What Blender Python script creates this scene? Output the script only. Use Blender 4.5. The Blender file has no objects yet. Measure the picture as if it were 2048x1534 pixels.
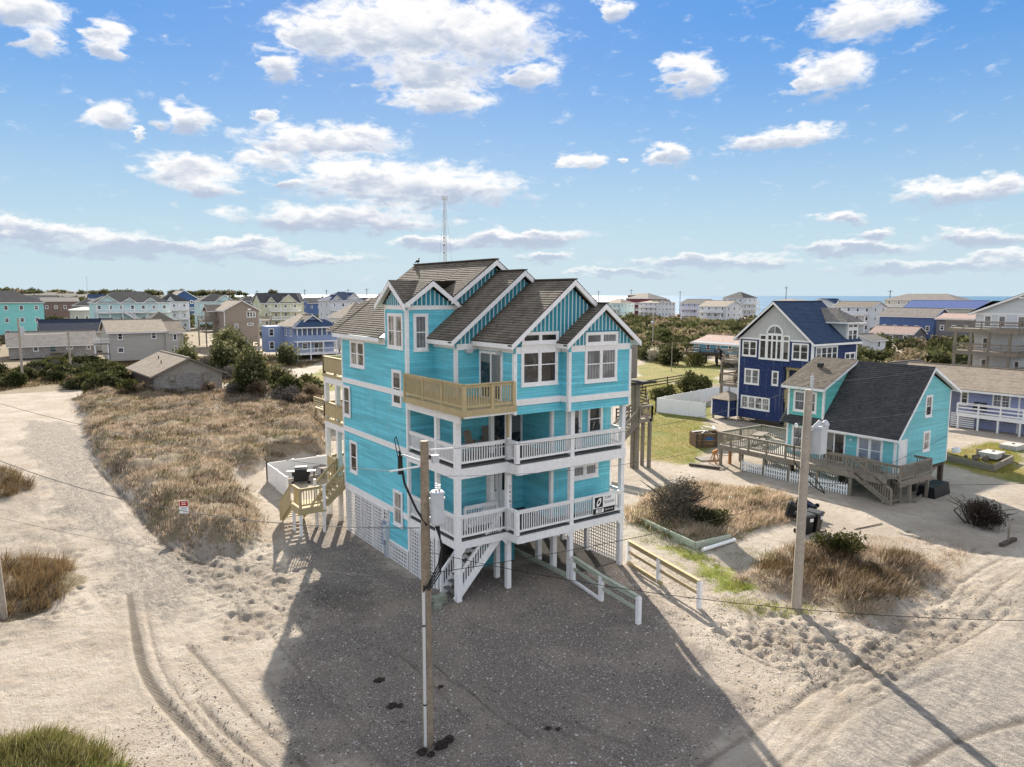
import bpy, math, random
import numpy as np
from mathutils import Vector, Matrix

random.seed(7)
R = math.radians
SC = bpy.context.scene
COL = SC.collection

# ------------------------------------------------------------------ camera
# The whole place lies on the street grid: +X runs along the house fronts, +Y runs inland-to-back, Z up.
cam_d = bpy.data.cameras.new('camera')
cam = bpy.data.objects.new('camera', cam_d)
COL.objects.link(cam)
cam_d.sensor_width = 36.0
cam_d.lens = 25.49
cam_d.clip_start = 0.1
cam_d.clip_end = 90000.0
cam.location = (-13.97, -23.46, 12.0)
cam.rotation_euler = (Matrix.Rotation(R(-35.25), 4, 'Z') @ Matrix.Rotation(R(90 - 6.94), 4, 'X') @ Matrix.Rotation(R(0.11), 4, 'Z')).to_euler()
SC.camera = cam

# ------------------------------------------------------------------ exposure
SC.view_settings.view_transform = 'Standard'
SC.view_settings.look = 'None'
SC.view_settings.gamma = 1.0
SC.view_settings.use_curve_mapping = False
SC.view_settings.exposure = 1.55
SC.cycles.max_bounces = 6
SC.cycles.diffuse_bounces = 3
SC.cycles.glossy_bounces = 3
SC.cycles.transmission_bounces = 3
SC.cycles.transparent_max_bounces = 8
SC.cycles.use_denoising = True
SC.cycles.sample_clamp_indirect = 6.0

# ------------------------------------------------------------------ sun
SUN_EL = 25.6
SUN_AZ = 27.3          # degrees from +Y towards +X
sun_d = bpy.data.lights.new('sun', 'SUN')
sun_d.energy = 3.7
sun_d.angle = R(0.53)
sun_d.color = (1.0, 0.91, 0.79)
sun = bpy.data.objects.new('sun', sun_d)
COL.objects.link(sun)
sdir = Vector((math.sin(R(SUN_AZ)) * math.cos(R(SUN_EL)), math.cos(R(SUN_AZ)) * math.cos(R(SUN_EL)), math.sin(R(SUN_EL))))
sun.rotation_euler = sdir.to_track_quat('Z', 'Y').to_euler()
sun.location = sdir * 200

# ------------------------------------------------------------------ sky with clouds
class NT:
    """small helper for node trees"""
    def __init__(s, tree):
        s.t = tree; s.n = tree.nodes; s.l = tree.links
    def new(s, kind, **kw):
        n = s.n.new(kind)
        for k, v in kw.items():
            setattr(n, k, v)
        return n
    def put(s, sock, v):
        if v is None: return
        if isinstance(v, bpy.types.NodeSocket): s.l.new(v, sock)
        else: sock.default_value = v
    def math(s, op, a, b=None, c=None, clamp=False):
        n = s.n.new('ShaderNodeMath'); n.operation = op; n.use_clamp = clamp
        s.put(n.inputs[0], a); s.put(n.inputs[1], b); s.put(n.inputs[2], c)
        return n.outputs[0]
    def vmath(s, op, a, b=None, c=None):
        n = s.n.new('ShaderNodeVectorMath'); n.operation = op
        s.put(n.inputs[0], a); s.put(n.inputs[1], b); s.put(n.inputs[2], c)
        return n.outputs['Value'] if op in ('LENGTH', 'DOT_PRODUCT', 'DISTANCE') else n.outputs[0]
    def noise(s, vec, scale, detail=4.0, rough=0.55, dist=0.0):
        n = s.n.new('ShaderNodeTexNoise')
        s.put(n.inputs['Vector'], vec)
        n.inputs['Scale'].default_value = scale; n.inputs['Detail'].default_value = detail
        n.inputs['Roughness'].default_value = rough; n.inputs['Distortion'].default_value = dist
        return n.outputs[0]
    def mix(s, f, a, b, mode='MIX'):
        n = s.n.new('ShaderNodeMix'); n.data_type = 'RGBA'; n.blend_type = mode
        s.put(n.inputs[0], f)
        s.put(n.inputs[6], a if isinstance(a, bpy.types.NodeSocket) else tuple(a) + (1.0,))
        s.put(n.inputs[7], b if isinstance(b, bpy.types.NodeSocket) else tuple(b) + (1.0,))
        return n.outputs[2]
    def smooth(s, v, lo, hi, o0=0.0, o1=1.0):
        n = s.n.new('ShaderNodeMapRange'); n.interpolation_type = 'SMOOTHSTEP'
        s.put(n.inputs[0], v); n.inputs[1].default_value = lo; n.inputs[2].default_value = hi
        n.inputs[3].default_value = o0; n.inputs[4].default_value = o1
        return n.outputs[0]
    def sep(s, v):
        n = s.n.new('ShaderNodeSeparateXYZ'); s.put(n.inputs[0], v); return n.outputs
    def comb(s, x, y, z):
        n = s.n.new('ShaderNodeCombineXYZ')
        s.put(n.inputs[0], x); s.put(n.inputs[1], y); s.put(n.inputs[2], z); return n.outputs[0]
    def attr(s, name):
        n = s.n.new('ShaderNodeAttribute'); n.attribute_name = name; return n.outputs['Fac']

# cumulus and banks of cloud: azimuth, elevation, half width, half height (radians)
CLOUDS = [(0.468, 0.329, 0.124, 0.043), (0.572, 0.327, 0.092, 0.041), (0.367, 0.314, 0.056, 0.027), (0.318, 0.28, 0.023, 0.019), (0.513, 0.28, 0.079, 0.023), (0.526, 0.248, 0.066, 0.018), (0.645, 0.281, 0.036, 0.017), (0.043, 0.301, 0.043, 0.021), (0.062, 0.275, 0.022, 0.014), (0.127, 0.293, 0.022, 0.018), (0.131, 0.276, 0.021, 0.009), (0.121, 0.206, 0.03, 0.017), (0.207, 0.209, 0.024, 0.017), (0.29, 0.222, 0.017, 0.01), (0.154, 0.189, 0.008, 0.006), (0.37, 0.194, 0.096, 0.021), (0.301, 0.169, 0.037, 0.013), (0.427, 0.205, 0.039, 0.015), (0.21, 0.148, 0.052, 0.023), (0.229, 0.132, 0.035, 0.011), (0.478, 0.143, 0.15, 0.03), (0.394, 0.158, 0.058, 0.015), (0.322, 0.142, 0.017, 0.011), (0.393, 0.098, 0.132, 0.018), (0.055, 0.068, 0.114, 0.01), (0.158, 0.057, 0.152, 0.012), (0.261, 0.063, 0.049, 0.01), (0.018, 0.074, 0.024, 0.016), (0.309, 0.048, 0.115, 0.008), (0.511, 0.067, 0.054, 0.009), (0.626, 0.076, 0.088, 0.012), (0.67, 0.049, 0.037, 0.008), (0.751, 0.354, 0.019, 0.013), (0.845, 0.275, 0.034, 0.027), (1.012, 0.264, 0.041, 0.023), (0.99, 0.252, 0.026, 0.011), (1.05, 0.317, 0.06, 0.025), (0.964, 0.195, 0.06, 0.011), (0.709, 0.177, 0.025, 0.014), (0.755, 0.176, 0.013, 0.007), (0.811, 0.18, 0.027, 0.012), (1.148, 0.119, 0.058, 0.014), (1.196, 0.123, 0.032, 0.014), (1.032, 0.095, 0.028, 0.009), (1.075, 0.075, 0.016, 0.008), (1.18, 0.067, 0.042, 0.012), (0.885, 0.043, 0.11, 0.01), (1.057, 0.059, 0.07, 0.008), (1.122, 0.034, 0.089, 0.009), (0.768, 0.031, 0.079, 0.005), (1.206, 0.041, 0.028, 0.01)]
world = bpy.data.worlds.new('World')
SC.world = world
world.use_nodes = True
w = NT(world.node_tree)
w.n.clear()
world.cycles.sampling_method = 'NONE'
sky = w.new('ShaderNodeTexSky', sky_type='NISHITA', sun_disc=False)
sky.sun_elevation = R(SUN_EL)
sky.sun_rotation = R(SUN_AZ)
sky.altitude = 10
sky.air_density = 1.0
sky.dust_density = 0.05
sky.ozone_density = 2.2
gen = w.new('ShaderNodeTexCoord').outputs['Generated']
dx, dy, dz = w.sep(gen)
az = w.math('ARCTAN2', dx, dy)
el = w.math('ARCSINE', dz)
ae = w.comb(az, el, 0.0)
wv = w.comb(az, w.math('MULTIPLY', el, 2.1), 0.0)
warp = w.noise(wv, 15.0, 5.0, 0.62)
warp2 = w.noise(w.vmath('ADD', wv, (3.1, 7.7, 0.0)), 17.0, 5.0, 0.62)
wx = w.math('MULTIPLY_ADD', warp, 0.11, -0.055)
wy = w.math('MULTIPLY_ADD', warp2, 0.042, -0.021)
ae2 = w.vmath('ADD', ae, w.comb(wx, wy, 0.0))
dens = None; sumw = None; sumy = None
cur = ae2
for (ca, ce, ra, re_) in CLOUDS:
    ra *= 1.45; re_ *= 1.45
    q = w.vmath('MULTIPLY_ADD', cur, (1 / ra, 1 / re_, 0.0), (-ca / ra, -ce / re_, 0.0))
    f = w.math('SUBTRACT', 1.0, w.vmath('LENGTH', q), clamp=True)
    qy = w.sep(q)[1]
    if dens is None:
        dens, sumw, sumy = f, f, w.math('MULTIPLY', f, qy)
    else:
        dens = w.math('MAXIMUM', dens, f)
        sumw = w.math('ADD', sumw, f)
        sumy = w.math('MULTIPLY_ADD', f, qy, sumy)
    # one cloud after the other, so that the shader needs little memory
    cur = w.vmath('MULTIPLY_ADD', w.comb(sumw, sumy, dens), (1e-9, 1e-9, 0.0), ae2)
n1 = w.noise(wv, 30.0, 6.0, 0.58, 0.3)
# denser broken cloud added over the unseen sky, to whiten and lift the shade
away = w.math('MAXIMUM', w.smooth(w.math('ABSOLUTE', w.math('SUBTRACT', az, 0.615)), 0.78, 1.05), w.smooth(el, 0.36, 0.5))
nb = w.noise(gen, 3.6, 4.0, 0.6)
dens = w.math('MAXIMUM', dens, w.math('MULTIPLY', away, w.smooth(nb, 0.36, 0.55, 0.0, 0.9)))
n3 = w.noise(wv, 110.0, 4.0, 0.65)
d = w.math('ADD', dens, w.math('ADD', w.math('MULTIPLY_ADD', n1, 1.35, -0.70), w.math('MULTIPLY_ADD', n3, 0.20, -0.11)))
alpha = w.smooth(d, 0.06, 0.58)
yy = w.math('DIVIDE', sumy, w.math('ADD', sumw, 0.001))
n2 = w.noise(wv, 70.0, 5.0, 0.6)
lit = w.math('ADD', w.math('MULTIPLY_ADD', yy, 1.15, 0.42), w.math('ADD', w.math('MULTIPLY_ADD', n2, 0.35, -0.175), w.math('MULTIPLY_ADD', w.noise(wv, 20.0, 4.0, .55), 1.1, -0.55)))
thin = w.smooth(d, 0.25, 0.8, 0.5, 0.0)
low = w.smooth(el, 0.03, 0.17, 0.42, 0.0)
lit = w.smooth(w.math('SUBTRACT', w.math('ADD', lit, thin), low), -0.05, 0.95)
skyc = sky.outputs[0]
hsv = w.new('ShaderNodeHueSaturation')
hsv.inputs['Saturation'].default_value = 1.32
lum = w.vmath('DOT_PRODUCT', skyc, (0.25, 0.6, 0.15))
k = w.math('MULTIPLY', w.math('POWER', w.math('MAXIMUM', lum, 0.05), -0.62), 0.78)      # soft shoulder, as a camera's highlight curve
skyc = w.vmath('MULTIPLY', skyc, w.comb(k, w.math('MULTIPLY', k, 0.965), w.math('MULTIPLY', k, 1.02)))
w.put(hsv.inputs['Color'], skyc)
hz = w.math('POWER', w.smooth(el, -0.06, 0.40, 1.0, 0.0), 1.5)
skyc = w.mix(w.math('MULTIPLY', hz, 0.95), hsv.outputs[0], (1.62, 2.12, 2.5))       # moist pale air low over the sea
cloud = w.mix(lit, (1.40, 1.60, 1.98), (2.95, 2.9, 2.84))
# clouds opposite the sun, behind the camera, brightened to fill the shaded walls
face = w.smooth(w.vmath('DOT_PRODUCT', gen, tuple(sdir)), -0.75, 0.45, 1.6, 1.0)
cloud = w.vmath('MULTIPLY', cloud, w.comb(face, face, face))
alpha = w.math('MULTIPLY', alpha, w.smooth(el, 0.0, 0.09, 0.5, 0.97))
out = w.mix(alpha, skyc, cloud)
bg = w.new('ShaderNodeBackground')
bg.inputs['Strength'].default_value = 0.125
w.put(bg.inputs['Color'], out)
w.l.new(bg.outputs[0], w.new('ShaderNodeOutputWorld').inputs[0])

# ------------------------------------------------------------------ materials
MATS = {}
def new_mat(name):
    m = bpy.data.materials.new(name); m.use_nodes = True
    t = NT(m.node_tree); t.n.clear()
    o = t.new('ShaderNodeOutputMaterial'); b = t.new('ShaderNodeBsdfPrincipled')
    t.l.new(b.outputs[0], o.inputs[0])
    b.inputs['Specular IOR Level'].default_value = 0.3
    return m, t, b
def bump(t, b, h, strength=0.5, dist=0.02):
    n = t.new('ShaderNodeBump'); n.inputs['Strength'].default_value = strength; n.inputs['Distance'].default_value = dist
    t.put(n.inputs['Height'], h); t.l.new(n.outputs[0], b.inputs['Normal'])
def pos(t): return t.new('ShaderNodeNewGeometry').outputs['Position']
def vary(c, k): return tuple(min(1.0, x * k) for x in c)

def m_plain(name, c, rough=0.7, metal=0.0, noise=0.0, scale=3.0, spec=0.3):
    if name in MATS: return MATS[name]
    m, t, b = new_mat(name)
    b.inputs['Roughness'].default_value = rough; b.inputs['Metallic'].default_value = metal
    b.inputs['Specular IOR Level'].default_value = spec
    if noise:
        f = t.noise(pos(t), scale, 6.0, 0.6)
        f2 = t.noise(pos(t), scale * 0.17, 3.0, 0.5)
        col = t.mix(t.smooth(f, 0.3, 0.72), vary(c, 1 - noise), vary(c, 1 + noise * 0.6))
        col = t.mix(t.smooth(f2, 0.35, 0.7, 0.0, 0.5), col, vary(c, 1 - noise * 0.8))
        t.put(b.inputs['Base Color'], col)
    else:
        b.inputs['Base Color'].default_value = tuple(c) + (1,)
    MATS[name] = m
    return m

def m_siding(name, c, lap=0.125, wear=0.12):
    """horizontal lap siding: the lap lines are fine relief plus shade put into the colour, with weathering and paint fade"""
    if name in MATS: return MATS[name]
    m, t, b = new_mat(name)
    p = pos(t)
    z = t.sep(p)[2]
    fr = t.math('FRACT', t.math('DIVIDE', z, lap))
    bd = t.math('FLOOR', t.math('DIVIDE', z, lap))
    sx, sy, sz = t.sep(p)
    cell = t.noise(t.comb(t.math('MULTIPLY', sx, 0.28), t.math('MULTIPLY', sy, 0.28), t.math('MULTIPLY', bd, 7.31)), 1.0, 2.0, 0.5)
    f = t.noise(p, 5.0, 8.0, 0.65)
    f2 = t.noise(t.comb(t.math('MULTIPLY', sx, 3.0), t.math('MULTIPLY', sy, 3.0), t.math('MULTIPLY', sz, 0.35)), 1.0, 5.0, 0.6)
    col = t.mix(t.smooth(cell, 0.3, 0.7), vary(c, 1 - wear), vary(c, 1 + wear * 0.7))
    pale = tuple(0.72 * x + 0.28 * 0.55 for x in c)
    col = t.mix(t.smooth(f, 0.5, 0.8, 0.0, 0.55 * wear / 0.12), col, pale)
    col = t.mix(t.smooth(f2, 0.5, 0.8, 0.0, 0.30 * wear / 0.12), col, vary(c, 0.6))
    col = t.mix(t.smooth(f, 0.73, 0.77, 0.0, 0.5 * wear / 0.12), col, (0.35, 0.33, 0.29))
    along = t.math('ADD', sx, sy)
    jt = t.math('FRACT', t.math('ADD', t.math('MULTIPLY', along, 0.27), t.math('MULTIPLY', t.math('SINE', t.math('MULTIPLY', bd, 12.9898)), 43.758)))
    col = t.mix(t.math('MULTIPLY', t.math('LESS_THAN', jt, 0.006), 0.55), col, vary(c, 0.35))
    col = t.mix(t.math('MULTIPLY', t.math('LESS_THAN', fr, 0.12), 0.30), col, vary(c, 0.40))      # shadow line along each lap, put into the colour
    st_ = t.noise(t.comb(t.math('MULTIPLY', sx, 6.0), t.math('MULTIPLY', sy, 6.0), t.math('MULTIPLY', sz, 0.22)), 1.0, 4.0, 0.6)
    col = t.mix(t.smooth(st_, 0.56, 0.74, 0.0, 0.28), col, (0.50, 0.50, 0.47))
    t.put(b.inputs['Base Color'], col)
    b.inputs['Roughness'].default_value = 0.65
    h = t.math('MULTIPLY', t.math('SUBTRACT', 1.0, fr), 1.0)
    bump(t, b, t.math('ADD', h, t.math('MULTIPLY', f, 0.25)), 0.9, 0.018)
    MATS[name] = m
    return m

def m_shake(name, c):
    """weathered shingle wall: small rows of shakes"""
    if name in MATS: return MATS[name]
    m, t, b = new_mat(name)
    p = pos(t); sx, sy, sz = t.sep(p)
    v = t.comb(t.math('ADD', sx, sy), sz, 0.0)
    br = t.new('ShaderNodeTexBrick')
    t.put(br.inputs['Vector'], v)
    br.inputs['Scale'].default_value = 1.0; br.inputs['Brick Width'].default_value = 0.16; br.inputs['Row Height'].default_value = 0.18
    br.inputs['Mortar Size'].default_value = 0.008
    br.inputs['Color1'].default_value = vary(c, 0.75) + (1,); br.inputs['Color2'].default_value = vary(c, 1.2) + (1,); br.inputs['Mortar'].default_value = vary(c, 0.4) + (1,)
    f = t.noise(p, 1.4, 6.0, 0.6)
    col = t.mix(t.smooth(f, 0.4, 0.7, 0.0, 0.6), br.outputs['Color'], vary(c, 0.65))
    t.put(b.inputs['Base Color'], col)
    b.inputs['Roughness'].default_value = 0.85
    fr = t.math('FRACT', t.math('DIVIDE', sz, 0.18))
    bump(t, b, t.math('SUBTRACT', 1.0, fr), 0.8, 0.02)
    MATS[name] = m
    return m

def m_shingle(name, c, c2, expo=0.15):
    """asphalt shingles on a roof mesh that already has stepped courses; UV = metres along and up the slope"""
    if name in MATS: return MATS[name]
    m, t, b = new_mat(name)
    uv = t.new('ShaderNodeUVMap').outputs[0]
    br = t.new('ShaderNodeTexBrick')
    t.put(br.inputs['Vector'], uv)
    br.offset = 0.37; br.offset_frequency = 2
    br.inputs['Scale'].default_value = 1.0; br.inputs['Brick Width'].default_value = 0.21; br.inputs['Row Height'].default_value = expo
    br.inputs['Mortar Size'].default_value = 0.006; br.inputs['Mortar Smooth'].default_value = 0.3; br.inputs['Bias'].default_value = 0.0
    br.inputs['Color1'].default_value = tuple(c) + (1,); br.inputs['Color2'].default_value = tuple(c2) + (1,); br.inputs['Mortar'].default_value = vary(c, 0.35) + (1,)
    f = t.noise(uv, 0.9, 6.0, 0.65)
    f2 = t.noise(uv, 60.0, 2.0, 0.7)
    col = t.mix(t.smooth(f, 0.35, 0.7, 0.0, 0.55), br.outputs['Color'], vary(c2, 1.15))
    col = t.mix(t.smooth(f2, 0.35, 0.65, 0.0, 0.35), col, vary(c, 0.55))
    t.put(b.inputs['Base Color'], col)
    b.inputs['Roughness'].default_value = 0.9
    bump(t, b, t.math('ADD', f2, t.math('MULTIPLY', br.outputs['Fac'], -1.2)), 0.5, 0.01)
    MATS[name] = m
    return m

def m_wood(name, c, var=0.25, sc=1.0, rough=0.8):
    if name in MATS: return MATS[name]
    m, t, b = new_mat(name)
    p = pos(t)
    oi = t.new('ShaderNodeObjectInfo').outputs['Random']
    f = t.noise(t.vmath('MULTIPLY', p, (9.0 * sc, 9.0 * sc, 9.0 * sc)), 1.0, 5.0, 0.65, 1.2)
    f2 = t.noise(p, 0.9 * sc, 4.0, 0.6)
    col = t.mix(t.smooth(f, 0.3, 0.7), vary(c, 1 - var), vary(c, 1 + var))
    col = t.mix(t.smooth(f2, 0.4, 0.7, 0.0, 0.6), col, vary(c, 1 - var * 1.2))
    col = t.mix(t.math('MULTIPLY', oi, 0.35), col, vary(c, 1 - var))
    t.put(b.inputs['Base Color'], col)
    b.inputs['Roughness'].default_value = rough
    bump(t, b, f, 0.3, 0.006)
    MATS[name] = m
    return m

def m_glass(name, c, rough=0.04, curtain=None, fold=26.0):
    """window pane over a dark room; curtain: a pale blind or curtain close behind the pane"""
    if name in MATS: return MATS[name]
    m, t, b = new_mat(name)
    b.inputs['Roughness'].default_value = rough
    b.inputs['Specular IOR Level'].default_value = 0.6
    if curtain:
        p = pos(t); sx, sy, sz = t.sep(p)
        wv_ = t.math('SINE', t.math('MULTIPLY', t.math('ADD', sx, sy), fold))
        col = t.mix(t.smooth(wv_, -1.0, 1.0), vary(curtain, 0.55), curtain)
        f = t.noise(p, 1.1, 3.0, 0.5)
        col = t.mix(t.smooth(f, 0.42, 0.62), col, c)
        t.put(b.inputs['Base Color'], col)
    else:
        # each pane has its own blind, drawn down to a different height, and dim shapes of the room below it
        f = t.noise(pos(t), 2.6, 4.0, 0.6)
        room = t.mix(t.smooth(f, 0.45, 0.7), c, tuple(x * 3.0 + 0.03 for x in c))
        rnd = t.new('ShaderNodeObjectInfo').outputs['Random']
        gz = t.sep(t.new('ShaderNodeTexCoord').outputs['Generated'])[2]
        edge = t.math('MULTIPLY_ADD', rnd, 1.5, 0.22)
        sl = t.math('FRACT', t.math('MULTIPLY', gz, 26.0))
        bl = t.mix(t.smooth(sl, 0.0, 0.8), (0.10, 0.10, 0.095), (0.24, 0.235, 0.22))
        t.put(b.inputs['Base Color'], t.mix(t.smooth(t.math('SUBTRACT', gz, edge), -0.01, 0.01), room, bl))
    MATS[name] = m
    return m

def m_leaf(name, c1, c2, c3, trans=0.35):
    """foliage: each leaf has its own tint (attribute var)"""
    if name in MATS: return MATS[name]
    m = bpy.data.materials.new(name); m.use_nodes = True
    t = NT(m.node_tree); t.n.clear()
    v = t.attr('var'); oi = t.new('ShaderNodeObjectInfo').outputs['Random']
    col = t.mix(t.smooth(v, 0.0, 0.6), c1, c2)
    col = t.mix(t.smooth(v, 0.6, 1.0), col, c3)
    h = t.new('ShaderNodeHueSaturation'); t.put(h.inputs['Color'], col)
    t.put(h.inputs['Value'], t.math('MULTIPLY_ADD', oi, 0.5, 0.75))
    d1 = t.new('ShaderNodeBsdfDiffuse'); t.put(d1.inputs[0], h.outputs[0])
    d2 = t.new('ShaderNodeBsdfTranslucent'); t.put(d2.inputs[0], h.outputs[0])
    mx = t.new('ShaderNodeMixShader'); mx.inputs[0].default_value = trans
    t.l.new(d1.outputs[0], mx.inputs[1]); t.l.new(d2.outputs[0], mx.inputs[2])
    t.l.new(mx.outputs[0], t.new('ShaderNodeOutputMaterial').inputs[0])
    MATS[name] = m
    return m

WHITE = m_plain('white paint', (0.88, 0.865, 0.84), 0.55, noise=0.10, scale=7.0)
WHITE2 = m_plain('clean white vinyl', (0.88, 0.87, 0.84), 0.4)
CREAM = m_plain('cream soffit', (0.72, 0.69, 0.60), 0.6, noise=0.06)
TEAL = m_siding('teal siding', (0.15, 0.58, 0.68), .125, .2)
TEALP = m_plain('deep teal panel', (0.035, 0.27, 0.35), 0.6, noise=0.25, scale=9.0)
BATTEN = m_plain('pale aqua batten', (0.62, 0.76, 0.77), 0.6)
YWOOD = m_wood('new treated lumber', (0.50, 0.40, 0.22), 0.18)
GWOOD = m_wood('weathered deck wood', (0.27, 0.23, 0.18), 0.28)
DWOOD = m_wood('dark creosote wood', (0.10, 0.075, 0.055), 0.35)
POLEW = m_wood('utility pole wood', (0.30, 0.235, 0.165), 0.35, 1.4)
POLEP = m_wood('pale utility pole wood', (0.42, 0.36, 0.29), 0.2, 1.0)
GREENB = m_wood('green tinged lumber', (0.47, 0.50, 0.39), 0.2)
SHN = m_shingle('charcoal brown shingles', (0.115, 0.095, 0.072), (0.23, 0.195, 0.15))
SHD = m_shingle('dark shingles', (0.05, 0.05, 0.055), (0.10, 0.095, 0.09))
SHB = m_shingle('blue shingles', (0.030, 0.055, 0.11), (0.055, 0.09, 0.16))
SHT = m_shingle('tan shingles', (0.27, 0.22, 0.165), (0.40, 0.335, 0.26))
SHG = m_shingle('grey shingles', (0.16, 0.145, 0.13), (0.28, 0.25, 0.22))
SHR = m_shingle('pink tan shingles', (0.36, 0.25, 0.21), (0.46, 0.34, 0.29))
SHM = m_plain('blue metal roof', (0.09, 0.13, 0.30), 0.4, noise=0.15)
GLASS = m_glass('dark window glass', (0.016, 0.018, 0.020))
GLASSC = m_glass('curtained window glass', (0.03, 0.03, 0.03), curtain=(0.42, 0.40, 0.37))
GLASSB = m_glass('window glass over blinds', (0.10, 0.105, 0.11), curtain=(0.27, 0.28, 0.29), fold=40.0)
BLACK = m_plain('black plastic', (0.012, 0.012, 0.013), 0.45)
IRON = m_plain('dark metal', (0.05, 0.05, 0.05), 0.5, 0.6)
STEEL = m_plain('galvanised steel', (0.45, 0.46, 0.47), 0.45, 0.7)
GREYP = m_plain('grey painted steel', (0.55, 0.57, 0.58), 0.5, noise=0.1)
CONC = m_plain('concrete', (0.50, 0.48, 0.44), 0.9, noise=0.2, scale=4.0)
SLAB = m_plain('stained concrete slab', (0.10, 0.09, 0.075), 0.85, noise=0.35, scale=1.5)
RUBBER = m_plain('black cable', (0.015, 0.015, 0.015), 0.6)
WIRE = m_plain('grey cable', (0.12, 0.115, 0.105), 0.5)
INK = m_plain('black print', (0.012, 0.012, 0.012), 0.6)
REDP = m_plain('red print', (0.45, 0.03, 0.02), 0.6)
# ------------------------------------------------------------------ geometry helpers
class MB:
    """collects shapes and links them as ONE mesh object"""
    def __init__(s): s.v = []; s.f = []; s.uv = []
    def poly(s, pts, uv=None):
        i = len(s.v); s.v.extend([tuple(p) for p in pts]); s.f.append(tuple(range(i, i + len(pts))))
        s.uv.append(uv if uv else [(0, 0)] * len(pts))
    def hexa(s, a, b):
        """a, b: matching quads (bottom, top)"""
        i = len(s.v); s.v.extend([tuple(p) for p in a] + [tuple(p) for p in b])
        for q in ((3, 2, 1, 0), (4, 5, 6, 7), (0, 1, 5, 4), (1, 2, 6, 5), (2, 3, 7, 6), (3, 0, 4, 7)):
            s.f.append(tuple(i + k for k in q)); s.uv.append([(0, 0)] * 4)
    def box(s, x0, x1, y0, y1, z0, z1):
        s.hexa([(x0, y0, z0), (x1, y0, z0), (x1, y1, z0), (x0, y1, z0)], [(x0, y0, z1), (x1, y0, z1), (x1, y1, z1), (x0, y1, z1)])
    def beam(s, p, q, w, h, up=(0, 0, 1)):
        """bar from p to q (centre line), w wide and h high"""
        p = Vector(p); q = Vector(q); d = (q - p).normalized(); u = Vector(up)
        if abs(d.dot(u)) > 0.99: u = Vector((0, 1, 0))
        sd = d.cross(u).normalized() * (w / 2); u2 = sd.cross(d).normalized() * (h / 2)
        s.hexa([p - sd - u2, p + sd - u2, p + sd + u2, p - sd + u2], [q - sd - u2, q + sd - u2, q + sd + u2, q - sd + u2])
    def prism(s, pts2, axis, a0, a1):
        """polygon in (cross, z) pushed along an axis from a0 to a1; axis 'x' or 'y', or 'z' with (x, y) points"""
        if axis == 'y': A = [(c, a0, z) for c, z in pts2]; B = [(c, a1, z) for c, z in pts2]
        elif axis == 'x': A = [(a0, c, z) for c, z in pts2]; B = [(a1, c, z) for c, z in pts2]
        else: A = [(x, y, a0) for x, y in pts2]; B = [(x, y, a1) for x, y in pts2]
        s.poly(A[::-1]); s.poly(B); n = len(A)
        for i in range(n):
            j = (i + 1) % n
            s.poly([A[i], A[j], B[j], B[i]])
    def cyl(s, p, q, r0, r1=None, n=10, caps=True):
        p = Vector(p); q = Vector(q); r1 = r0 if r1 is None else r1
        d = (q - p).normalized(); a = Vector((0, 0, 1)) if abs(d.z) < 0.9 else Vector((1, 0, 0))
        x = d.cross(a).normalized(); y = d.cross(x)
        A = [p + (x * math.cos(2 * math.pi * k / n) + y * math.sin(2 * math.pi * k / n)) * r0 for k in range(n)]
        B = [q + (x * math.cos(2 * math.pi * k / n) + y * math.sin(2 * math.pi * k / n)) * r1 for k in range(n)]
        i = len(s.v); s.v.extend([tuple(v) for v in A + B])
        for k in range(n):
            j = (k + 1) % n
            s.f.append((i + k, i + j, i + n + j, i + n + k)); s.uv.append([(0, 0)] * 4)
        if caps:
            s.f.append(tuple(i + k for k in range(n))[::-1]); s.uv.append([(0, 0)] * n)
            s.f.append(tuple(i + n + k for k in range(n))); s.uv.append([(0, 0)] * n)
    def tube(s, pts, r, n=5):
        for a, b in zip(pts[:-1], pts[1:]): s.cyl(a, b, r, r, n, False)
    def blob(s, c, r, n=8, m=5, seed=0, rough=0.25):
        """lumpy stone or clod"""
        rr = random.Random(seed); i = len(s.v)
        for a in range(m + 1):
            th = math.pi * a / m
            for k in range(n):
                ph = 2 * math.pi * k / n; q = 1 + rough * (rr.random() - .5) * 2
                s.v.append((c[0] + r[0] * q * math.sin(th) * math.cos(ph), c[1] + r[1] * q * math.sin(th) * math.sin(ph), c[2] + r[2] * q * math.cos(th)))
        for a in range(m):
            for k in range(n):
                j = (k + 1) % n
                s.f.append((i + a * n + k, i + a * n + j, i + (a + 1) * n + j, i + (a + 1) * n + k)); s.uv.append([(0, 0)] * 4)
    def mesh(s, name, mat):
        me = bpy.data.meshes.new(name)
        me.from_pydata(s.v, [], s.f)
        uvl = me.uv_layers.new(name='UVMap')
        flat = [c for f in s.uv for p in f for c in p]
        uvl.data.foreach_set('uv', flat)
        me.materials.append(mat)
        return me

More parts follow.
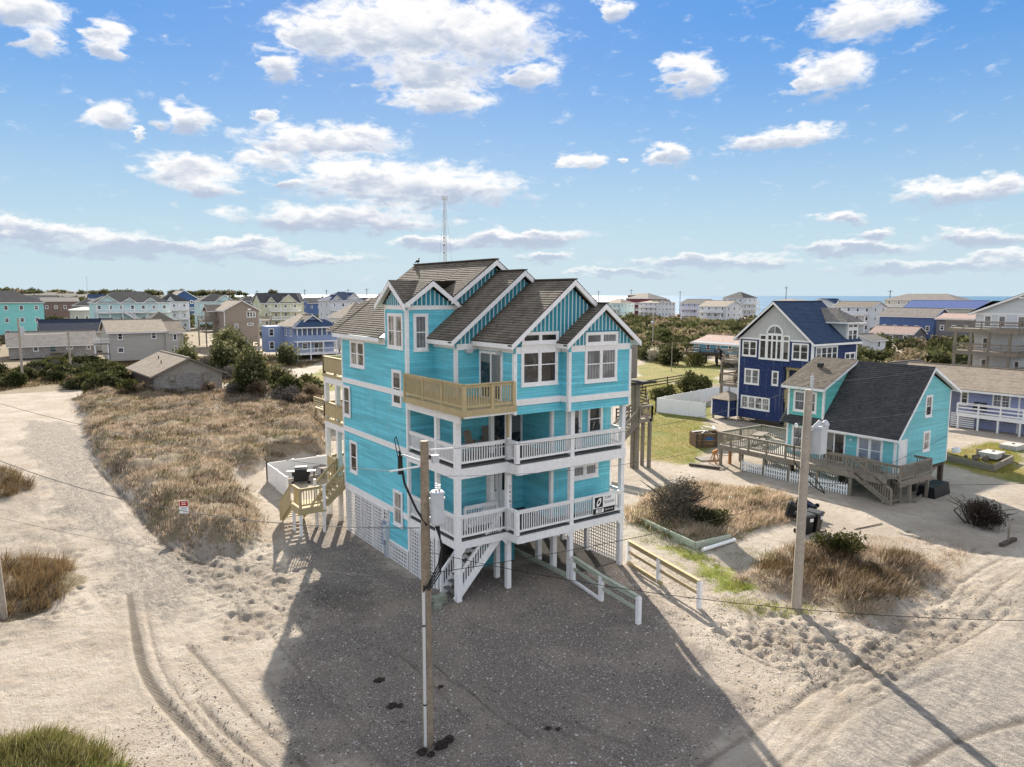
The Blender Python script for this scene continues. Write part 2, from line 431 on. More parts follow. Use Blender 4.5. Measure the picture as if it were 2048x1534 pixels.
def link(name, me, parent=None, loc=(0, 0, 0), rz=0.0):
    o = bpy.data.objects.new(name, me); COL.objects.link(o)
    if parent: o.parent = parent
    o.location = loc
    if rz: o.rotation_euler = (0, 0, rz)
    return o
def part(name, mb, mat, parent=None, loc=(0, 0, 0), rz=0.0, label=None):
    o = link(name, mb.mesh(name, mat), parent, loc, rz)
    if label: o['label'] = label
    return o
def tag(o, label, cat, group=None):
    o['label'] = label; o['category'] = cat
    if group: o['group'] = group
    return o
def thing(name, label, cat, loc=(0, 0, 0), rz=0.0, group=None):
    return tag(link(name, None, None, loc, rz), label, cat, group)
def struct(o, kind='structure', label=None):
    o['kind'] = kind
    if label: o['label'] = label
    return o
def copy_tree(o, parent=None, loc=None, rz=None, scale=None, label=None):
    c = o.copy(); COL.objects.link(c); c.parent = parent
    if loc is not None: c.location = loc
    if rz is not None: c.rotation_euler = (0, 0, rz)
    if scale is not None: c.scale = scale if hasattr(scale, '__len__') else (scale,) * 3
    if label: c['label'] = label
    for ch in list(o.children): copy_tree(ch, c)
    return c

# ---- walls, roofs
def clip(poly, t0, t1):
    def half(P, keep, t):
        out = []
        for i in range(len(P)):
            a, b = P[i], P[(i + 1) % len(P)]
            ka, kb = keep(a[1]), keep(b[1])
            if ka: out.append(a)
            if ka != kb:
                k = (t - a[1]) / (b[1] - a[1]); out.append((a[0] + (b[0] - a[0]) * k, t))
        return out
    P = half(poly, lambda y: y >= t0 - 1e-9, t0)
    return half(P, lambda y: y <= t1 + 1e-9, t1) if len(P) > 2 else []

def slope(mb, pts, along, expo=0.15, lift=0.02, step=True):
    """a roof plane given by its corner points, laid as courses of shingles that overlap the one below"""
    P = [Vector(p) for p in pts]; a = Vector(along).normalized()
    n = (P[1] - P[0]).cross(P[2] - P[0]).normalized()
    if n.z < 0: n = -n
    u = n.cross(a).normalized()
    if u.z < 0: u = -u
    o = P[0]
    st = [((p - o).dot(a), (p - o).dot(u)) for p in P]
    lo = min(q[1] for q in st); hi = max(q[1] for q in st)
    mb.poly([p - n * 0.03 for p in P])
    if not step:
        mb.poly(P, st); return
    t = lo
    while t < hi - 1e-4:
        q = clip(st, t, min(t + expo, hi))
        if len(q) > 2:
            top = [o + a * s_ + u * y + n * (lift * (1 - (y - t) / expo) + 0.002) for s_, y in q]
            mb.poly(top, q)
            lowp = [k for k in range(len(q)) if abs(q[k][1] - t) < 1e-6]
            if len(lowp) >= 2:
                k0 = min(lowp, key=lambda k: q[k][0]); k1 = max(lowp, key=lambda k: q[k][0])
                mb.poly([top[k0], top[k1], top[k1] - n * lift, top[k0] - n * lift], [q[k0], q[k1], q[k1], q[k0]])
        t += expo

def gable(parent, axis, c, zr, e0, z0, e1, z1, a0, a1, mat, trim=WHITE, expo=0.15, fh=0.22, ends=(1, 1), step=True, th=0.06, eaves=(1, 1)):
    """gable roof: ridge along axis at cross position c; eaves at e0 and e1; from a0 to a1"""
    T = (lambda x, a, z: (x, a, z)) if axis == 'y' else (lambda x, a, z: (a, x, z))
    al = (0, 1, 0) if axis == 'y' else (1, 0, 0)
    r = MB()
    if e0 is not None: slope(r, [T(e0, a0, z0), T(e0, a1, z0), T(c, a1, zr), T(c, a0, zr)], al, expo, step=step)
    if e1 is not None: slope(r, [T(e1, a0, z1), T(e1, a1, z1), T(c, a1, zr), T(c, a0, zr)], al, expo, step=step)
    rc = MB()
    rc.beam(T(c, a0, zr + 0.01), T(c, a1, zr + 0.01), 0.26, 0.05)
    roof = part('roof', r, mat, parent)
    part('ridge_cap', rc, mat, roof)
    for a, on, s in ((a0, ends[0], -1), (a1, ends[1], 1)):
        if not on: continue
        q = MB()
        for e, z in ((e0, z0), (e1, z1)):
            if e is None: continue
            q.prism([(e, z - fh - .03), (c, zr - fh - .03), (c, zr - .035), (e, z - .035)], axis, a - .02, a + .025)
        part('rake_board', q, trim, roof)
    for e, z, on in ((e0, z0, eaves[0]), (e1, z1, eaves[1])):
        if e is None or not on: continue
        q = MB()
        sx = 0.02 if e < c else -0.02
        x0, x1 = sorted((e, e + sx))
        q.prism([(x0, z - fh), (x1, z - fh), (x1, z - .035), (x0, z - .035)], axis, a0 + .026, a1 - .026)
        part('fascia_board', q, trim, roof)
    return roof

def hip(parent, x0, x1, y0, y1, z, zr, mat, trim=WHITE, step=False, fh=0.22):
    """hip roof over a rectangle"""
    w, d = x1 - x0, y1 - y0
    r = MB()
    if w >= d:
        k = d / 2; A = (x0 + k, (y0 + y1) / 2, zr); B = (x1 - k, (y0 + y1) / 2, zr)
        slope(r, [(x0, y0, z), (x1, y0, z), B, A], (1, 0, 0), step=step); slope(r, [(x1, y1, z), (x0, y1, z), A, B], (1, 0, 0), step=step)
        slope(r, [(x0, y1, z), (x0, y0, z), A], (0, 1, 0), step=step); slope(r, [(x1, y0, z), (x1, y1, z), B], (0, 1, 0), step=step)
    else:
        k = w / 2; A = ((x0 + x1) / 2, y0 + k, zr); B = ((x0 + x1) / 2, y1 - k, zr)
        slope(r, [(x0, y1, z), (x0, y0, z), A, B], (0, 1, 0), step=step); slope(r, [(x1, y0, z), (x1, y1, z), B, A], (0, 1, 0), step=step)
        slope(r, [(x0, y0, z), (x1, y0, z), A], (1, 0, 0), step=step); slope(r, [(x1, y1, z), (x0, y1, z), B], (1, 0, 0), step=step)
    roof = part('roof', r, mat, parent)
    f = MB()
    f.box(x0, x1, y0, y0 + .03, z - fh, z - .02); f.box(x0, x0 + .03, y0, y1, z - fh, z - .02)
    f.box(x0, x1, y1 - .03, y1, z - fh, z - .02); f.box(x1 - .03, x1, y0, y1, z - fh, z - .02)
    part('fascia_board', f, trim, roof)
    return roof

_WC = {}
def window(parent, face, plane, a, b, z0, z1, units=1, glass=None, rows=2, trim=WHITE, tw=0.11, name='window', muntin=False):
    """window on a wall facing -Y ('v') or -X ('u'); a..b along the wall. Frame as part, each pane as sub-part"""
    glass = glass or GLASS
    a, b = min(a, b), max(a, b)
    w_, h = round(b - a, 2), round(z1 - z0, 2)
    key = (w_, h, units, rows, trim.name, tw, muntin)
    if key not in _WC:
        f = MB(); hw = w_ / 2
        f.box(-hw, hw, -.05, 0.01, h - tw, h); f.box(-hw, hw, -.05, 0.01, 0, tw)
        f.box(-hw - .03, hw + .03, -.075, 0.005, -.035, 0)
        uw = (w_ - tw) / units
        for k in range(units + 1):
            x = -hw + k * uw
            f.box(x, x + tw, -.047, 0.009, tw, h - tw)
        for k in range(units):
            x0, x1 = -hw + k * uw + tw, -hw + (k + 1) * uw
            s = .028
            f.box(x0, x0 + s, -.03, 0, tw, h - tw); f.box(x1 - s, x1, -.03, 0, tw, h - tw)
            f.box(x0 + s, x1 - s, -.03, 0, tw, tw + s); f.box(x0 + s, x1 - s, -.03, 0, h - tw - s, h - tw)
            for r_ in range(1, rows):
                z = tw + (h - 2 * tw) * r_ / rows
                f.box(x0 + s, x1 - s, -.034, 0, z - .02, z + .02)
            if muntin:
                f.box((x0 + x1) / 2 - .008, (x0 + x1) / 2 + .008, -.026, 0, tw + s, h - tw - s)
                for r_ in (.25, .75):
                    z = tw + (h - 2 * tw) * r_
                    f.box(x0 + s, x1 - s, -.024, 0, z - .008, z + .008)
        g = MB(); g.box(-(uw - tw) / 2, (uw - tw) / 2, -.016, -.004, 0, h - 2 * tw)
        _WC[key] = (f.mesh('window', trim), uw, g)
    fm, uw, g = _WC[key]
    mid = (a + b) / 2
    if face == 'v': o = link(name, fm, parent, (mid, plane, z0))
    else: o = link(name, fm, parent, (plane, mid, z0), R(-90))
    gk = key + (glass.name,)
    if gk not in _WC: _WC[gk] = g.mesh('pane', glass)
    for k in range(units):
        x = -w_ / 2 + tw + (k + .5) * uw - tw / 2
        link('pane', _WC[gk], o, (x, 0, tw))
    return o

def door(parent, face, plane, a, b, z0, z1, mat=WHITE, glazed=0.0, name='door', glass=None):
    a, b = min(a, b), max(a, b); w_, h = b - a, z1 - z0
    f = MB(); hw = w_ / 2
    f.box(-hw, -hw + .08, -.05, 0.01, 0, h); f.box(hw - .08, hw, -.05, 0.01, 0, h); f.box(-hw + .08, hw - .08, -.05, 0.01, h - .08, h)
    f.box(-hw + .08, hw - .08, -.025, 0.005, 0, h - .08)
    if not glazed:
        for zz0, zz1 in ((.15, .45), (.52, .9)):
            f.box(-hw + .2, hw - .2, -.035, -.02, h * zz0, h * zz1)
    loc, rz = ((mid := (a + b) / 2), plane, z0), 0.0
    if face == 'u': loc, rz = (plane, (a + b) / 2, z0), R(-90)
    o = part(name, f, mat, parent, loc, rz)
    if glazed:
        g = MB(); g.box(-hw + .17, hw - .17, -.034, -.02, h * (1 - glazed), h - .2)
        part('pane', g, glass or GLASS, o)
    k = MB(); k.blob((hw - .15, -.06, h * .47), (.03, .03, .03), 6, 4, 1, 0); part('handle', k, IRON, o)
    return o

def slider(parent, face, plane, a, b, z0, z1, glass=None, trim=WHITE):
    """two-leaf sliding glass door"""
    a, b = min(a, b), max(a, b); w_, h = b - a, z1 - z0; hw = w_ / 2
    f = MB()
    f.box(-hw, -hw + .1, -.06, .01, 0, h); f.box(hw - .1, hw, -.06, .01, 0, h); f.box(-hw + .1, hw - .1, -.06, .01, h - .1, h); f.box(-hw + .1, hw - .1, -.06, .01, 0, .06)
    f.box(-.04, .04, -.045, .008, .06, h - .1)
    loc, rz = ((a + b) / 2, plane, z0), 0.0
    if face == 'u': loc, rz = (plane, (a + b) / 2, z0), R(-90)
    o = part('sliding_door', f, trim, parent, loc, rz)
    for s in (-1, 1):
        g = MB(); x0, x1 = sorted((s * .04, s * (hw - .1))); g.box(x0, x1, -.03 + .012 * s, -.018 + .012 * s, .06, h - .1); part('pane', g, glass or GLASS, o)
    k = MB(); k.box(-.09, -.065, -.075, -.045, h * .42, h * .52); part('handle', k, IRON, o)
    return o

_BAL = {}
def railing(parent, p, q, h, mat, gap=0.115, posts=None, pw=0.1, bw=0.036, zb=0.09, single=True, skip_ends=0.05, top=(0.11, 0.045), name='railing', bmat=None, slats=0, face_off=0.0):
    """railing from p to q (floor points, may slope). Rails and posts are one part; balusters are sub-parts (or joined when far off)"""
    p = Vector(p); q = Vector(q); L = (Vector((q.x, q.y, 0)) - Vector((p.x, p.y, 0))).length
    up = Vector((0, 0, 1)); m = MB()
    m.beam(p + up * (h - top[1] / 2), q + up * (h - top[1] / 2), top[0], top[1])
    if not slats:
        m.beam(p + up * (h - top[1] - .055), q + up * (h - top[1] - .055), 0.04, 0.085)
        m.beam(p + up * (zb + .04), q + up * (zb + .04), 0.04, 0.085)
    else:
        for k in range(slats):
            zz = h - .14 - (h - .25) * k / max(1, slats - 1) * .92
            m.beam(p + up * zz, q + up * zz, 0.035, 0.12)
    for t in (posts or []):
        c = p.lerp(q, t); m.box(c.x - pw / 2, c.x + pw / 2, c.y - pw / 2, c.y + pw / 2, c.z - .02, c.z + h - .01 - top[1])
    n = max(1, int(round((L - 2 * skip_ends) / gap)))
    hb = h - top[1] - zb - .1
    if not slats and not single:
        for k in range(1, n):
            c = p.lerp(q, (skip_ends + (L - 2 * skip_ends) * k / n) / L); m.box(c.x - bw / 2, c.x + bw / 2, c.y - bw / 2, c.y + bw / 2, c.z + zb + .06, c.z + zb + .06 + hb)
    o = part(name, m, mat, parent)
    if not slats and single:
        key = (round(hb, 3), bw, (bmat or mat).name)
        if key not in _BAL:
            bm = MB(); bm.box(-bw / 2, bw / 2, -bw / 2, bw / 2, 0, hb); _BAL[key] = bm.mesh('baluster', bmat or mat)
        for k in range(1, n):
            c = p.lerp(q, (skip_ends + (L - 2 * skip_ends) * k / n) / L)
            link('baluster', _BAL[key], o, (c.x, c.y, c.z + zb + .06))
    return o

def post(parent, x, y, z0, z1, w_=0.2, mat=WHITE, name='post'):
    m = MB(); m.box(x - w_ / 2, x + w_ / 2, y - w_ / 2, y + w_ / 2, z0, z1); return part(name, m, mat, parent)

def stairs(parent, p, q, width_dir, width, mat, n=None, stringer=0.28, tread=None, name='staircase', rails=0.0, rmat=None, gap=.12, single=False):
    """straight flight from foot p to head q (middle of the near edge line), treads as sub-parts"""
    p = Vector(p); q = Vector(q); wd = Vector(width_dir).normalized() * width
    m = MB()
    m.beam(p + Vector((0, 0, -.02)), q + Vector((0, 0, -.12)), .05, stringer)
    o = part(name, m, mat, parent)
    m = MB(); m.beam(p + wd + Vector((0, 0, -.02)), q + wd + Vector((0, 0, -.12)), .05, stringer); part('stringer', m, mat, o)
    n = n or max(3, int(round(abs(q.z - p.z) / .19)))
    run = (q - p); run.z = 0
    st = run / n
    tm = MB()
    A = Vector((0, 0, 0)); tm.hexa([A, A + wd, A + wd + st * 1.12, A + st * 1.12], [v + Vector((0, 0, .045)) for v in (A, A + wd, A + wd + st * 1.12, A + st * 1.12)])
    me = tm.mesh('tread', tread or mat)
    for k in range(n):
        c = p + st * k; c.z = p.z + (q.z - p.z) * (k + 1) / n - .05
        link('tread', me, o, c)
    if rails:
        for off in (Vector((0, 0, 0)), wd):
            railing(o if False else parent, p + off, q + off, rails, rmat or mat, gap, [0.0, 1.0], single=single, zb=.12, name='stair_railing')
    return o

def lattice(parent, face, plane, a, b, z0, z1, mat=WHITE, gap=0.15, bw=0.055, zb=None, frame=.07):
    """open square lattice panel in one piece; zb = (z0 at a, z0 at b) for a sloping foot"""
    m = MB(); a, b = min(a, b), max(a, b)
    P = (lambda x, o, z: (x, plane + o, z)) if face == 'v' else (lambda x, o, z: (plane + o, x, z))
    def bx(x0, x1, za, zb_, o0, o1):
        c = [P(x0, o0, za), P(x1, o0, za), P(x1, o1, za), P(x0, o1, za)]; d_ = [P(x0, o0, zb_), P(x1, o0, zb_), P(x1, o1, zb_), P(x0, o1, zb_)]
        m.hexa(c, d_)
    n = max(1, int((b - a) / gap))
    for k in range(n + 1):
        x = a + (b - a) * k / n; bx(x - bw / 2, x + bw / 2, z0, z1, -.006, .006)
    n = max(1, int((z1 - z0) / gap))
    for k in range(n + 1):
        z = z0 + (z1 - z0) * k / n; bx(a, b, z - bw / 2, z + bw / 2, .007, .018)
    if frame:
        bx(a - frame / 2, a + frame / 2, z0, z1, -.03, -.007); bx(b - frame / 2, b + frame / 2, z0, z1, -.03, -.007); bx(a + frame / 2, b - frame / 2, z1 - frame, z1, -.03, -.007)
    return part('lattice_panel', m, mat, parent)

def from_np(name, V, F, mat, var=None, parent=None, loc=(0, 0, 0)):
    me = np_mesh(name, V, F, mat, var)
    return link(name, me, parent, loc)
def np_mesh(name, V, F, mat, var=None, attrs=None):
    me = bpy.data.meshes.new(name); F = np.asarray(F, np.int32); k = F.shape[1]
    me.vertices.add(len(V)); me.vertices.foreach_set('co', np.asarray(V, np.float32).ravel())
    me.loops.add(F.size); me.loops.foreach_set('vertex_index', F.ravel())
    me.polygons.add(len(F)); me.polygons.foreach_set('loop_start', np.arange(0, F.size, k, dtype=np.int32))
    try: me.polygons.foreach_set('loop_total', np.full(len(F), k, np.int32))
    except Exception: pass
    me.update(calc_edges=True)
    if var is not None:
        a = me.attributes.new('var', 'FLOAT', 'POINT'); a.data.foreach_set('value', np.asarray(var, np.float32))
    for nm, arr in (attrs or {}).items():
        a = me.attributes.new(nm, 'FLOAT', 'POINT'); a.data.foreach_set('value', np.asarray(arr, np.float32))
    if mat: me.materials.append(mat)
    return me

def label_text(parent, text, size, loc, rot, mat, name='lettering', align='CENTER', ext=0.002):
    c = bpy.data.curves.new(name, 'FONT'); c.body = text; c.size = size; c.align_x = align; c.align_y = 'CENTER'; c.extrude = ext; c.resolution_u = 2
    c.materials.append(mat)
    tmp = bpy.data.objects.new(name, c); me = bpy.data.meshes.new_from_object(tmp); bpy.data.objects.remove(tmp)
    o = bpy.data.objects.new(name, me); COL.objects.link(o); o.parent = parent; o.location = loc; o.rotation_euler = rot
    return o
# ------------------------------------------------------------------ ground: one terrain, cut into its kinds of surface
def vnoise(x, y, sc, seed=0):
    """smooth value noise in numpy"""
    rs = np.random.RandomState(seed); T = rs.rand(256, 256)
    X = x / sc; Y = y / sc; xi = np.floor(X).astype(int); yi = np.floor(Y).astype(int); fx = X - xi; fy = Y - yi
    fx = fx * fx * (3 - 2 * fx); fy = fy * fy * (3 - 2 * fy)
    g = lambda i, j: T[i % 256, j % 256]
    return (g(xi, yi) * (1 - fx) + g(xi + 1, yi) * fx) * (1 - fy) + (g(xi, yi + 1) * (1 - fx) + g(xi + 1, yi + 1) * fx) * fy
def fbm(x, y, sc, oct=4, seed=0):
    s = 0; a = 1; t = 0
    for k in range(oct):
        s = s + a * vnoise(x, y, sc / 2 ** k, seed + k); t += a; a *= .5
    return s / t
def polydist(x, y, P):
    """signed distance to a polygon, positive inside"""
    n = len(P); ins = np.zeros(x.shape, bool); dm = np.full(x.shape, 1e9)
    for i in range(n):
        (x1, y1), (x2, y2) = P[i], P[(i + 1) % n]
        c = ((y1 > y) != (y2 > y)) & (x < (x2 - x1) * (y - y1) / ((y2 - y1) if y2 != y1 else 1e-9) + x1)
        ins ^= c
        L = (x2 - x1) ** 2 + (y2 - y1) ** 2 + 1e-9
        t = np.clip(((x - x1) * (x2 - x1) + (y - y1) * (y2 - y1)) / L, 0, 1)
        dm = np.minimum(dm, np.hypot(x - x1 - t * (x2 - x1), y - y1 - t * (y2 - y1)))
    return np.where(ins, dm, -dm)
def linedist(x, y, P):
    dm = np.full(x.shape, 1e9)
    for (x1, y1), (x2, y2) in zip(P[:-1], P[1:]):
        L = (x2 - x1) ** 2 + (y2 - y1) ** 2 + 1e-9
        t = np.clip(((x - x1) * (x2 - x1) + (y - y1) * (y2 - y1)) / L, 0, 1)
        dm = np.minimum(dm, np.hypot(x - x1 - t * (x2 - x1), y - y1 - t * (y2 - y1)))
    return dm
def smooth_line(P, n=6):
    P = [np.array(p, float) for p in P]; out = []
    for i in range(len(P) - 1):
        p0 = P[max(i - 1, 0)]; p1 = P[i]; p2 = P[i + 1]; p3 = P[min(i + 2, len(P) - 1)]
        for k in range(n):
            t = k / n
            out.append(tuple(.5 * ((2 * p1) + (-p0 + p2) * t + (2 * p0 - 5 * p1 + 4 * p2 - p3) * t * t + (-p0 + 3 * p1 - 3 * p2 + p3) * t ** 3)))
    out.append(tuple(P[-1])); return out

DUNE = [(-7.4, 72.5), (-0.6, 81.6), (6.3, 68.2), (13.2, 63.5), (15.5, 56), (12.0, 46.4), (5.8, 29.4), (1.3, 28.4), (-2.5, 25.0), (-2.6, 18.0), (-3.6, 13.4), (-5.4, 10.7), (-6.8, 12.3), (-7.9, 15.0), (-8.1, 19.5), (-8.5, 29.0), (-8.6, 40.4), (-7.8, 56.4)]
GRAVEL = [(0.8, 17.0), (-0.3, 3.5), (9.1, 0.1), (8.4, -1.0), (3.0, -11.5), (-3, -12.5), (-8.6, -6.0), (-7.9, -2.3), (-4.3, 5.2), (-3.2, 9.3)]
LAWNS = [[(59.4, 50.8), (62.2, 39.8), (35.8, 16.2), (30.9, 13.1), (25.9, 10.4), (25.1, 13.9), (28.6, 19.5)],
         [(120, 105), (90, 58), (65.8, 41), (58, 49)],
         [(41.0, 0.6), (40.4, -4.9), (51.2, -1.0), (52.5, 2.0), (43.6, 2)],
         [(16.3, 73.2), (24, 84), (30, 92), (40, 100), (24, 66), (15.6, 60.0)]]
GREEN = [(11.5, -.4), (12.2, -.3), (11.9, -1.9), (11.6, -3.2), (10.8, -5.6), (9.7, -6.0), (9.5, -5.2), (9.9, -4.0), (10.6, -2.2)]
DUNER = [(11.0, -4.9), (13, -4.0), (15.1, -4.1), (17.9, -4.3), (18.8, -5.8), (19.7, -7.3), (19.2, -9.2), (15.1, -10.2), (12.2, -10.4), (11.2, -9.4), (12.0, -8.0), (10.7, -6.6)]
BED = [(13.6, 4.5), (18.0, 7.1), (21.4, 6.9), (23.0, 4.3), (23.8, 1.0), (20.4, -1.1), (14.4, -1.3), (12.5, -1.1), (12.6, 3.2)]
ASPH = [(19.8, -12.5), (14.3, -12.8), (10.7, -13.4), (5.6, -13.2), (0.6, -14.5), (-20, -19), (-40, -27), (-30, -40), (40, -30), (60, -10), (40, -12)]
ROADL = [(-14.5, 64.7), (-11.6, 75.4), (-8.3, 73.1), (-7.6, 56.4), (-8.3, 29.0), (-7.9, 15.0), (-5.9, 9.0), (-5.7, 1.7), (-8.9, -6.0), (-10.3, -4.9), (-10.5, 5.0), (-10.9, 13.3), (-12.0, 25.9), (-14.5, 44.6)]
GREYR = [[(-12.1, 59.5), (-8.8, 53.9), (-9.0, 34.5), (-9.0, 19.0), (-8.6, 13.0), (-9.6, 7.2), (-10.6, 10.9), (-11.6, 23.2), (-13.2, 43.9)], [(-10.9, 13.3), (-8.5, 11.6), (-7.5, 6.8), (-8.5, 4.6), (-10.5, 7.1)]]
CHURN = [[(8.6, -10.3), (11.2, -10.7), (16.2, -11.0), (21.1, -11.3), (18.7, -12.2), (11.5, -12.3), (9.0, -13.0), (5.8, -11.8), (7.2, -11.0)], [(-8.3, 13.9), (-4.0, 9.3), (-4.6, 4.8), (-6.0, 1.4), (-7.3, 2.3), (-7.5, 6.8)], [(8.2, -7.1), (10.5, -9.2), (8.1, -11.5), (6.7, -11.3), (6.2, -8.6)], [(-14.6, 33.4), (-11.2, 25.4), (-11.7, 11.7), (-13.2, 6.9), (-18, 7.9)]]
WET = [(-3.6, 5.3), (-2.4, 3.9), (-2.6, 1.6), (-3.4, 0.6), (-4.5, 1.8), (-4.5, 4.1)]
CLUMPS = [[(-16.6, 16.4), (-13.5, 15.9), (-12.2, 14.2), (-11.9, 11.8), (-12.4, 9.6), (-13.4, 8.9), (-14.7, 8.4), (-17, 9)], [(-18.6, 37.7), (-14.2, 36.1), (-13.0, 31.8), (-13.6, 27.7), (-18.6, 27.7)], [(-16.7, -0.2), (-13.7, -1.0), (-12.5, -2.5), (-11.9, -3.7), (-12.5, -5.0), (-16.7, -3.9)]]
DRIVEB = [(22.2, 13.0), (26.9, 10.7), (26.1, 5.8), (26.1, 0.1), (27.4, -3.3), (37, -2), (42, -5), (40, -10), (23.0, -11.1), (22, -6), (24.8, 0), (24.2, 5), (20, 8.5), (12, 9), (12, 13)]
TRACKS = [([(-10.4, 8.2), (-10.7, 4.7), (-10.9, 1.4), (-10.7, -1.2), (-10.3, -3.6), (-9.9, -5.8), (-9.4, -8)], .17, 1.0), ([(-9.4, 2.4), (-9.1, -0.3), (-8.8, -3.2), (-8.4, -5.4), (-8.2, -7.0)], .14, .55), ([(-9.9, -1.4), (-9.6, -3.5), (-9.1, -5.8)], .13, .7),
          ([(-8.1, 13.8), (-7.3, 8.6), (-7.1, 5.3), (-7.4, 3.3)], .12, .6), ([(-8.3, 16.7), (-7.6, 11.0), (-6.3, 7.3), (-5.9, 3.3)], .12, .6), ([(-9.1, 34.7), (-8.5, 22.3), (-8.0, 13.3), (-6.8, 9.6)], .15, .7),
          ([(1.6, -13.3), (3.7, -13.1), (6.8, -13.2), (10.4, -13.6)], .14, .4), ([(4.5, -15.3), (6.8, -15.5), (9.2, -16.1)], .16, .7), ([(5.9, -8.8), (5.9, -10.4), (6.7, -11.3), (8.9, -12.1), (12, -12.4)], .12, .5), ([(-4.1, -1.3), (-3.7, -2.5), (-3.8, -7.0)], .07, .5), ([(-3.1, -3.7), (-3.0, -6.3), (-2.9, -8.6)], .07, .55),
          ([(-9.9, 8.2), (-10.2, 4.7), (-10.4, 1.4), (-10.25, -1.2), (-9.9, -3.6), (-9.5, -5.8), (-9, -8)], .12, .45), ([(6.5, -11.9), (9, -12.6), (14, -12.2), (20, -11.4)], .13, .5)]

_tr = random.Random(31)
def lanes(base, offs, wd, s0, s1, pair=1.5):
    P = smooth_line(base, 4)
    for o in offs:
        for half in (0, pair):
            ph = _tr.random() * 6; Q = []
            for i, (x, y) in enumerate(P):
                a = P[max(0, i - 1)]; b = P[min(len(P) - 1, i + 1)]; dx_, dy_ = b[0] - a[0], b[1] - a[1]; L = math.hypot(dx_, dy_) + 1e-6
                k = o + half + .22 * math.sin(i * .35 + ph); Q.append((x - dy_ / L * k, y + dx_ / L * k))
            TRACKS.append((Q, wd * (.8 + .5 * _tr.random()), s0 + (s1 - s0) * _tr.random()))
lanes([(-10.3, 62), (-10.6, 40), (-10.6, 25), (-10.0, 14), (-9.3, 8), (-8.9, 3), (-8.6, -3), (-8.0, -9), (-6, -16)], (-2.0, -1.1, -.2, .5), .12, .12, .42)
lanes([(-8.8, 24), (-8.0, 15), (-7.3, 10), (-6.2, 5.5), (-4.6, 0), (-3, -5), (-1, -11)], (-.9, -.2, .6), .10, .14, .5, 1.35)
lanes([(23, -11.0), (17, -11.4), (11, -11.8), (6, -12.2), (1, -12.8), (-5, -13.6), (-10, -15)], (-1.6, -.7, .1, .9), .12, .14, .5)
lanes([(24, -6), (21, -9.5), (16, -11.0), (10, -11.0), (6.5, -9.4)], (-.4, .4), .11, .15, .5)
lanes([(9.3, -8.0), (8.0, -9.0), (5, -11), (1.5, -12.2), (-3, -12.8)], (-.5, .3), .10, .12, .4)
lanes([(26, 8), (24.8, 3), (24.6, -2), (23, -8), (21, -12)], (-.6, .3), .13, .12, .4)
def axis(lo, f0, f1, hi, step, grow):
    a = list(np.arange(f0, f1, step)); s = step; x = f1
    up = []
    while x < hi: up.append(x); s *= grow; x += s
    up.append(hi); s = step; x = f0; dn = []
    while True:
        s *= grow; x -= s
        if x < lo: break
        dn.append(x)
    dn.append(lo)
    return np.array(dn[::-1] + a + up)
GX = axis(-900, -15.0, 14.0, 345, 0.10, 1.045)
GY = axis(-120, -16.0, 14.0, 1700, 0.10, 1.04)
X, Y = np.meshgrid(GX, GY, indexing='ij')
def soft(dist, k, amp=0.0, sc=1.5, seed=3):
    return np.clip(.5 + (dist + amp * (fbm(X, Y, sc, 4, seed) - .5) * 2) / k, 0, 1)
d_dune = np.maximum(polydist(X, Y, DUNE), polydist(X, Y, DUNER))
for q in CLUMPS + [BED]: d_dune = np.maximum(d_dune, polydist(X, Y, q))
d_grav = polydist(X, Y, GRAVEL)
d_lawn = np.full(X.shape, -1e9)
for q in LAWNS: d_lawn = np.maximum(d_lawn, polydist(X, Y, q))
d_green = polydist(X, Y, GREEN)
d_asph = polydist(X, Y, ASPH)
d_roadl = polydist(X, Y, ROADL)
d_drive = polydist(X, Y, DRIVEB)
d_grey = np.maximum(polydist(X, Y, GREYR[0]), polydist(X, Y, GREYR[1]))
d_churn = np.full(X.shape, -1e9)
for q in CHURN: d_churn = np.maximum(d_churn, polydist(X, Y, q))
d_wet = polydist(X, Y, WET)
rut = np.zeros(X.shape); berm = np.zeros(X.shape)
near = (X > -20) & (X < 24) & (Y > -18) & (Y < 40)
for P, wd, s in TRACKS:
    dd = np.full(X.shape, 9.0); dd[near] = linedist(X[near], Y[near], smooth_line(P))
    fade = np.clip(.25 + 1.5 * fbm(X, Y, 3.5, 2, int(wd * 1000) % 90), 0, 1)
    rut = np.maximum(rut, s * fade * np.clip(1.3 - dd / wd, 0, 1) * (dd < wd * 1.3)); berm = np.maximum(berm, s * fade * np.exp(-((dd - wd * 1.7) / (wd * .45)) ** 2))
far = np.hypot(X + 14, Y + 23)
# outside the mapped yards the land is scrub and dune grass; the strips between houses stay sandy
outside = (Y > 84) | (X > 62) | (X < -17) | ((X > 24) & (Y > 18) & (d_lawn < 0) & (Y > 52))
sandy = np.clip((fbm(X, Y, 38, 3, 40) - .52) * 9, 0, 1)
m_scrub = np.where(outside, 1 - sandy * .8, 0) * np.clip((d_lawn * -1) / 2, 0, 1) * np.clip(-d_roadl / 1.5, 0, 1)
m_dune = np.maximum(soft(d_dune, 1.2, 1.0, 1.6, 3), m_scrub)
m_grav = soft(d_grav, 2.2, .9, 1.2, 9)
m_lawn = np.maximum(soft(d_lawn, 3.0, 2.2, 5, 12), 0)
m_green = soft(d_green, 1.2, 1.1, 1.0, 14)
m_asph = soft(d_asph, 3.0, 2.6, 5.0, 18)
m_grey = soft(d_grey, 1.6, 1.6, 1.4, 21)
m_churn = soft(d_churn, 1.2, .8, 1.0, 25)
m_wet = soft(d_wet, 1.4, .9, 1.0, 27)
Z = (fbm(X, Y, 7, 3, 50) - .5) * .12 + (fbm(X, Y, 90, 3, 52) - .5) * np.clip((far - 110) / 100, 0, 1) * 2.0
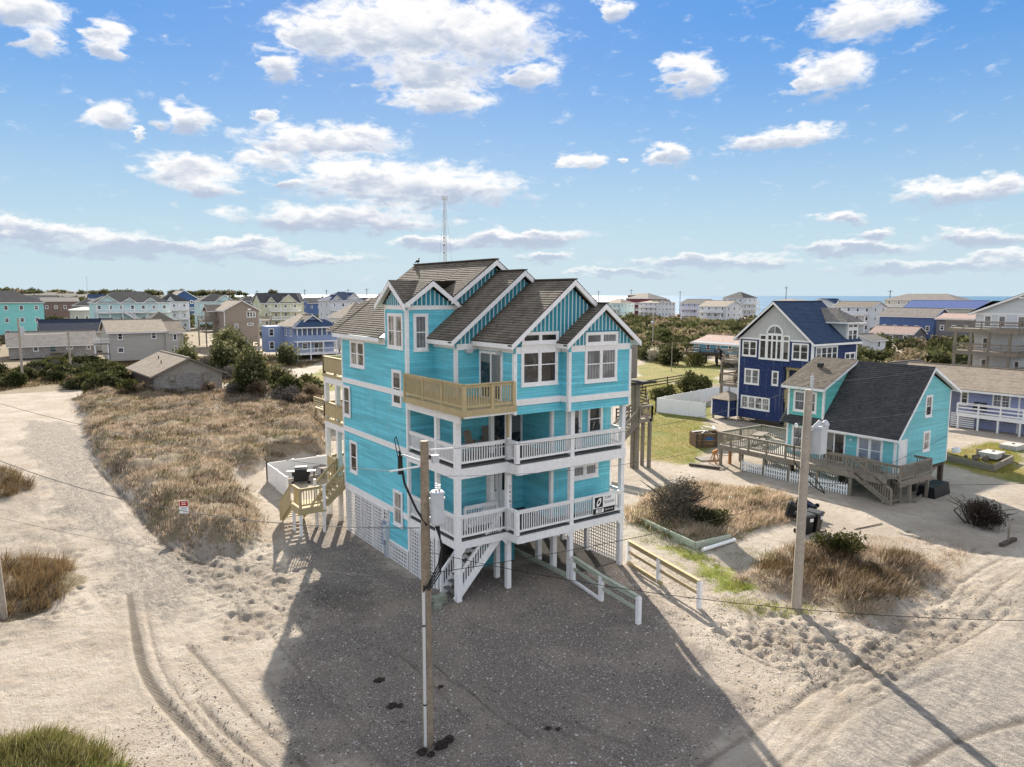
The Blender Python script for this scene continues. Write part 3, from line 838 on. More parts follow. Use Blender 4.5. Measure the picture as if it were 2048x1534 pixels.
flat = np.clip(np.maximum.reduce([1 - np.abs(X - 4.1) / 7, np.zeros(X.shape)]), 0, 1)
Z = Z + m_dune * (d_dune > -2) * (.05 + 1.75 * np.maximum(fbm(X, Y, 2.2, 4, 60) - .36, -.05) * np.clip(np.hypot(X, Y) / 30, .55, 1)) * np.clip(d_dune / 1.0 + .5, 0, 1)
d_bank = polydist(X, Y, DUNE)
Z = Z + np.clip((d_bank + (fbm(X, Y, 2.0, 3, 63) - .5) * 1.6 + .3) / 1.5, 0, 1) * .75 * np.clip((d_bank > -1.5), 0, 1)
d_rm = polydist(X, Y, DUNER); Z = Z + np.clip((d_rm + .3) / 2.2, 0, 1) * .35
Z = Z + np.where(d_churn > -1, m_churn * (fbm(X, Y, .8, 3, 70) - .5) * .30 + m_churn * (np.abs(fbm(X, Y, 1.5, 2, 72) - .5) * -.45), 0)
Z = Z - rut * .075 + berm * .035
# footprints and small scuffs
_fp = np.random.RandomState(17)
for _k in range(1500):
    q = CHURN[_fp.randint(4)] if _k % 3 else [(-15, -14), (14, -14), (14, 12), (-15, 12)]
    P = np.array(q); fx, fy = P.min(0) + _fp.rand(2) * (P.max(0) - P.min(0)); rr = .07 + .13 * _fp.rand()
    i0, i1 = np.searchsorted(GX, (fx - .5, fx + .5)); j0, j1 = np.searchsorted(GY, (fy - .5, fy + .5))
    if i1 - i0 < 3 or j1 - j0 < 3: continue
    e = np.hypot(X[i0:i1, j0:j1] - fx, (Y[i0:i1, j0:j1] - fy) * (.6 + .6 * _fp.rand())) / rr
    Z[i0:i1, j0:j1] += (-np.exp(-e ** 2) + .45 * np.exp(-((e - 1.6) / .5) ** 2)) * (.03 + .05 * _fp.rand()) * (1 if _k % 3 else .55)
sandy_near = np.clip(1 - (np.hypot(X + 2, Y + 1) - 16) / 12, 0, 1)
Z = Z + sandy_near * ((fbm(X, Y, 1.1, 3, 81) - .5) * .07 + (vnoise(X, Y, .32, 83) - .5) * .022) * (1 - .6 * np.clip(m_grav, 0, 1))
fp = ((X > -.4) & (X < 8.6) & (Y > -1.1) & (Y < 11.5)) | ((X > 26.8) & (X < 36) & (Y > -3) & (Y < 9.6))
Z = np.where(fp, np.minimum(Z, 0.0) * .3, Z)
def ground_z(x, y):
    i = int(np.clip(np.searchsorted(GX, x), 1, len(GX) - 1)); j = int(np.clip(np.searchsorted(GY, y), 1, len(GY) - 1))
    return float(Z[i, j])
def ground_zs(x, y):
    i = np.clip(np.searchsorted(GX, x), 1, len(GX) - 1); j = np.clip(np.searchsorted(GY, y), 1, len(GY) - 1)
    return Z[i, j]

def ground_material():
    m, t, b = new_mat('sandy ground')
    p = pos(t)
    px, py, pz = t.sep(p)
    big = t.noise(p, 0.35, 5.0, 0.6); mid = t.noise(p, 2.2, 6.0, 0.65); fine = t.noise(p, 14.0, 6.0, 0.7); grit = t.noise(p, 26.0, 4.0, 0.8)
    ripple = t.noise(t.vmath('MULTIPLY', p, (3.2, 1.1, 1.0)), 1.6, 5.0, 0.6, 1.4)
    def mask(name, lo=.35, hi=.65, amp=.5):
        return t.smooth(t.math('ADD', t.attr(name), t.math('MULTIPLY', t.math('SUBTRACT', mid, .5), amp)), lo, hi)
    sand = t.mix(t.smooth(big, .3, .7), (0.375, 0.32, 0.255), (0.50, 0.44, 0.365))
    sand = t.mix(t.smooth(mid, .46, .70, 0, .6), sand, (0.33, 0.265, 0.195))
    sand = t.mix(t.smooth(fine, .55, .72, 0, .5), sand, (0.28, 0.23, 0.17))
    sand = t.mix(t.math('MULTIPLY', t.smooth(t.noise(p, 7.0, 5.0, .75), .60, .68), t.smooth(big, .45, .6)), sand, (0.17, 0.135, 0.10))
    sand = t.mix(t.smooth(grit, .62, .72, 0, .5), sand, (0.72, 0.64, 0.54))
    grey = t.mix(t.smooth(ripple, .35, .65), (0.20, 0.18, 0.155), (0.37, 0.325, 0.27))
    col = t.mix(t.math('MULTIPLY', mask('m_grey', .25, .75, .9), .92), sand, grey)
    asp = t.mix(t.smooth(ripple, .38, .66), (0.22, 0.205, 0.185), (0.40, 0.36, 0.31))
    col = t.mix(t.math('MULTIPLY', mask('m_asph', .35, .75, .8), .85), col, asp)
    grav = t.mix(t.smooth(grit, .3, .7), (0.088, 0.076, 0.066), (0.33, 0.285, 0.245))
    grav = t.mix(t.smooth(t.noise(p, 17.0, 3.0, .6), .60, .66), grav, (0.60, 0.57, 0.52))
    grav = t.mix(t.smooth(big, .42, .66, 0, .4), grav, (0.42, 0.34, 0.26))
    col = t.mix(mask('m_grav', .25, .8, .7), col, grav)
    col = t.mix(t.math('MULTIPLY', mask('m_wet', .2, 1.0, 1.4), .45), col, (0.075, 0.065, 0.055))
    trd = t.smooth(t.math('SINE', t.math('MULTIPLY', t.math('ADD', py, t.math('MULTIPLY', px, 3.0)), 20.0)), -.4, .6)
    col = t.mix(t.math('MULTIPLY', t.math('MULTIPLY', t.smooth(t.attr('m_rut'), .5, .85), trd), .6), col, (0.11, 0.09, 0.07))
    col = t.mix(t.smooth(t.math('ADD', t.attr('m_rut'), t.math('MULTIPLY', t.math('SUBTRACT', fine, .5), .5)), .15, .6, 0, .72), col, (0.15, 0.13, 0.105))
    lawn = t.mix(t.smooth(t.noise(p, 0.22, 5.0, .6), .36, .62), (0.30, 0.24, 0.07), (0.17, 0.20, 0.035))
    lawn = t.mix(t.smooth(mid, .45, .7, 0, .7), lawn, (0.42, 0.34, 0.17))
    lawn = t.mix(t.smooth(fine, .3, .7, .4, 0), lawn, (0.08, 0.075, 0.03))
    col = t.mix(mask('m_lawn', .3, .7, .8), col, lawn)
    gr = t.mix(t.smooth(fine, .3, .7), (0.14, 0.16, 0.03), (0.36, 0.36, 0.10))
    col = t.mix(t.math('MULTIPLY', mask('m_green', .3, .7, 1.5), t.smooth(fine, .25, .5)), col, gr)
    dune = t.mix(t.smooth(fine, .3, .7), (0.13, 0.10, 0.07), (0.42, 0.345, 0.25))
    dune = t.mix(t.smooth(big, .4, .65, 0, .5), dune, (0.17, 0.15, 0.07))
    col = t.mix(mask('m_dune', .3, .65, .6), col, dune)
    t.put(b.inputs['Base Color'], col)
    b.inputs['Roughness'].default_value = 0.92
    b.inputs['Specular IOR Level'].default_value = 0.12
    tread = t.math('MULTIPLY', t.smooth(t.attr('m_rut'), .3, .6), t.math('SINE', t.math('MULTIPLY', t.math('ADD', t.math('MULTIPLY', py, 1.0), t.math('MULTIPLY', px, 3.0)), 52.0)))
    h = t.math('ADD', t.math('MULTIPLY', mid, .8), t.math('ADD', t.math('MULTIPLY', fine, .55), t.math('ADD', t.math('MULTIPLY', grit, .2), t.math('ADD', t.math('MULTIPLY', tread, .08), t.math('MULTIPLY', ripple, .5)))))
    h = t.math('ADD', h, t.math('MULTIPLY', t.attr('m_churn'), t.math('MULTIPLY', t.noise(p, 5.0, 6.0, .7, .8), 1.6)))
    bump(t, b, h, 1.0, 0.13)
    return m
GM = ground_material()
ni, nj = X.shape
VV = np.stack([X, Y, Z], -1).reshape(-1, 3)
idx = np.arange(ni * nj).reshape(ni, nj)
Q = np.stack([idx[:-1, :-1], idx[1:, :-1], idx[1:, 1:], idx[:-1, 1:]], -1).reshape(-1, 4)
ATT = dict(m_dune=m_dune, m_grav=m_grav, m_lawn=np.clip(m_lawn, 0, 1), m_green=m_green, m_asph=m_asph, m_grey=m_grey, m_churn=m_churn, m_wet=m_wet, m_rut=rut)
cls = np.zeros(X.shape, int)
cls[(m_dune > .5)] = 1
cls[(m_lawn > .5) | (m_green > .5)] = 2
cls[(d_roadl > 0) & (cls == 0)] = 5
cls[(m_asph > .5) & (cls == 0)] = 3
cls[(d_drive > 0) & (cls == 0)] = 6
cls[m_grav > .5] = 4
fc = cls[:-1, :-1].reshape(-1)
for k, nm in enumerate(('ground', 'dune', 'lawn', 'road', 'gravel_drive', 'sand_track', 'sandy_driveway')):
    f = Q[fc == k]
    if not len(f): continue
    used = np.unique(f); rem = np.zeros(ni * nj, np.int64); rem[used] = np.arange(len(used))
    me = np_mesh(nm, VV[used], rem[f], GM, attrs={a: v.reshape(-1)[used] for a, v in ATT.items()})
    me.polygons.foreach_set('use_smooth', np.ones(len(f), bool))
    struct(link(nm, me))

# sea beyond the beach and the low wooded ridge inland
sm, t, b = new_mat('sea water')
n_ = t.noise(t.vmath('MULTIPLY', pos(t), (0.02, 0.006, 0.02)), 1.0, 6.0, .6)
t.put(b.inputs['Base Color'], t.mix(t.smooth(n_, .35, .65), (0.05, 0.14, 0.24), (0.09, 0.20, 0.30)))
b.inputs['Roughness'].default_value = 0.55; b.inputs['Specular IOR Level'].default_value = .25
bump(t, b, t.noise(t.vmath('MULTIPLY', pos(t), (0.25, 0.1, 0.2)), 1.0, 5.0, .65), 1.0, 1.5)
s = MB()
for x0, x1, y0, y1 in ((345, 60000, -60000, 60000),):
    s.poly([(x0, y0, -.6), (x1, y0, -.6), (x1, y1, -.6), (x0, y1, -.6)])
struct(part('sea', s, sm))
s = MB(); s.poly([(-60000, -60000, -.7), (345, -60000, -.7), (345, 60000, -.7), (-60000, 60000, -.7)])
struct(part('far_ground', s, m_plain('far scrub land', (0.17, 0.145, 0.10), 0.9, noise=.3, scale=.02)))
hx = np.linspace(-900, 560, 240); hy = np.linspace(1180, 1600, 30)
HX, HY = np.meshgrid(hx, hy, indexing='ij')
env = np.clip(1 - np.abs(HY - 1390) / 210, 0, 1) ** .6 * np.clip((560 - HX) / 500, 0, 1) ** .7
HZ = env * (8 + 10 * fbm(HX, HY, 160, 3, 91) + 5 * fbm(HX, HY, 22, 3, 92)) - .5
hi_ = np.arange(HX.size).reshape(HX.shape)
HQ = np.stack([hi_[:-1, :-1], hi_[1:, :-1], hi_[1:, 1:], hi_[:-1, 1:]], -1).reshape(-1, 4)
struct(link('hills', np_mesh('hills', np.stack([HX, HY, HZ], -1).reshape(-1, 3), HQ, m_plain('distant wooded ridge', (0.085, 0.085, 0.07), 0.95, noise=.45, scale=.06))))
# ------------------------------------------------------------------ the big teal house
H = thing('beach_house', 'tall turquoise beach house on white piles with stepped gables and wraparound decks', 'house', (4.1, 5.2, 0))
HL = Vector((4.1, 5.2, 0))
LOW = [(0, 4), (1.31, 4), (1.31, 2.2), (4.76, 2.2), (4.76, .15), (8.2, .15), (8.2, 11.1), (0, 11.1)]
UP = [(0, 4), (1.31, 4), (1.31, 2.2), (2.4, 2.2), (2.4, -.45), (4.76, -.45), (4.76, -.95), (8.2, -.95), (8.2, 11.1), (0, 11.1)]
m = MB(); m.prism(LOW, 'z', 2.53, 7.3); part('wall', m, TEAL, H, label='turquoise lower walls behind the porches')
m = MB(); m.prism(UP, 'z', 7.3, 10.02); part('wall', m, TEAL, H, label='turquoise top floor walls')
m = MB(); m.prism([(0, 4), (4.3, 4), (4.3, 6.0), (0, 6.0)], 'z', 10.02, 11.55); part('tower_wall', m, TEAL, H)
# wall that comes down at the front left below the side band
m = MB(); m.box(0.0, 1.4, 4.02, 5.95, .9, 2.52); part('wall', m, TEAL, H, label='turquoise storage room wall')
m = MB(); m.box(2.9, 4.6, 2.6, 6.5, 0.0, 2.3); part('entry_wall', m, m_siding('teal siding with painted shade', (0.07, 0.30, 0.37)), H)  # darker copy of the teal: shade under the house put into the colour
# trim
def hb(name, boxes, mat=WHITE, label=None):
    m = MB()
    for q in boxes: m.box(*q)
    return part(name, m, mat, H, label=label)
for z0, z1 in ((2.27, 2.53), (5.2, 5.46), (7.66, 7.91)):
    hb('belt_board', [(-.035, 0.002, 4.06, 11.1, z0, z1)])
hb('belt_board', [(2.36, 4.72, -.485, -.448, 7.66, 7.91)]); hb('belt_board', [(4.8, 8.2, -.985, -.948, 7.66, 7.91)]); hb('belt_board', [(4.722, 4.758, -.94, -.49, 7.66, 7.91)])
hb('frieze_board', [(-.03, 0.002, 6.05, 11.1, 9.8, 10.06)]); hb('frieze_board', [(1.275, 1.308, 2.24, 3.995, 9.8, 10.06)])
hb('frieze_board', [(1.36, 2.36, 2.165, 2.198, 9.75, 10.0)]); hb('frieze_board', [(2.365, 2.398, -.40, 2.16, 9.75, 10.06)])
hb('frieze_board', [(2.46, 4.70, -.483, -.452, 9.72, 9.98)]); hb('frieze_board', [(4.722, 4.758, -.90, -.49, 9.72, 10.0)]); hb('frieze_board', [(4.85, 8.12, -.983, -.952, 9.72, 9.98)])
hb('frieze_board', [(-.03, 0.002, 4.06, 6.0, 11.38, 11.56)]); hb('frieze_board', [(.06, 2.6, 3.965, 3.998, 11.38, 11.56)])
def corner(x, y, z0, z1, s=.11): hb('corner_board', [(x - .03, x + s, y - .032, y + .0, z0, z1), (x - .031, x - .001, y + .001, y + s, z0, z1)])
corner(0, 4, .9, 11.38); corner(1.31, 2.2, 2.53, 9.8); corner(2.4, -.45, 7.3, 9.72); corner(4.76, -.95, 7.3, 9.72); corner(4.76, .15, 2.53, 7.3)
hb('corner_board', [(8.1, 8.225, -.982, -.951, 7.3, 9.72)]); hb('corner_board', [(8.1, 8.225, .118, .149, 2.53, 7.3)]); hb('corner_board', [(-.03, 0, 11.0, 11.12, 2.5, 9.8)]); hb('corner_board', [(-.031, -.001, 5.98, 6.06, 10.0, 11.38)])
# roofs: four gables stepping forward
gable(H, 'y', 4.35, 13.6, 2.0, 11.87, 8.9, 10.2, 3.65, 6.02, SHN, ends=(0, 0), eaves=(0, 1))
gable(H, 'y', 4.35, 13.6, -.35, 10.15, 8.9, 10.2, 6.02, 11.4, SHN, ends=(0, 1))
m = MB(); slope(m, [(-.36, 11.38, 10.16), (-.36, 12.3, 10.16), (1.7, 12.3, 11.68), (1.7, 11.38, 11.68)], (0, 1, 0)); part('roof', m, SHN, H, label='low rear extension of the brown roof')
gable(H, 'y', 4.6, 13.08, .93, 10.18, 8.5, 10.2, 1.85, 5.6, SHN, ends=(1, 0))
gable(H, 'y', 5.17, 12.65, 2.05, 10.15, 8.4, 10.1, -.8, 4.6, SHN, ends=(1, 0))
gable(H, 'y', 6.47, 11.69, 4.42, 10.1, 8.52, 10.1, -1.25, 3.0, SHN, ends=(1, 0))
hb('rake_board', [(-.06, .03, 6.03, 6.09, 9.95, 10.12)])
# front rake of the tallest gable
m = MB()
m.prism([(2.0, 11.6), (4.35, 13.33), (4.35, 13.56), (2.0, 11.83)], 'y', 3.63, 3.675); m.prism([(6.6, 11.6), (4.35, 13.33), (4.35, 13.56), (6.6, 11.83)], 'y', 3.63, 3.675)
part('rake_board', m, WHITE, H)
# cross gabled dormers on the corner tower
m = MB()
slope(m, [(-.30, 3.68, 11.6), (1.13, 3.68, 12.62), (1.13, 4.95, 12.62), (-.30, 3.70, 11.6)], (0, 1, 0)); slope(m, [(2.55, 3.68, 11.6), (2.55, 5.0, 11.6), (1.13, 5.0, 12.62), (1.13, 3.68, 12.62)], (0, 1, 0))
slope(m, [(-.32, 3.55, 11.6), (-.32, 4.95, 12.63), (1.14, 4.95, 12.63)], (1, 0, 0)); slope(m, [(-.32, 6.4, 11.6), (-.32, 4.95, 12.63), (3.2, 4.95, 12.63), (3.2, 6.4, 11.6)], (1, 0, 0))
part('dormer_roof', m, SHN, H)
m = MB(); m.prism([(-.3, 11.35), (1.13, 12.37), (1.13, 12.59), (-.3, 11.57)], 'y', 3.655, 3.70); m.prism([(2.4, 11.45), (1.13, 12.37), (1.13, 12.59), (2.4, 11.67)], 'y', 3.655, 3.70); part('rake_board', m, WHITE, H)
m = MB(); m.prism([(3.5, 11.35), (4.95, 12.38), (4.95, 12.60), (3.5, 11.57)], 'x', -.345, -.30); m.prism([(6.4, 11.35), (4.95, 12.38), (4.95, 12.60), (6.4, 11.57)], 'x', -.345, -.30); part('rake_board', m, WHITE, H)
# board and batten gable faces
def gface(axis, a, pts, x0, x1, roofz, zbase, gap=.2, bw=.045):
    m = MB(); m.prism(pts, axis, a, a + .03)
    g = part('gable_panel', m, TEALP, H)
    n = int((x1 - x0) / gap); cache = {}
    for k in range(1, n):
        x = x0 + (x1 - x0) * k / n
        zt = roofz(x); zb = zbase(x) if callable(zbase) else zbase
        if zt - zb < .08: continue
        h = round(zt - zb, 2)
        b = MB()
        if axis == 'y': b.box(x - bw / 2, x + bw / 2, a - .025, a + .001, zb, zt)
        else: b.box(a - .025, a + .001, x - bw / 2, x + bw / 2, zb, zt)
        part('batten', b, BATTEN, g)
    return g
tri = lambda c, zr, e0, z0, e1, z1: (lambda x: (z0 + (zr - z0) * (x - e0) / (c - e0)) if x < c else (zr + (z1 - zr) * (x - c) / (e1 - c)))
def gab(axis, a, c, zr, e0, z0, e1, z1, base, x0, x1, zb=None, drop=.27, holes=None):
    rz = tri(c, zr, e0, z0, e1, z1); f = lambda x: rz(x) - drop
    pts = [(x0, base), (x1, base), (x1, max(base + .01, f(x1))), (c, f(c)), (x0, max(base + .01, f(x0)))]
    return gface(axis, a, pts, x0, x1, f, zb or base)
r3 = tri(5.17, 12.65, 2.05, 10.15, 8.4, 10.1); r2 = tri(4.6, 13.08, .93, 10.18, 8.5, 10.2); r4 = tri(6.47, 11.69, 4.42, 10.1, 8.52, 10.1)
gab('y', 3.97, 4.35, 13.6, -.35, 10.15, 8.9, 10.2, 11.56, 2.3, 6.6, zb=lambda x: max(11.57, r2(x) - .1))
gab('y', 2.17, 4.6, 13.08, .93, 10.18, 8.5, 10.2, 10.0, 1.36, 8.0, zb=lambda x: max(10.01, r3(x) - .15 if x > 2.05 else 0))
gab('y', -.48, 5.17, 12.65, 2.05, 10.15, 8.4, 10.1, 9.98, 2.46, 8.1, zb=lambda x: (10.58 if 2.66 < x < 4.62 else max(9.98, r4(x) - .15 if x > 4.5 else 0)))
gab('y', -.98, 6.47, 11.69, 4.42, 10.1, 8.52, 10.1, 9.98, 4.86, 8.12, zb=lambda x: (10.56 if 5.5 < x < 7.46 else 9.98))
gab('y', 3.97, 1.13, 12.62, -.3, 11.6, 2.55, 11.6, 11.56, .08, 2.2)
gab('x', -.03, 4.95, 12.63, 3.5, 11.6, 6.4, 11.6, 11.56, 4.08, 5.9)
# soffits under the gable overhangs
for a0, a1, c, zr, e0, z0, e1, z1 in ((-.77, -.49, 5.17, 12.65, 2.05, 10.15, 8.4, 10.1), (-1.22, -.99, 6.47, 11.69, 4.42, 10.1, 8.52, 10.1), (1.88, 2.16, 4.6, 13.08, .93, 10.18, 8.5, 10.2), (3.7, 3.96, 1.13, 12.62, -.3, 11.6, 2.55, 11.6), (3.68, 3.96, 4.35, 13.6, 2.0, 11.87, 6.6, 11.92)):
    m = MB(); m.prism([(e0, z0 - .12), (c, zr - .12), (c, zr - .06), (e0, z0 - .06)], 'y', a0, a1); m.prism([(e1, z1 - .12), (c, zr - .12), (c, zr - .06), (e1, z1 - .06)], 'y', a0, a1)
    part('soffit', m, CREAM, H)
m = MB(); m.prism([(3.5, 11.48), (4.95, 12.51), (4.95, 12.57), (3.5, 11.54)], 'x', -.29, -.04); m.prism([(6.4, 11.48), (4.95, 12.51), (4.95, 12.57), (6.4, 11.54)], 'x', -.29, -.04); part('soffit', m, CREAM, H)
hb('soffit', [(-.33, -.032, 6.4, 11.1, 10.06, 10.075)], CREAM); hb('soffit', [(2.07, 2.364, -.4, 2.1, 10.062, 10.075)], CREAM)
# windows on the left side
window(H, 'u', -.002, 8.3, 9.97, 8.55, 9.84, 2, GLASSC); window(H, 'u', -.002, 4.5, 5.4, 7.2, 8.78, 1, GLASS)
window(H, 'u', -.04, 10.05, 10.92, 5.98, 7.54, 1, GLASS); window(H, 'u', -.002, 9.42, 10.3, 3.22, 4.82, 1, GLASS); window(H, 'u', -.04, 4.52, 5.4, 1.82, 3.42, 1, GLASSC)
window(H, 'u', -.002, 4.28, 5.75, 9.7, 11.22, 2, GLASSC); window(H, 'v', 3.998, .32, 1.02, 9.64, 11.22, 1, GLASSB)
# front windows: sash pairs with transoms above
window(H, 'v', -.452, 2.72, 4.56, 8.42, 10.06, 2, GLASS); window(H, 'v', -.485, 2.72, 4.56, 10.09, 10.56, 2, GLASS, rows=1, tw=.1)
window(H, 'v', -.952, 5.58, 7.38, 8.42, 9.93, 2, GLASSB); window(H, 'v', -.985, 5.58, 7.38, 9.97, 10.5, 2, GLASSB, rows=1, tw=.1)
window(H, 'v', .148, 6.74, 7.62, 5.95, 7.29, 1, GLASS); door(H, 'v', .148, 5.5, 6.4, 5.42, 7.29, WHITE, .72)
window(H, 'v', .148, 5.86, 7.4, 4.02, 4.72, 2, GLASSB, rows=1, tw=.14)
slider(H, 'v', 2.198, 3.05, 4.7, 5.42, 7.2, GLASS); slider(H, 'u', 2.398, .32, 2.0, 7.75, 9.72, GLASS)
door(H, 'v', 2.198, 2.8, 3.42, 2.5, 4.7, WHITE, .55); door(H, 'v', 2.198, 3.45, 4.15, 2.5, 4.7, WHITE, .55)
for x, y in ((1.9, 2.16), (2.34, .5)):
    m = MB(); m.prism([(x - .1, 9.62), (x + .1, 9.62), (x + .2, 9.78), (x - .2, 9.78)], 'y', y - .16, y + .03); part('flood_light', m, GREYP, H)
for x, z in ((1.62, 8.15), (4.9, 5.9)):
    m = MB(); m.blob((x, 2.14, z), (.13, .07, .07), 8, 5, 2, .1); part('porch_light', m, CONC, H)
# floors of the decks
DK = m_wood('grey deck boards', (0.10, 0.095, 0.09), .25)
for z in (2.42, 5.36):
    m = MB(); m.prism([(.03, .05), (2.4, .05), (2.4, -.7), (8.15, -.7), (8.15, .15), (4.76, .15), (4.76, 2.2), (1.31, 2.2), (1.31, 4), (.03, 4)], 'z', z, z + .05); part('deck_floor', m, DK, H)
    m = MB(); m.prism([(.08, .1), (2.4, .1), (2.4, -.66), (8.1, -.66), (8.1, .148), (4.758, .148), (4.758, 2.198), (1.308, 2.198), (1.308, 3.99), (.08, 3.99)], 'z', z - .28, z - .25); part('deck_ceiling', m, CREAM, H)
for zb_, zt in ((2.12, 2.42), (4.92, 5.34)):
    hb('deck_beam', [(0.006, .06, .07, 4.0, zb_, zt)]); hb('deck_beam', [(0.004, 2.36, 0.006, .062, zb_ + .003, zt - .003)]); hb('deck_beam', [(2.362, 2.42, -.74, .05, zb_, zt)]); hb('deck_beam', [(2.422, 8.206, -.766, -.70, zb_, zt)]); hb('deck_beam', [(8.14, 8.198, -.698, .14, zb_, zt)])
# inset balcony of new lumber
m = MB(); m.prism([(-.2, -.95), (2.1, -.95), (2.1, -.5), (2.395, -.445), (2.395, 2.195), (1.31, 2.195), (1.31, 3.99), (-.2, 3.99)], 'z', 7.72, 7.77); part('deck_floor', m, YWOOD, H)
m = MB(); m.box(-.24, -.2, -.95, 3.95, 7.52, 7.76); m.box(-.24, 2.16, -.99, -.951, 7.55, 7.78); part('rim_board', m, YWOOD, H)
hb('deck_beam', [(-.02, .06, -.3, 3.97, 7.18, 7.55)]); hb('deck_beam', [(-.2, 2.1, -.94, -.87, 7.47, 7.545)]); hb('deck_beam', [(.061, 2.36, 0, .058, 7.28, 7.5)], YWOOD)
m = MB(); m.box(.1, 2.3, .1, 3.9, 7.44, 7.47); part('deck_ceiling', m, CREAM, H)
hb('post', [(2.2, 2.3, -.3, -.2, 6.4, 7.4)], YWOOD)
BH = .97
railing(H, (-.17, 3.9, 7.77), (-.17, -.90, 7.77), BH, YWOOD, .115, [0, .34, .66], .1, .038, top=(.14, .045))
railing(H, (-.17, -.90, 7.77), (2.05, -.90, 7.77), BH, YWOOD, .115, [0, .55, 1], .13, .038, top=(.14, .045))
# railings of the two lower decks
for z, top in ((2.47, 1.01), (5.41, .86)):
    railing(H, (.03, 3.9, z), (.03, .1, z), top, WHITE, .115, None, top=(.12, .05), zb=.12)
    railing(H, (.1, .03, z), (2.3, .03, z), top, WHITE, .115, None, top=(.12, .05), zb=.12)
    railing(H, (2.39, .0, z), (2.39, -.66, z), top, WHITE, .115, [1], .17, top=(.12, .05), zb=.12)
    railing(H, (2.46, -.72, z), (5.15, -.72, z), top, WHITE, .115, None, top=(.12, .05), zb=.12)
    railing(H, (5.25, -.72, z), (8.1, -.72, z), top, WHITE, .115, None, top=(.12, .05), zb=.12)
    railing(H, (8.16, -.66, z), (8.16, .1, z), top, WHITE, .115, None, top=(.12, .05), zb=.12)
railing(H, (1.0, 1.0, 2.47), (2.55, 1.0, 2.47), 1.0, WHITE, .12, [0, 1], .1, top=(.1, .05), zb=.12)
# posts carrying the decks
for x, y, z0, z1, s in ((.11, .11, -.2, 7.3, .22), (2.5, .11, -.2, 7.5, .2), (5.2, -.62, -.2, 7.3, .2), (8.1, -.62, -.2, 7.3, .2), (.1, 1.65, -.2, 7.2, .17), (2.75, 1.3, -.2, 2.2, .2), (5.45, 1.9, -.2, 2.2, .22), (5.4, .75, -.2, 2.2, .22), (2.62, 1.5, 2.5, 7.3, .17)):
    post(H, x, y, z0, z1, s)
for x in (8.1,):
    for y in (1.6, 3.4, 5.2, 7.4, 9.6): post(H, x, y, -.2, 2.2, .22)
for y in (1.7, 3.95, 6.05, 7.7, 9.0, 10.9): post(H, .1, y, -.2, 2.25, .18, WHITE)
for x in (2.2, 4.6, 6.4):
    for y in (8.0, 10.8): post(H, x, y, -.2, 2.3, .22)
for x, y in ((.32, .2), (5.2, -.5), (8.1, -.5)): pass
m = MB(); m.box(.05, 8.15, .2, 11.0, 2.24, 2.3); part('floor_soffit', m, CREAM, H)
# arched haunches of the front beams
for x, s in ((.24, 1), (2.38, -1), (5.08, -1), (8.0, -1)):
    m = MB(); yb = .02 if x < 2.4 else -.74
    m.prism([(x, 2.12), (x + .22 * s, 2.12), (x, 1.88)], 'y', yb, yb + .05); part('bracket', m, WHITE, H)
# lattice skirt
for a, b, z0, z1 in ((10.9, 9.05, .05, 2.27), (9.0, 7.75, .05, 2.27), (7.65, 6.6, .05, 2.27), (6.5, 6.1, 1.75, 2.27), (5.95, 4.1, .05, .9), (3.92, 3.0, -.1, 2.12), (2.95, 1.8, -.1, 2.12)):
    lattice(H, 'u', -.03, a, b, z0, z1)
for a, b in ((10.9, 9.6), (9.5, 7.5), (7.3, 5.3), (5.1, 3.5), (3.3, 1.7), (1.5, -.5)):
    lattice(H, 'u', 8.16, a, b, .05, 2.25)
m = MB(); m.box(.45, .55, 1.75, 3.9, -.1, 2.2); m.box(.45, .55, 6.7, 10.95, -.1, 2.2); m.box(.55, 5, 10.85, 10.95, -.1, 2.2); part('dark_backing_wall', m, m_plain('dark backing boards', (.055, .05, .045), .9, noise=.3), H)  # dark wall added behind the lattice so no sunlit ground shows through
# utility niche by the lattice: meter boxes and pipes
m = MB(); m.box(-.02, .25, 5.98, 6.55, 0, 1.75); part('meter_closet', m, GREYP, H)
m = MB(); m.box(-.16, -.021, 6.3, 6.5, .55, 1.65); part('breaker_panel', m, m_plain('blue grey box', (.32, .36, .45), .5), H)
m = MB(); m.box(-.2, -.021, 6.0, 6.24, .85, 1.55); m.cyl((-.2, 6.12, 1.3), (-.26, 6.12, 1.3), .08); part('electric_meter', m, GREYP, H)
for y in (6.05, 6.18, 6.35): 
    m = MB(); m.cyl((-.08, y, -.1), (-.08, y, .85), .035, n=8); part('conduit', m, GREYP, H)
# front stairs, down towards the left corner post
T = WHITE
stairs(H, (.02, .16, .05), (2.15, .16, 2.42), (0, 1, 0), 1.0, T, 10, .3, tread=m_plain('grey painted tread', (.16, .155, .15), .8, noise=.15))
railing(H, (.16, .14, .15), (2.2, .14, 2.42), .92, T, .115, None, top=(.1, .05), zb=.12, name='stair_railing')
railing(H, (-.02, 1.18, .05), (2.2, 1.18, 2.42), .92, T, .115, [0], .12, top=(.1, .05), zb=.12, name='stair_railing')
# concrete slab under the house
m = MB(); m.box(5.3, 8.4, -.35, 10.8, -.25, .03); struct(part('concrete_slab', m, SLAB))
m = MB(); m.box(5.14, 5.28, -.55, 6.0, -.2, .16); tag(part('timber_edging', m, GREENB), 'mossy timber edging along the carport slab under the turquoise house', 'timber')
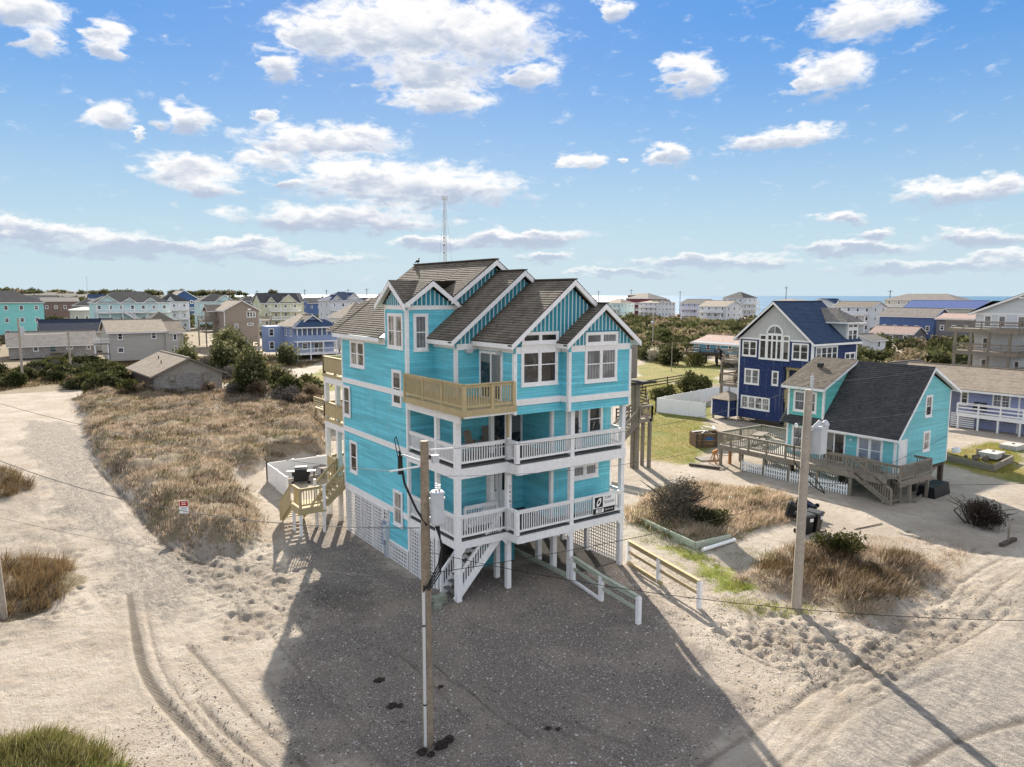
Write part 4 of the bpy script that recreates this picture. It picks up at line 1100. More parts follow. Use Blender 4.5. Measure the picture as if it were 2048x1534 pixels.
# house number and estate board
for k, ch in enumerate('26187'):
    label_text(H, ch, .2, (2.53, .005, 4.28 - k * .2), (R(90), 0, 0), INK, 'house_number')
S = thing('rental_sign', 'white estate board with black logo tied to the lowest deck railing', 'sign', (6.9, -.83, 3.06))
m = MB(); m.box(-.62, .62, -.012, .012, -.4, .4); part('board', m, WHITE2, S)
m = MB(); m.box(-.53, -.07, -.02, -.0125, -.12, .33); lg = part('logo', m, INK, S)
q = MB()
def ring(cx, cz, rx, rz, t, sh):
    pr = None
    for k in range(17):
        a = 2 * math.pi * k / 16
        o = (cx + math.cos(a) * rx + math.sin(a) * rz * sh, cz + math.sin(a) * rz); i = (cx + math.cos(a) * rx * t + math.sin(a) * rz * t * sh, cz + math.sin(a) * rz * t)
        if pr: q.poly([(pr[0][0], -.024, pr[0][1]), (o[0], -.024, o[1]), (i[0], -.024, i[1]), (pr[1][0], -.024, pr[1][1])])
        pr = (o, i)
ring(-.3, .105, .12, .17, .5, .35); q.poly([(-.47, -.0245, -.075), (-.3, -.0245, -.06), (-.36, -.0245, .0)]); q.poly([(-.13, -.0245, .285), (-.3, -.0245, .27), (-.24, -.0245, .21)])
part('logo_ring', q, WHITE2, lg)
m = MB(); m.box(-.62, .62, -.02, -.0125, -.4, -.16); part('phone_strip', m, INK, S)
m = MB(); m.box(-.46, -.02, -.026, -.0205, -.36, -.2); part('number_plate', m, WHITE2, S)
label_text(S, 'SURF', .17, (.03, -.016, .25), (R(90), 0, 0), INK, align='LEFT'); label_text(S, 'or', .09, (-.01, -.016, .13), (R(90), 0, 0), REDP, align='LEFT'); label_text(S, 'SOUND', .17, (.03, -.016, .05), (R(90), 0, 0), INK, align='LEFT')
label_text(S, '207', .17, (-.24, -.03, -.28), (R(90), 0, 0), INK); label_text(S, '800.237.1138', .085, (.3, -.024, -.28), (R(90), 0, 0), WHITE2)
# chairs on the middle deck
def rocker(x, y, rz, label, z=5.41):
    c = thing('porch_chair', label, 'chair', (x, y, z), rz, 'weathered chairs on the middle deck')
    m = MB()
    for k in range(5): m.box(-.25 + k * .1, -.16 + k * .1, -.25, .22, .38, .41)
    part('seat', m, GWOOD, c)
    for k in range(5):
        m = MB(); xx = -.2 + k * .1; m.beam((xx, .2, .4), (xx, .42, 1.05), .08, .02, (0, 1, 0)); part('slat', m, GWOOD, c)
    for s in (-1, 1):
        m = MB(); m.beam((s * .27, -.28, 0), (s * .27, -.25, .6), .05, .05); m.beam((s * .27, .2, 0), (s * .27, .22, .6), .05, .05); part('leg', m, GWOOD, c)
        m = MB(); m.box(s * .3 - .05, s * .3 + .05, -.32, .3, .6, .63); part('armrest', m, GWOOD, c)
rocker(1.65, 1.3, R(20), 'weathered slatted deck chair nearer the corner post of the middle deck')
rocker(2.7, 1.75, R(-15), 'weathered slatted deck chair beside the sliding door of the middle deck')
# rear decks of new lumber, seen past the left corner
for z, h in ((5.41, .88), (7.82, .92)):
    m = MB(); m.box(.2, 8.0, 11.12, 14.3, z - .05, z); part('deck_floor', m, YWOOD, H)
    hb('deck_beam', [(.22, .3, 11.12, 14.28, z - .52, z - .06)]); hb('deck_beam', [(.22, 8.0, 14.22, 14.3, z - .52, z - .06)]); hb('rim_board', [(.16, .22, 11.12, 14.36, z - .16, z - .005)], YWOOD)
    m = MB()
    for k in range(17): m.box(.2, .225, 11.16 + k * .19, 11.34 + k * .19, z + .12, z + h - .1)
    part('privacy_board', m, YWOOD, H)
    railing(H, (.25, 14.25, z), (.25, 11.15, z), h, YWOOD, .12, [0, .5], .12, top=(.15, .045), single=False); railing(H, (.25, 14.25, z), (8.0, 14.25, z), h, YWOOD, .15, [0, .33, .66, 1], .12, top=(.15, .045), single=False)
for x, y in ((.32, 14.15), (.32, 12.6), (4.0, 14.15), (7.9, 14.15)): post(H, x, y, -.2, 7.4, .22)
m = MB(); m.box(-.05, 8.0, 11.12, 13.4, 2.4, 2.47); part('deck_floor', m, YWOOD, H, label='first floor rear landing')
hb('rim_board', [(-.06, 0.0, 11.12, 13.4, 2.15, 2.46)], YWOOD)
railing(H, (.25, 13.4, 2.47), (4.0, 13.4, 2.47), 1.0, YWOOD, .12, [0, 1], .1, single=False)
m = MB()
for k in range(10): m.box(-.03, -.005, 12.3 + k * .12, 12.4 + k * .12, 2.6, 3.45)
part('privacy_board', m, YWOOD, H)
stairs(H, (2.0, 15.4, 5.2), (4.6, 15.4, 7.7), (0, 1, 0), 1.0, YWOOD, 12); stairs(H, (4.5, 15.4, 2.6), (2.0, 15.4, 5.2), (0, 1, 0), 1.0, YWOOD, 12)
m = MB(); m.box(2.0, 5.2, 15.3, 16.5, 5.1, 5.2); m.box(4.4, 5.8, 14.3, 16.5, 2.5, 2.6); part('stair_landing', m, YWOOD, H)
railing(H, (2.0, 15.35, 5.2), (4.6, 15.35, 7.7), .9, YWOOD, .13, [0, 1], single=False, name='stair_railing')
# side landing and stairs of new lumber by the lattice
m = MB(); m.box(-2.35, -1.05, 11.25, 12.4, 1.35, 1.43); part('side_landing', m, YWOOD, H)
m = MB(); m.box(-2.4, -2.36, 11.2, 12.45, 1.1, 1.44); m.box(-2.36, -1.04, 11.2, 11.24, 1.1, 1.44); m.box(-1.04, -1.0, 11.2, 12.45, 1.1, 1.44); part('rim_board', m, YWOOD, H)
for x, y in ((-2.3, 11.3), (-2.3, 12.35), (-1.1, 12.35), (-1.1, 11.3)): post(H, x, y, -.2, 1.25, .13)
post(H, -1.1, 11.2, 1.2, 2.5, .12); post(H, -1.1, 12.5, 1.2, 2.5, .12)
railing(H, (-2.3, 11.3, 1.43), (-1.12, 11.3, 1.43), 1.0, YWOOD, .13, [0], .12); railing(H, (-2.3, 12.4, 1.43), (-2.3, 11.36, 1.43), 1.0, YWOOD, .13, None)
stairs(H, (-1.0, 11.25, 1.43), (.15, 11.25, 2.47), (0, 1, 0), 1.15, YWOOD, 6)
railing(H, (-1.0, 11.22, 1.43), (.1, 11.22, 2.5), 1.0, YWOOD, .13, [1], name='stair_railing'); railing(H, (-1.0, 12.45, 1.43), (.1, 12.45, 2.5), 1.0, YWOOD, .13, [1], name='stair_railing')
stairs(H, (-2.3, 14.3, .1), (-2.3, 12.45, 1.43), (1, 0, 0), 1.15, YWOOD, 7)
railing(H, (-2.36, 14.3, .1), (-2.36, 12.45, 1.43), 1.0, YWOOD, .13, [0], name='stair_railing')
m = MB()
for k in range(13):
    y = 12.5 + k * .145; z0 = 1.43 - (y - 12.45) * .72; m.box(-2.4, -2.38, y, y + .135, max(0, z0 - .1), z0 + .9)
part('privacy_board', m, YWOOD, H)
# right-hand stair tower of dark piles with its porch roof
m = MB(); m.box(8.3, 9.6, 9.5, 11.0, 7.7, 9.7); part('rear_annex', m, DWOOD, H)
m = MB(); slope(m, [(8.2, 11.7, 6.25), (11.0, 11.7, 6.05), (11.0, 13.6, 6.05), (8.2, 13.6, 6.25)], (0, 1, 0), step=False); part('roof', m, SHD, H, label='flat dark porch roof')
hb('fascia_board', [(8.2, 11.0, 11.64, 11.69, 5.98, 6.14)])
for o in list(H.children): o.location = Vector(o.location) - HL
# ------------------------------------------------------------------ neighbouring houses
def settle(h, o):
    """parts were modelled in place: move them into the frame of their house"""
    for c in list(h.children): c.location = Vector(c.location) - Vector(o)
def wallbox(h, x0, x1, y0, y1, z0, z1, mat, name='wall', label=None):
    m = MB(); m.box(x0, x1, y0, y1, z0, z1); return part(name, m, mat, h, label=label)
def boxes(h, name, bs, mat=WHITE):
    m = MB()
    for q in bs: m.box(*q)
    return part(name, m, mat, h)
def gwall(h, axis, a, th, pts, mat, name='gable_wall'):
    m = MB(); m.prism(pts, axis, a, a + th); return part(name, m, mat, h)

# ---- teal saltbox house across the yard
B0 = (32.1, 1.5, 0)
B = thing('saltbox_house', 'small turquoise saltbox house on dark piles with a long weathered deck', 'house', B0)
BT = m_siding('sea green siding', (.14, .52, .47)); BT2 = m_siding('aqua siding', (.20, .57, .60))
wallbox(B, 29.0, 35.3, -2.2, 5.2, 1.45, 3.55, BT2)
gwall(B, 'y', -2.2, 7.4, [(29.0, 3.55), (35.3, 3.55), (35.3, 6.1), (32.4, 7.38), (32.2, 7.38), (29.0, 3.7)], BT2, 'wall')
wallbox(B, 29.0, 33.0, 2.65, 5.2, 3.5, 6.0, BT, 'wall', 'sea green two storey bay')
m = MB(); m.prism([(29.0, 5.98), (32.4, 5.98), (32.4, 7.55)], 'y', 2.66, 5.18); part('wall', m, BT, B)
m = MB(); slope(m, [(28.55, -2.5, 3.62), (28.55, 5.5, 3.62), (32.4, 5.5, 7.72), (32.4, -2.5, 7.72)], (0, 1, 0), .16, .03)
part('roof', m, SHD, B, label='steep dark front slope of the roof')
m = MB(); slope(m, [(36.0, -2.5, 6.02), (36.0, 5.5, 6.02), (32.4, 5.5, 7.72), (32.4, -2.5, 7.72)], (0, 1, 0), .16, .03); part('roof', m, SHG, B)
m = MB(); slope(m, [(28.6, 2.4, 6.12), (28.6, 5.5, 6.12), (32.42, 5.5, 7.78), (32.42, 2.4, 7.78)], (0, 1, 0), .16, .025); part('roof', m, SHN, B, label='brown shed roof of the upper bay')
m = MB(); m.prism([(28.5, 3.42), (32.4, 7.52), (32.4, 7.70), (28.5, 3.6)], 'y', -2.53, -2.49); m.prism([(36.05, 5.82), (32.4, 7.5), (32.4, 7.70), (36.05, 5.99)], 'y', -2.53, -2.49); part('rake_board', m, WHITE, B)
m = MB(); m.prism([(36.0, 5.9), (32.4, 7.58), (32.4, 7.62), (36.0, 5.95)], 'y', -2.48, -2.2); part('soffit', m, WHITE, B)
m = MB(); m.prism([(28.58, 5.95), (32.4, 7.6), (32.4, 7.75), (28.58, 6.1)], 'y', 2.37, 2.40); m.prism([(29.02, 3.95), (31.9, 7.0), (31.9, 7.12), (29.02, 4.07)], 'y', 2.60, 2.645); part('rake_board', m, WHITE, B)
boxes(B, 'fascia_board', [(28.53, 28.57, -2.45, 2.6, 3.46, 3.6), (28.57, 28.61, 2.42, 5.5, 5.92, 6.1)])
boxes(B, 'corner_board', [(28.965, 28.998, 2.58, 2.72, 1.5, 5.95), (29.0, 29.12, 2.61, 2.645, 4.1, 5.95), (28.965, 28.998, 5.08, 5.22, 1.5, 5.95), (28.97, 28.999, -2.19, -2.0, 1.5, 3.5), (35.2, 35.32, -2.23, -2.202, 1.5, 6.0)])
window(B, 'u', 28.995, 3.1, 4.78, 4.4, 5.8, 2, GLASSB); window(B, 'u', 28.995, 3.2, 4.78, 1.75, 3.45, 2, GLASSB)
slider(B, 'u', 28.995, 1.0, 2.5, 1.52, 3.42, GLASS); window(B, 'u', 28.995, -1.36, .25, 1.85, 3.44, 2, m_glass('window glass over pale blinds', (.16, .2, .27), curtain=(.33, .37, .44), fold=0.0))
window(B, 'v', -2.203, 32.04, 32.88, 4.6, 5.96, 1, GLASSC); window(B, 'v', -2.203, 32.05, 32.9, 2.45, 3.72, 1, GLASSC)
d_ = door(B, 'v', -2.22, 29.1, 30.05, 1.52, 3.5, WHITE)
m = MB(); m.blob((28.9, .62, 3.1), (.06, .08, .06), 8, 5); part('porch_light', m, WHITE2, B)
m = MB(); m.prism([(30.9, 7.2), (31.2, 7.32), (31.2, 7.5), (30.9, 7.5)], 'y', 4.1, 4.4); part('roof_vent', m, IRON, B)
for x in (29.3, 31.7, 35.1):
    for y in (-2.0, 1.3, 4.9): post(B, x, y, -.2, 1.45, .26, DWOOD, 'pile')
boxes(B, 'floor_beam', [(29.05, 35.25, -2.1, -1.9, 1.2, 1.449), (29.05, 35.25, 4.8, 5.0, 1.2, 1.449)], DWOOD)
m = MB(); m.beam((31.9, -2.05, .1), (34.9, -2.05, 1.4), .05, .2); m.beam((31.9, -1.98, 1.4), (34.9, -1.98, .1), .05, .2); part('cross_brace', m, GWOOD, B)
DW2 = m_wood('silvered deck boards', (.36, .325, .28), .15)
m = MB()
m.box(27.3, 28.96, -2.55, 9.45, 1.44, 1.5); m.box(28.96, 32.2, 5.25, 9.45, 1.44, 1.5); m.box(28.96, 30.9, -3.3, -2.24, 1.44, 1.5); part('deck_floor', m, DW2, B)
boxes(B, 'rim_board', [(27.24, 27.3, -2.6, 9.5, 1.16, 1.5), (27.301, 30.9, -3.36, -3.3, 1.16, 1.5), (27.301, 32.2, 9.45, 9.5, 1.16, 1.5)], GWOOD)
rl = dict(bw=.045, pw=.1, top=(.14, .04))
railing(B, (27.3, 9.45, 1.5), (27.3, -2.5, 1.5), .92, GWOOD, .15, [0, .09, .21, .33, .45, .57, .69, .8, .9, 1], **rl)
railing(B, (27.3, -3.3, 1.5), (30.9, -3.3, 1.5), .92, GWOOD, .15, [0, .5, 1], **rl); railing(B, (30.9, -3.3, 1.5), (30.9, -2.3, 1.5), .92, GWOOD, .15, None, **rl); railing(B, (27.3, -2.5, 1.5), (27.3, -3.3, 1.5), .92, GWOOD, .15, None, **rl)
railing(B, (27.3, 9.45, 1.5), (32.2, 9.45, 1.5), .92, GWOOD, .15, [.5, 1], **rl); railing(B, (32.2, 9.45, 1.5), (32.2, 5.3, 1.5), .92, GWOOD, .15, [.5], **rl)
railing(B, (28.3, 1.6, 1.5), (28.3, -1.6, 1.5), .75, GWOOD, .18, [0, 1], **rl)
for y in (9.3, 7.5, 5.7, 3.8, 1.8, -.36, -2.4): post(B, 27.4, y, -.2, 1.3, .16, GWOOD)
for x, y in ((28.7, -3.2), (30.8, -3.2), (29.6, 9.3), (32.1, 9.3), (29.8, 7.3), (32.1, 6)): post(B, x, y, -.2, 1.4, .16, GWOOD)
stairs(B, (27.35, -2.9, .05), (27.35, -.5, 1.48), (1, 0, 0), .95, GWOOD, 8)
railing(B, (27.26, -2.9, .05), (27.26, -.5, 1.45), .95, GWOOD, .14, [0, 1], bw=.045, name='stair_railing'); railing(B, (28.3, -2.9, .05), (28.3, -.5, 1.45), .95, GWOOD, .14, [0], bw=.045, name='stair_railing')
settle(B, B0)
# picket fence below the deck
PK0 = (27.3, 3.6, 0)
PF = thing('picket_fence', 'low white picket fence along the piles below the weathered deck', 'fence', PK0)
pk = MB(); pk.prism([(-.045, 0), (.045, 0), (.045, .66), (0, .74), (-.045, .66)], 'x', -.012, .012); pkm = pk.mesh('picket', WHITE2)
for (a, b) in ((7.4, 5.85), (5.55, 3.95), (3.65, 1.95), (1.65, -.2)):
    boxes(PF, 'rail', [(27.31, 27.34, b, a, .22, .3), (27.31, 27.34, b, a, .5, .58)], WHITE2)
    n = int((a - b) / .16)
    for k in range(n + 1): link('picket', pkm, PF, (27.295, a - (a - b) * k / n, .02))
for (a, b) in ((7.2, 5.0), (4.6, 1.5)):
    boxes(PF, 'rail', [(29.41, 29.44, b, a, .22, .3), (29.41, 29.44, b, a, .5, .58)], WHITE2)
    n = int((a - b) / .16)
    for k in range(n + 1): link('picket', pkm, PF, (29.395, a - (a - b) * k / n, .02))
settle(PF, PK0)

# ---- navy house with the arched window
C0 = (47.5, 17, 0)
Cn = thing('navy_house', 'tall navy blue house with a pale gable and an arched white window', 'house', C0)
NAVY = m_siding('navy siding', (.012, .03, .115), .11, .16); PALE = m_plain('pale grey vertical siding', (.50, .50, .49), .7, noise=.06)
wallbox(Cn, 44, 51, 13.0, 20.7, 5.6, 8.0, NAVY)
wallbox(Cn, 44, 51, 15.9, 20.7, .45, 5.6, NAVY)
gwall(Cn, 'x', 44.0, 6.9, [(13.0, 8.0), (20.7, 8.0), (16.9, 11.25)], PALE, 'gable_wall')
for k in range(26):
    y = 13.2 + k * .29; zt = 8 + 3.25 * (1 - abs(y - 16.9) / 3.85)
    if zt > 8.2: boxes(Cn, 'batten', [(43.98, 44.001, y - .02, y + .02, 8.0, zt - .05)], PALE)
gable(Cn, 'x', 16.9, 11.5, 12.6, 7.85, 21.15, 7.95, 43.55, 51.2, SHB, expo=.18, step=True)
boxes(Cn, 'frieze_board', [(43.96, 43.999, 13.05, 15.2, 7.92, 8.08), (43.96, 43.999, 18.5, 20.7, 7.92, 8.08), (44.1, 50.95, 12.965, 12.998, 7.6, 7.8)])
boxes(Cn, 'corner_board', [(43.955, 43.999, 20.6, 20.75, .45, 7.9), (43.955, 43.999, 12.97, 13.15, 5.6, 7.9), (44.0, 44.12, 12.96, 12.999, 5.6, 7.55), (50.9, 51.02, 12.96, 12.999, 5.6, 7.55)])
window(Cn, 'u', 43.995, 18.75, 20.37, 6.3, 7.8, 2); window(Cn, 'u', 43.995, 13.4, 15.04, 6.3, 7.82, 2)
window(Cn, 'u', 43.99, 17.7, 18.5, 6.15, 8.45, 1, rows=1); window(Cn, 'u', 43.99, 15.3, 16.05, 6.15, 8.45, 1, rows=1); window(Cn, 'u', 43.98, 16.08, 17.68, 6.15, 8.5, 3, rows=1)
boxes(Cn, 'transom_bar', [(43.9, 43.97, 15.35, 18.48, 7.85, 8.0)])
m = MB(); gl = MB(); N = 14
for k in range(N):
    a0, a1 = math.pi * k / N, math.pi * (k + 1) / N
    P = lambda a, r: (16.88 + r * math.cos(a), 8.55 + r * math.sin(a) * .95)
    m.prism([P(a0, .72), P(a0, .88), P(a1, .88), P(a1, .72)], 'x', 43.93, 43.99)
    gl.poly([(43.965, 16.88, 8.55), (43.965,) + P(a0, .73), (43.965,) + P(a1, .73)])
m.box(43.93, 43.99, 16.0, 17.76, 8.5, 8.58); m.box(43.94, 43.98, 16.85, 16.9, 8.58, 9.22)
aw = part('arched_window', m, WHITE, Cn); part('pane', gl, GLASSB, aw)
window(Cn, 'u', 43.995, 18.37, 20.0, 3.66, 5.15, 2, GLASSB); window(Cn, 'u', 43.995, 16.3, 17.0, 3.8, 5.15, 1, GLASSB); window(Cn, 'u', 43.995, 17.1, 20.3, 1.3, 2.55, 4, GLASSC)
window(Cn, 'v', 12.995, 44.38, 47.8, 6.25, 7.55, 4); window(Cn, 'v', 12.995, 49.05, 50.75, 5.7, 6.85, 2)
wallbox(Cn, 48.9, 50.95, 12.9, 15.5, 7.8, 9.6, PALE, 'dormer_wall')
window(Cn, 'v', 12.89, 49.15, 50.75, 7.9, 9.0, 2); window(Cn, 'v', 12.89, 49.15, 50.75, 9.05, 9.5, 2, rows=1, tw=.09)
m = MB()
for q in ([(48.4, 12.5, 9.6), (51.4, 12.5, 9.6), (49.9, 14.6, 10.9)], [(48.4, 16.5, 9.6), (48.4, 12.5, 9.6), (49.9, 14.6, 10.9), (49.9, 16.5, 10.9)], [(51.4, 12.5, 9.6), (51.4, 16.5, 9.6), (49.9, 16.5, 10.9), (49.9, 14.6, 10.9)]): slope(m, q, (1, 0, 0) if q[0][1] == q[1][1] else (0, 1, 0), .18, step=False)
part('dormer_roof', m, SHG, Cn); boxes(Cn, 'fascia_board', [(48.38, 51.42, 12.47, 12.5, 9.5, 9.62), (48.37, 48.4, 12.5, 15.2, 9.5, 9.62)])
lattice(Cn, 'u', 44.02, 20.6, 16.0, -.1, .45, DWOOD, .16, .06)
# side decks and stairs
for z in (2.55, 5.55):
    boxes(Cn, 'deck_floor', [(44.4, 50.8, 13.2, 15.88, z - .22, z)], YWOOD)
    m = MB()
    for k in range(17): m.box(44.36, 44.39, 13.2 + k * .16, 13.34 + k * .16, z + .05, z + .95)
    part('privacy_board', m, YWOOD, Cn); railing(Cn, (44.4, 13.2, z), (50.8, 13.2, z), 1.0, YWOOD, .2, [0, .5, 1], single=False)
for x, y in ((44.5, 13.3), (44.5, 15.7), (47.5, 13.3), (50.7, 13.3)): post(Cn, x, y, -.2, 5.6, .18, YWOOD)
stairs(Cn, (44.5, 14.0, .2), (46.9, 14.0, 2.5), (0, 1, 0), 1.2, GWOOD, 10)
for z in (3.3, 5.7):
    boxes(Cn, 'deck_floor', [(44.9, 50.5, 20.75, 23.6, z - .28, z)], GWOOD)
    railing(Cn, (44.9, 23.6, z), (44.9, 20.8, z), 1.0, GWOOD, .16, [0], single=False); railing(Cn, (44.9, 23.6, z), (50.5, 23.6, z), 1.0, GWOOD, .2, [0, .5, 1], single=False)
for x, y in ((45, 23.5), (50.4, 23.5), (45, 21.0)): post(Cn, x, y, -.2, 5.7, .22, GWOOD)
stairs(Cn, (46, 21.6, 3.35), (48.5, 21.6, 5.7), (0, 1, 0), 1.1, GWOOD, 11, rails=.95)
# lean-to store
wallbox(Cn, 43.0, 44.6, 20.9, 22.95, .35, 2.0, NAVY, 'lean_to_wall'); boxes(Cn, 'corner_board', [(42.95, 42.999, 20.86, 20.98, .35, 2.0), (42.95, 42.999, 22.88, 23.0, .35, 2.0)])
m = MB()
for q, a in (([(42.75, 20.65, 2.0), (42.75, 23.2, 2.0), (44.2, 22.0, 2.75)], (0, 1, 0)), ([(42.75, 20.65, 2.0), (45.2, 20.65, 2.0), (44.2, 22.0, 2.75)], (1, 0, 0)), ([(42.75, 23.2, 2.0), (45.2, 23.2, 2.0), (44.2, 22.0, 2.75)], (1, 0, 0))): slope(m, q, a, step=False)
part('lean_to_roof', m, SHT, Cn)
for y in (21.0, 22.85): post(Cn, 43.1, y, -.2, .36, .15, GWOOD)
settle(Cn, C0)

# ---- lavender house behind
D0 = (62, 3, 0)
Dh = thing('lavender_house', 'low lavender house with a wide grey roof and a white slatted deck', 'house', D0)
LAV = m_siding('lavender siding', (.33, .36, .55), .12, .08)
wallbox(Dh, 58.4, 65.5, -9.8, 7.0, .02, 3.6, LAV)
gable(Dh, 'y', 62.2, 5.3, 57.6, 3.55, 66.6, 3.6, -10.2, 13.5, SHT, expo=.2)
gable(Dh, 'x', 15.5, 5.1, 12.8, 3.5, 18.2, 3.5, 62, 68.5, SHG, expo=.2)
wallbox(Dh, 62.5, 68, 13.2, 17.8, .02, 3.45, LAV); wallbox(Dh, 60, 64, 7, 13.2, .02, 3.5, LAV)
window(Dh, 'u', 58.395, 2.8, 4.25, 2.1, 3.4, 2, GLASSB, muntin=True); window(Dh, 'u', 58.395, 6.2, 6.9, 2.0, 3.3, 1); window(Dh, 'u', 58.395, -2.2, -.6, 2.1, 3.4, 2)
boxes(Dh, 'corner_board', [(58.34, 58.39, 2.05, 2.2, 0, 3.5)])
boxes(Dh, 'deck_floor', [(57.0, 58.36, -6, 6.5, 1.35, 1.47)], WHITE2); boxes(Dh, 'rim_board', [(56.96, 57.0, -6, 6.52, 1.15, 1.47)], WHITE2)
railing(Dh, (57.0, 6.5, 1.47), (57.0, -6, 1.47), .95, WHITE2, .2, [0, .14, .28, .42, .56, .7, .84, 1], .12, slats=3, top=(.14, .05))
for y in (6.4, 4.75, 3.15, 1.45, -.4, -2.2, -4.0): post(Dh, 57.05, y, -.2, 1.2, .14, WHITE2)
for k in range(5): boxes(Dh, 'basement_window', [(58.36, 58.39, 5.3 - k * 1.0 - .85, 5.3 - k * 1.0, .85, 1.28)], GLASS)
boxes(Dh, 'slat_screen', [(57.4, 57.44, 5.2, 7.2, .12 + k * .19, .22 + k * .19) for k in range(7)], WHITE2)
settle(Dh, D0)
g = thing('deck_grill', 'covered black grill standing on the white slatted deck', 'grill', (57.6, 4.9, 1.47))
m = MB(); m.box(-.25, .25, -.5, .5, .35, .8); m.prism([(-.25, .8), (.25, .8), (.2, 1.05), (-.15, 1.05)], 'y', -.45, .45); part('body', m, BLACK, g); m = MB()
for a in (-.2, .2):
    for b_ in (-.4, .4): m.cyl((a, b_, 0), (a, b_, .36), .025, n=6)
part('leg_frame', m, IRON, g)

# ---- grey house with three wooden decks
E0 = (77, 6, 0)
Eh = thing('grey_deck_house', 'tall pale grey house with three long weathered wooden balconies', 'house', E0)
PG = m_siding('pale grey siding', (.66, .69, .70), .13, .06)
wallbox(Eh, 74.2, 82, -6, 12.6, .1, 10.4, PG)
gwall(Eh, 'x', 74.2, 7.0, [(1.0, 10.4), (12.4, 10.4), (6.8, 12.6)], PG)
gable(Eh, 'x', 6.8, 12.85, .2, 10.1, 13.2, 10.15, 73.7, 82.5, SHD, expo=.2)
m = MB(); slope(m, [(74.0, 13.2, 10.25), (74.0, 11.0, 11.5), (82, 11.0, 11.5), (82, 13.2, 10.25)], (1, 0, 0), step=False); part('roof', m, SHD, Eh)
m = MB(); m.beam((73.66, 6.8, 12.6), (73.66, 6.8, 11.8), .05, .12, (0, 1, 0)); m.beam((73.66, 5.2, 11.85), (73.66, 8.4, 11.85), .05, .12); m.beam((73.66, 5.6, 12.2), (73.66, 6.8, 11.9), .05, .1); m.beam((73.66, 8.0, 12.2), (73.66, 6.8, 11.9), .05, .1); part('gable_truss', m, WHITE, Eh)
boxes(Eh, 'frieze_board', [(74.16, 74.198, -6, 12.6, 10.0, 10.2)])
for z, ext in ((3.75, 13.7), (6.1, 13.7), (8.5, 14.6)):
    boxes(Eh, 'deck_floor', [(71.9, 74.18, 7.5, ext, z - .12, z)], GWOOD); boxes(Eh, 'rim_board', [(71.84, 71.9, 7.5, ext, z - .4, z + .02), (71.9, 74.18, 7.44, 7.5, z - .4, z + .02)], GWOOD)
    railing(Eh, (71.9, ext, z), (71.9, 7.5, z), .85, GWOOD, .2, [0, .25, .5, .75, 1], .1, slats=3); railing(Eh, (71.9, 7.5, z), (74.1, 7.5, z), .85, GWOOD, .2, None, .1, slats=3)
    window(Eh, 'u', 74.195, 11.0, 11.8, z + .1, z + 1.45, 1, GLASSB); 
for y in (13.6, 12.0, 10.3, 8.3): post(Eh, 72.0, y, -.2, 8.3, .24, GWOOD)
window(Eh, 'u', 74.195, 9.6, 10.4, 8.6, 9.95, 1, GLASSB); window(Eh, 'u', 74.195, 7.8, 8.6, 8.6, 9.95, 1); window(Eh, 'u', 74.195, 6.2, 7.0, 8.6, 9.95, 1); window(Eh, 'u', 74.195, 8.0, 8.6, 3.85, 5.2, 1)
settle(Eh, E0)

# ---- weathered shingle cottage at the left
F0 = (0.2, 67.2, 0)
Fh = thing('shingle_cottage', 'weathered grey shingle cottage with a tan roof among the bushes', 'house', F0, R(3.5))
SHK = m_shake('weathered cedar shakes', (.32, .295, .265)); SHV = m_wood('weathered vertical boards', (.38, .345, .30), .25)
wallbox(Fh, .0, 7.4, 0, 12.5, .3, 2.85, SHK)
gwall(Fh, 'y', 0.0, 12.5, [(0, 2.85), (7.4, 2.85), (3.7, 4.45)], SHV)
for k in range(18):
    x = .3 + k * .4; zt = 2.85 + 1.6 * (1 - abs(x - 3.7) / 3.7)
    boxes(Fh, 'batten', [(x - .03, x + .03, -.03, .001, 2.85, max(2.9, zt - .1))], SHV)
gable(Fh, 'y', 3.7, 4.72, -.55, 2.72, 7.95, 2.72, -.5, 13.0, SHT, trim=GWOOD, expo=.2, fh=.16)
window(Fh, 'v', -.005, 1.45, 2.25, 1.75, 2.75, 1, GLASSC, trim=GWOOD); window(Fh, 'v', -.005, 5.0, 5.8, 1.75, 2.75, 1, GLASSC, trim=GWOOD)
wallbox(Fh, -.02, .02, 1.0, 12.0, .8, 2.7, DWOOD, 'porch_wall')
boxes(Fh, 'deck_floor', [(-1.9, -.03, -.3, 4.5, .75, .95)], GWOOD); railing(Fh, (-1.9, -.3, .95), (-.1, -.3, .95), .9, GWOOD, .16, [0, 1]); railing(Fh, (-1.9, 4.5, .95), (-1.9, -.3, .95), .9, GWOOD, .16, [0, .5], single=False)
for x, y in ((-1.8, -.2), (-1.8, 4.3), (.2, .1), (7.2, .1)): post(Fh, x, y, -.2, .8, .2, DWOOD, 'pile')
boxes(Fh, 'skirt_board', [(.1, 7.3, .05, .1, -.1, .3)], DWOOD)
for x, y in ((1.7, 4.2), (2.3, 8.0)):
    m = MB(); z = 2.72 + (x + .55) * .47; m.cyl((x, y, z - .1), (x, y, z + .4), .06); part('roof_vent', m, IRON, Fh)

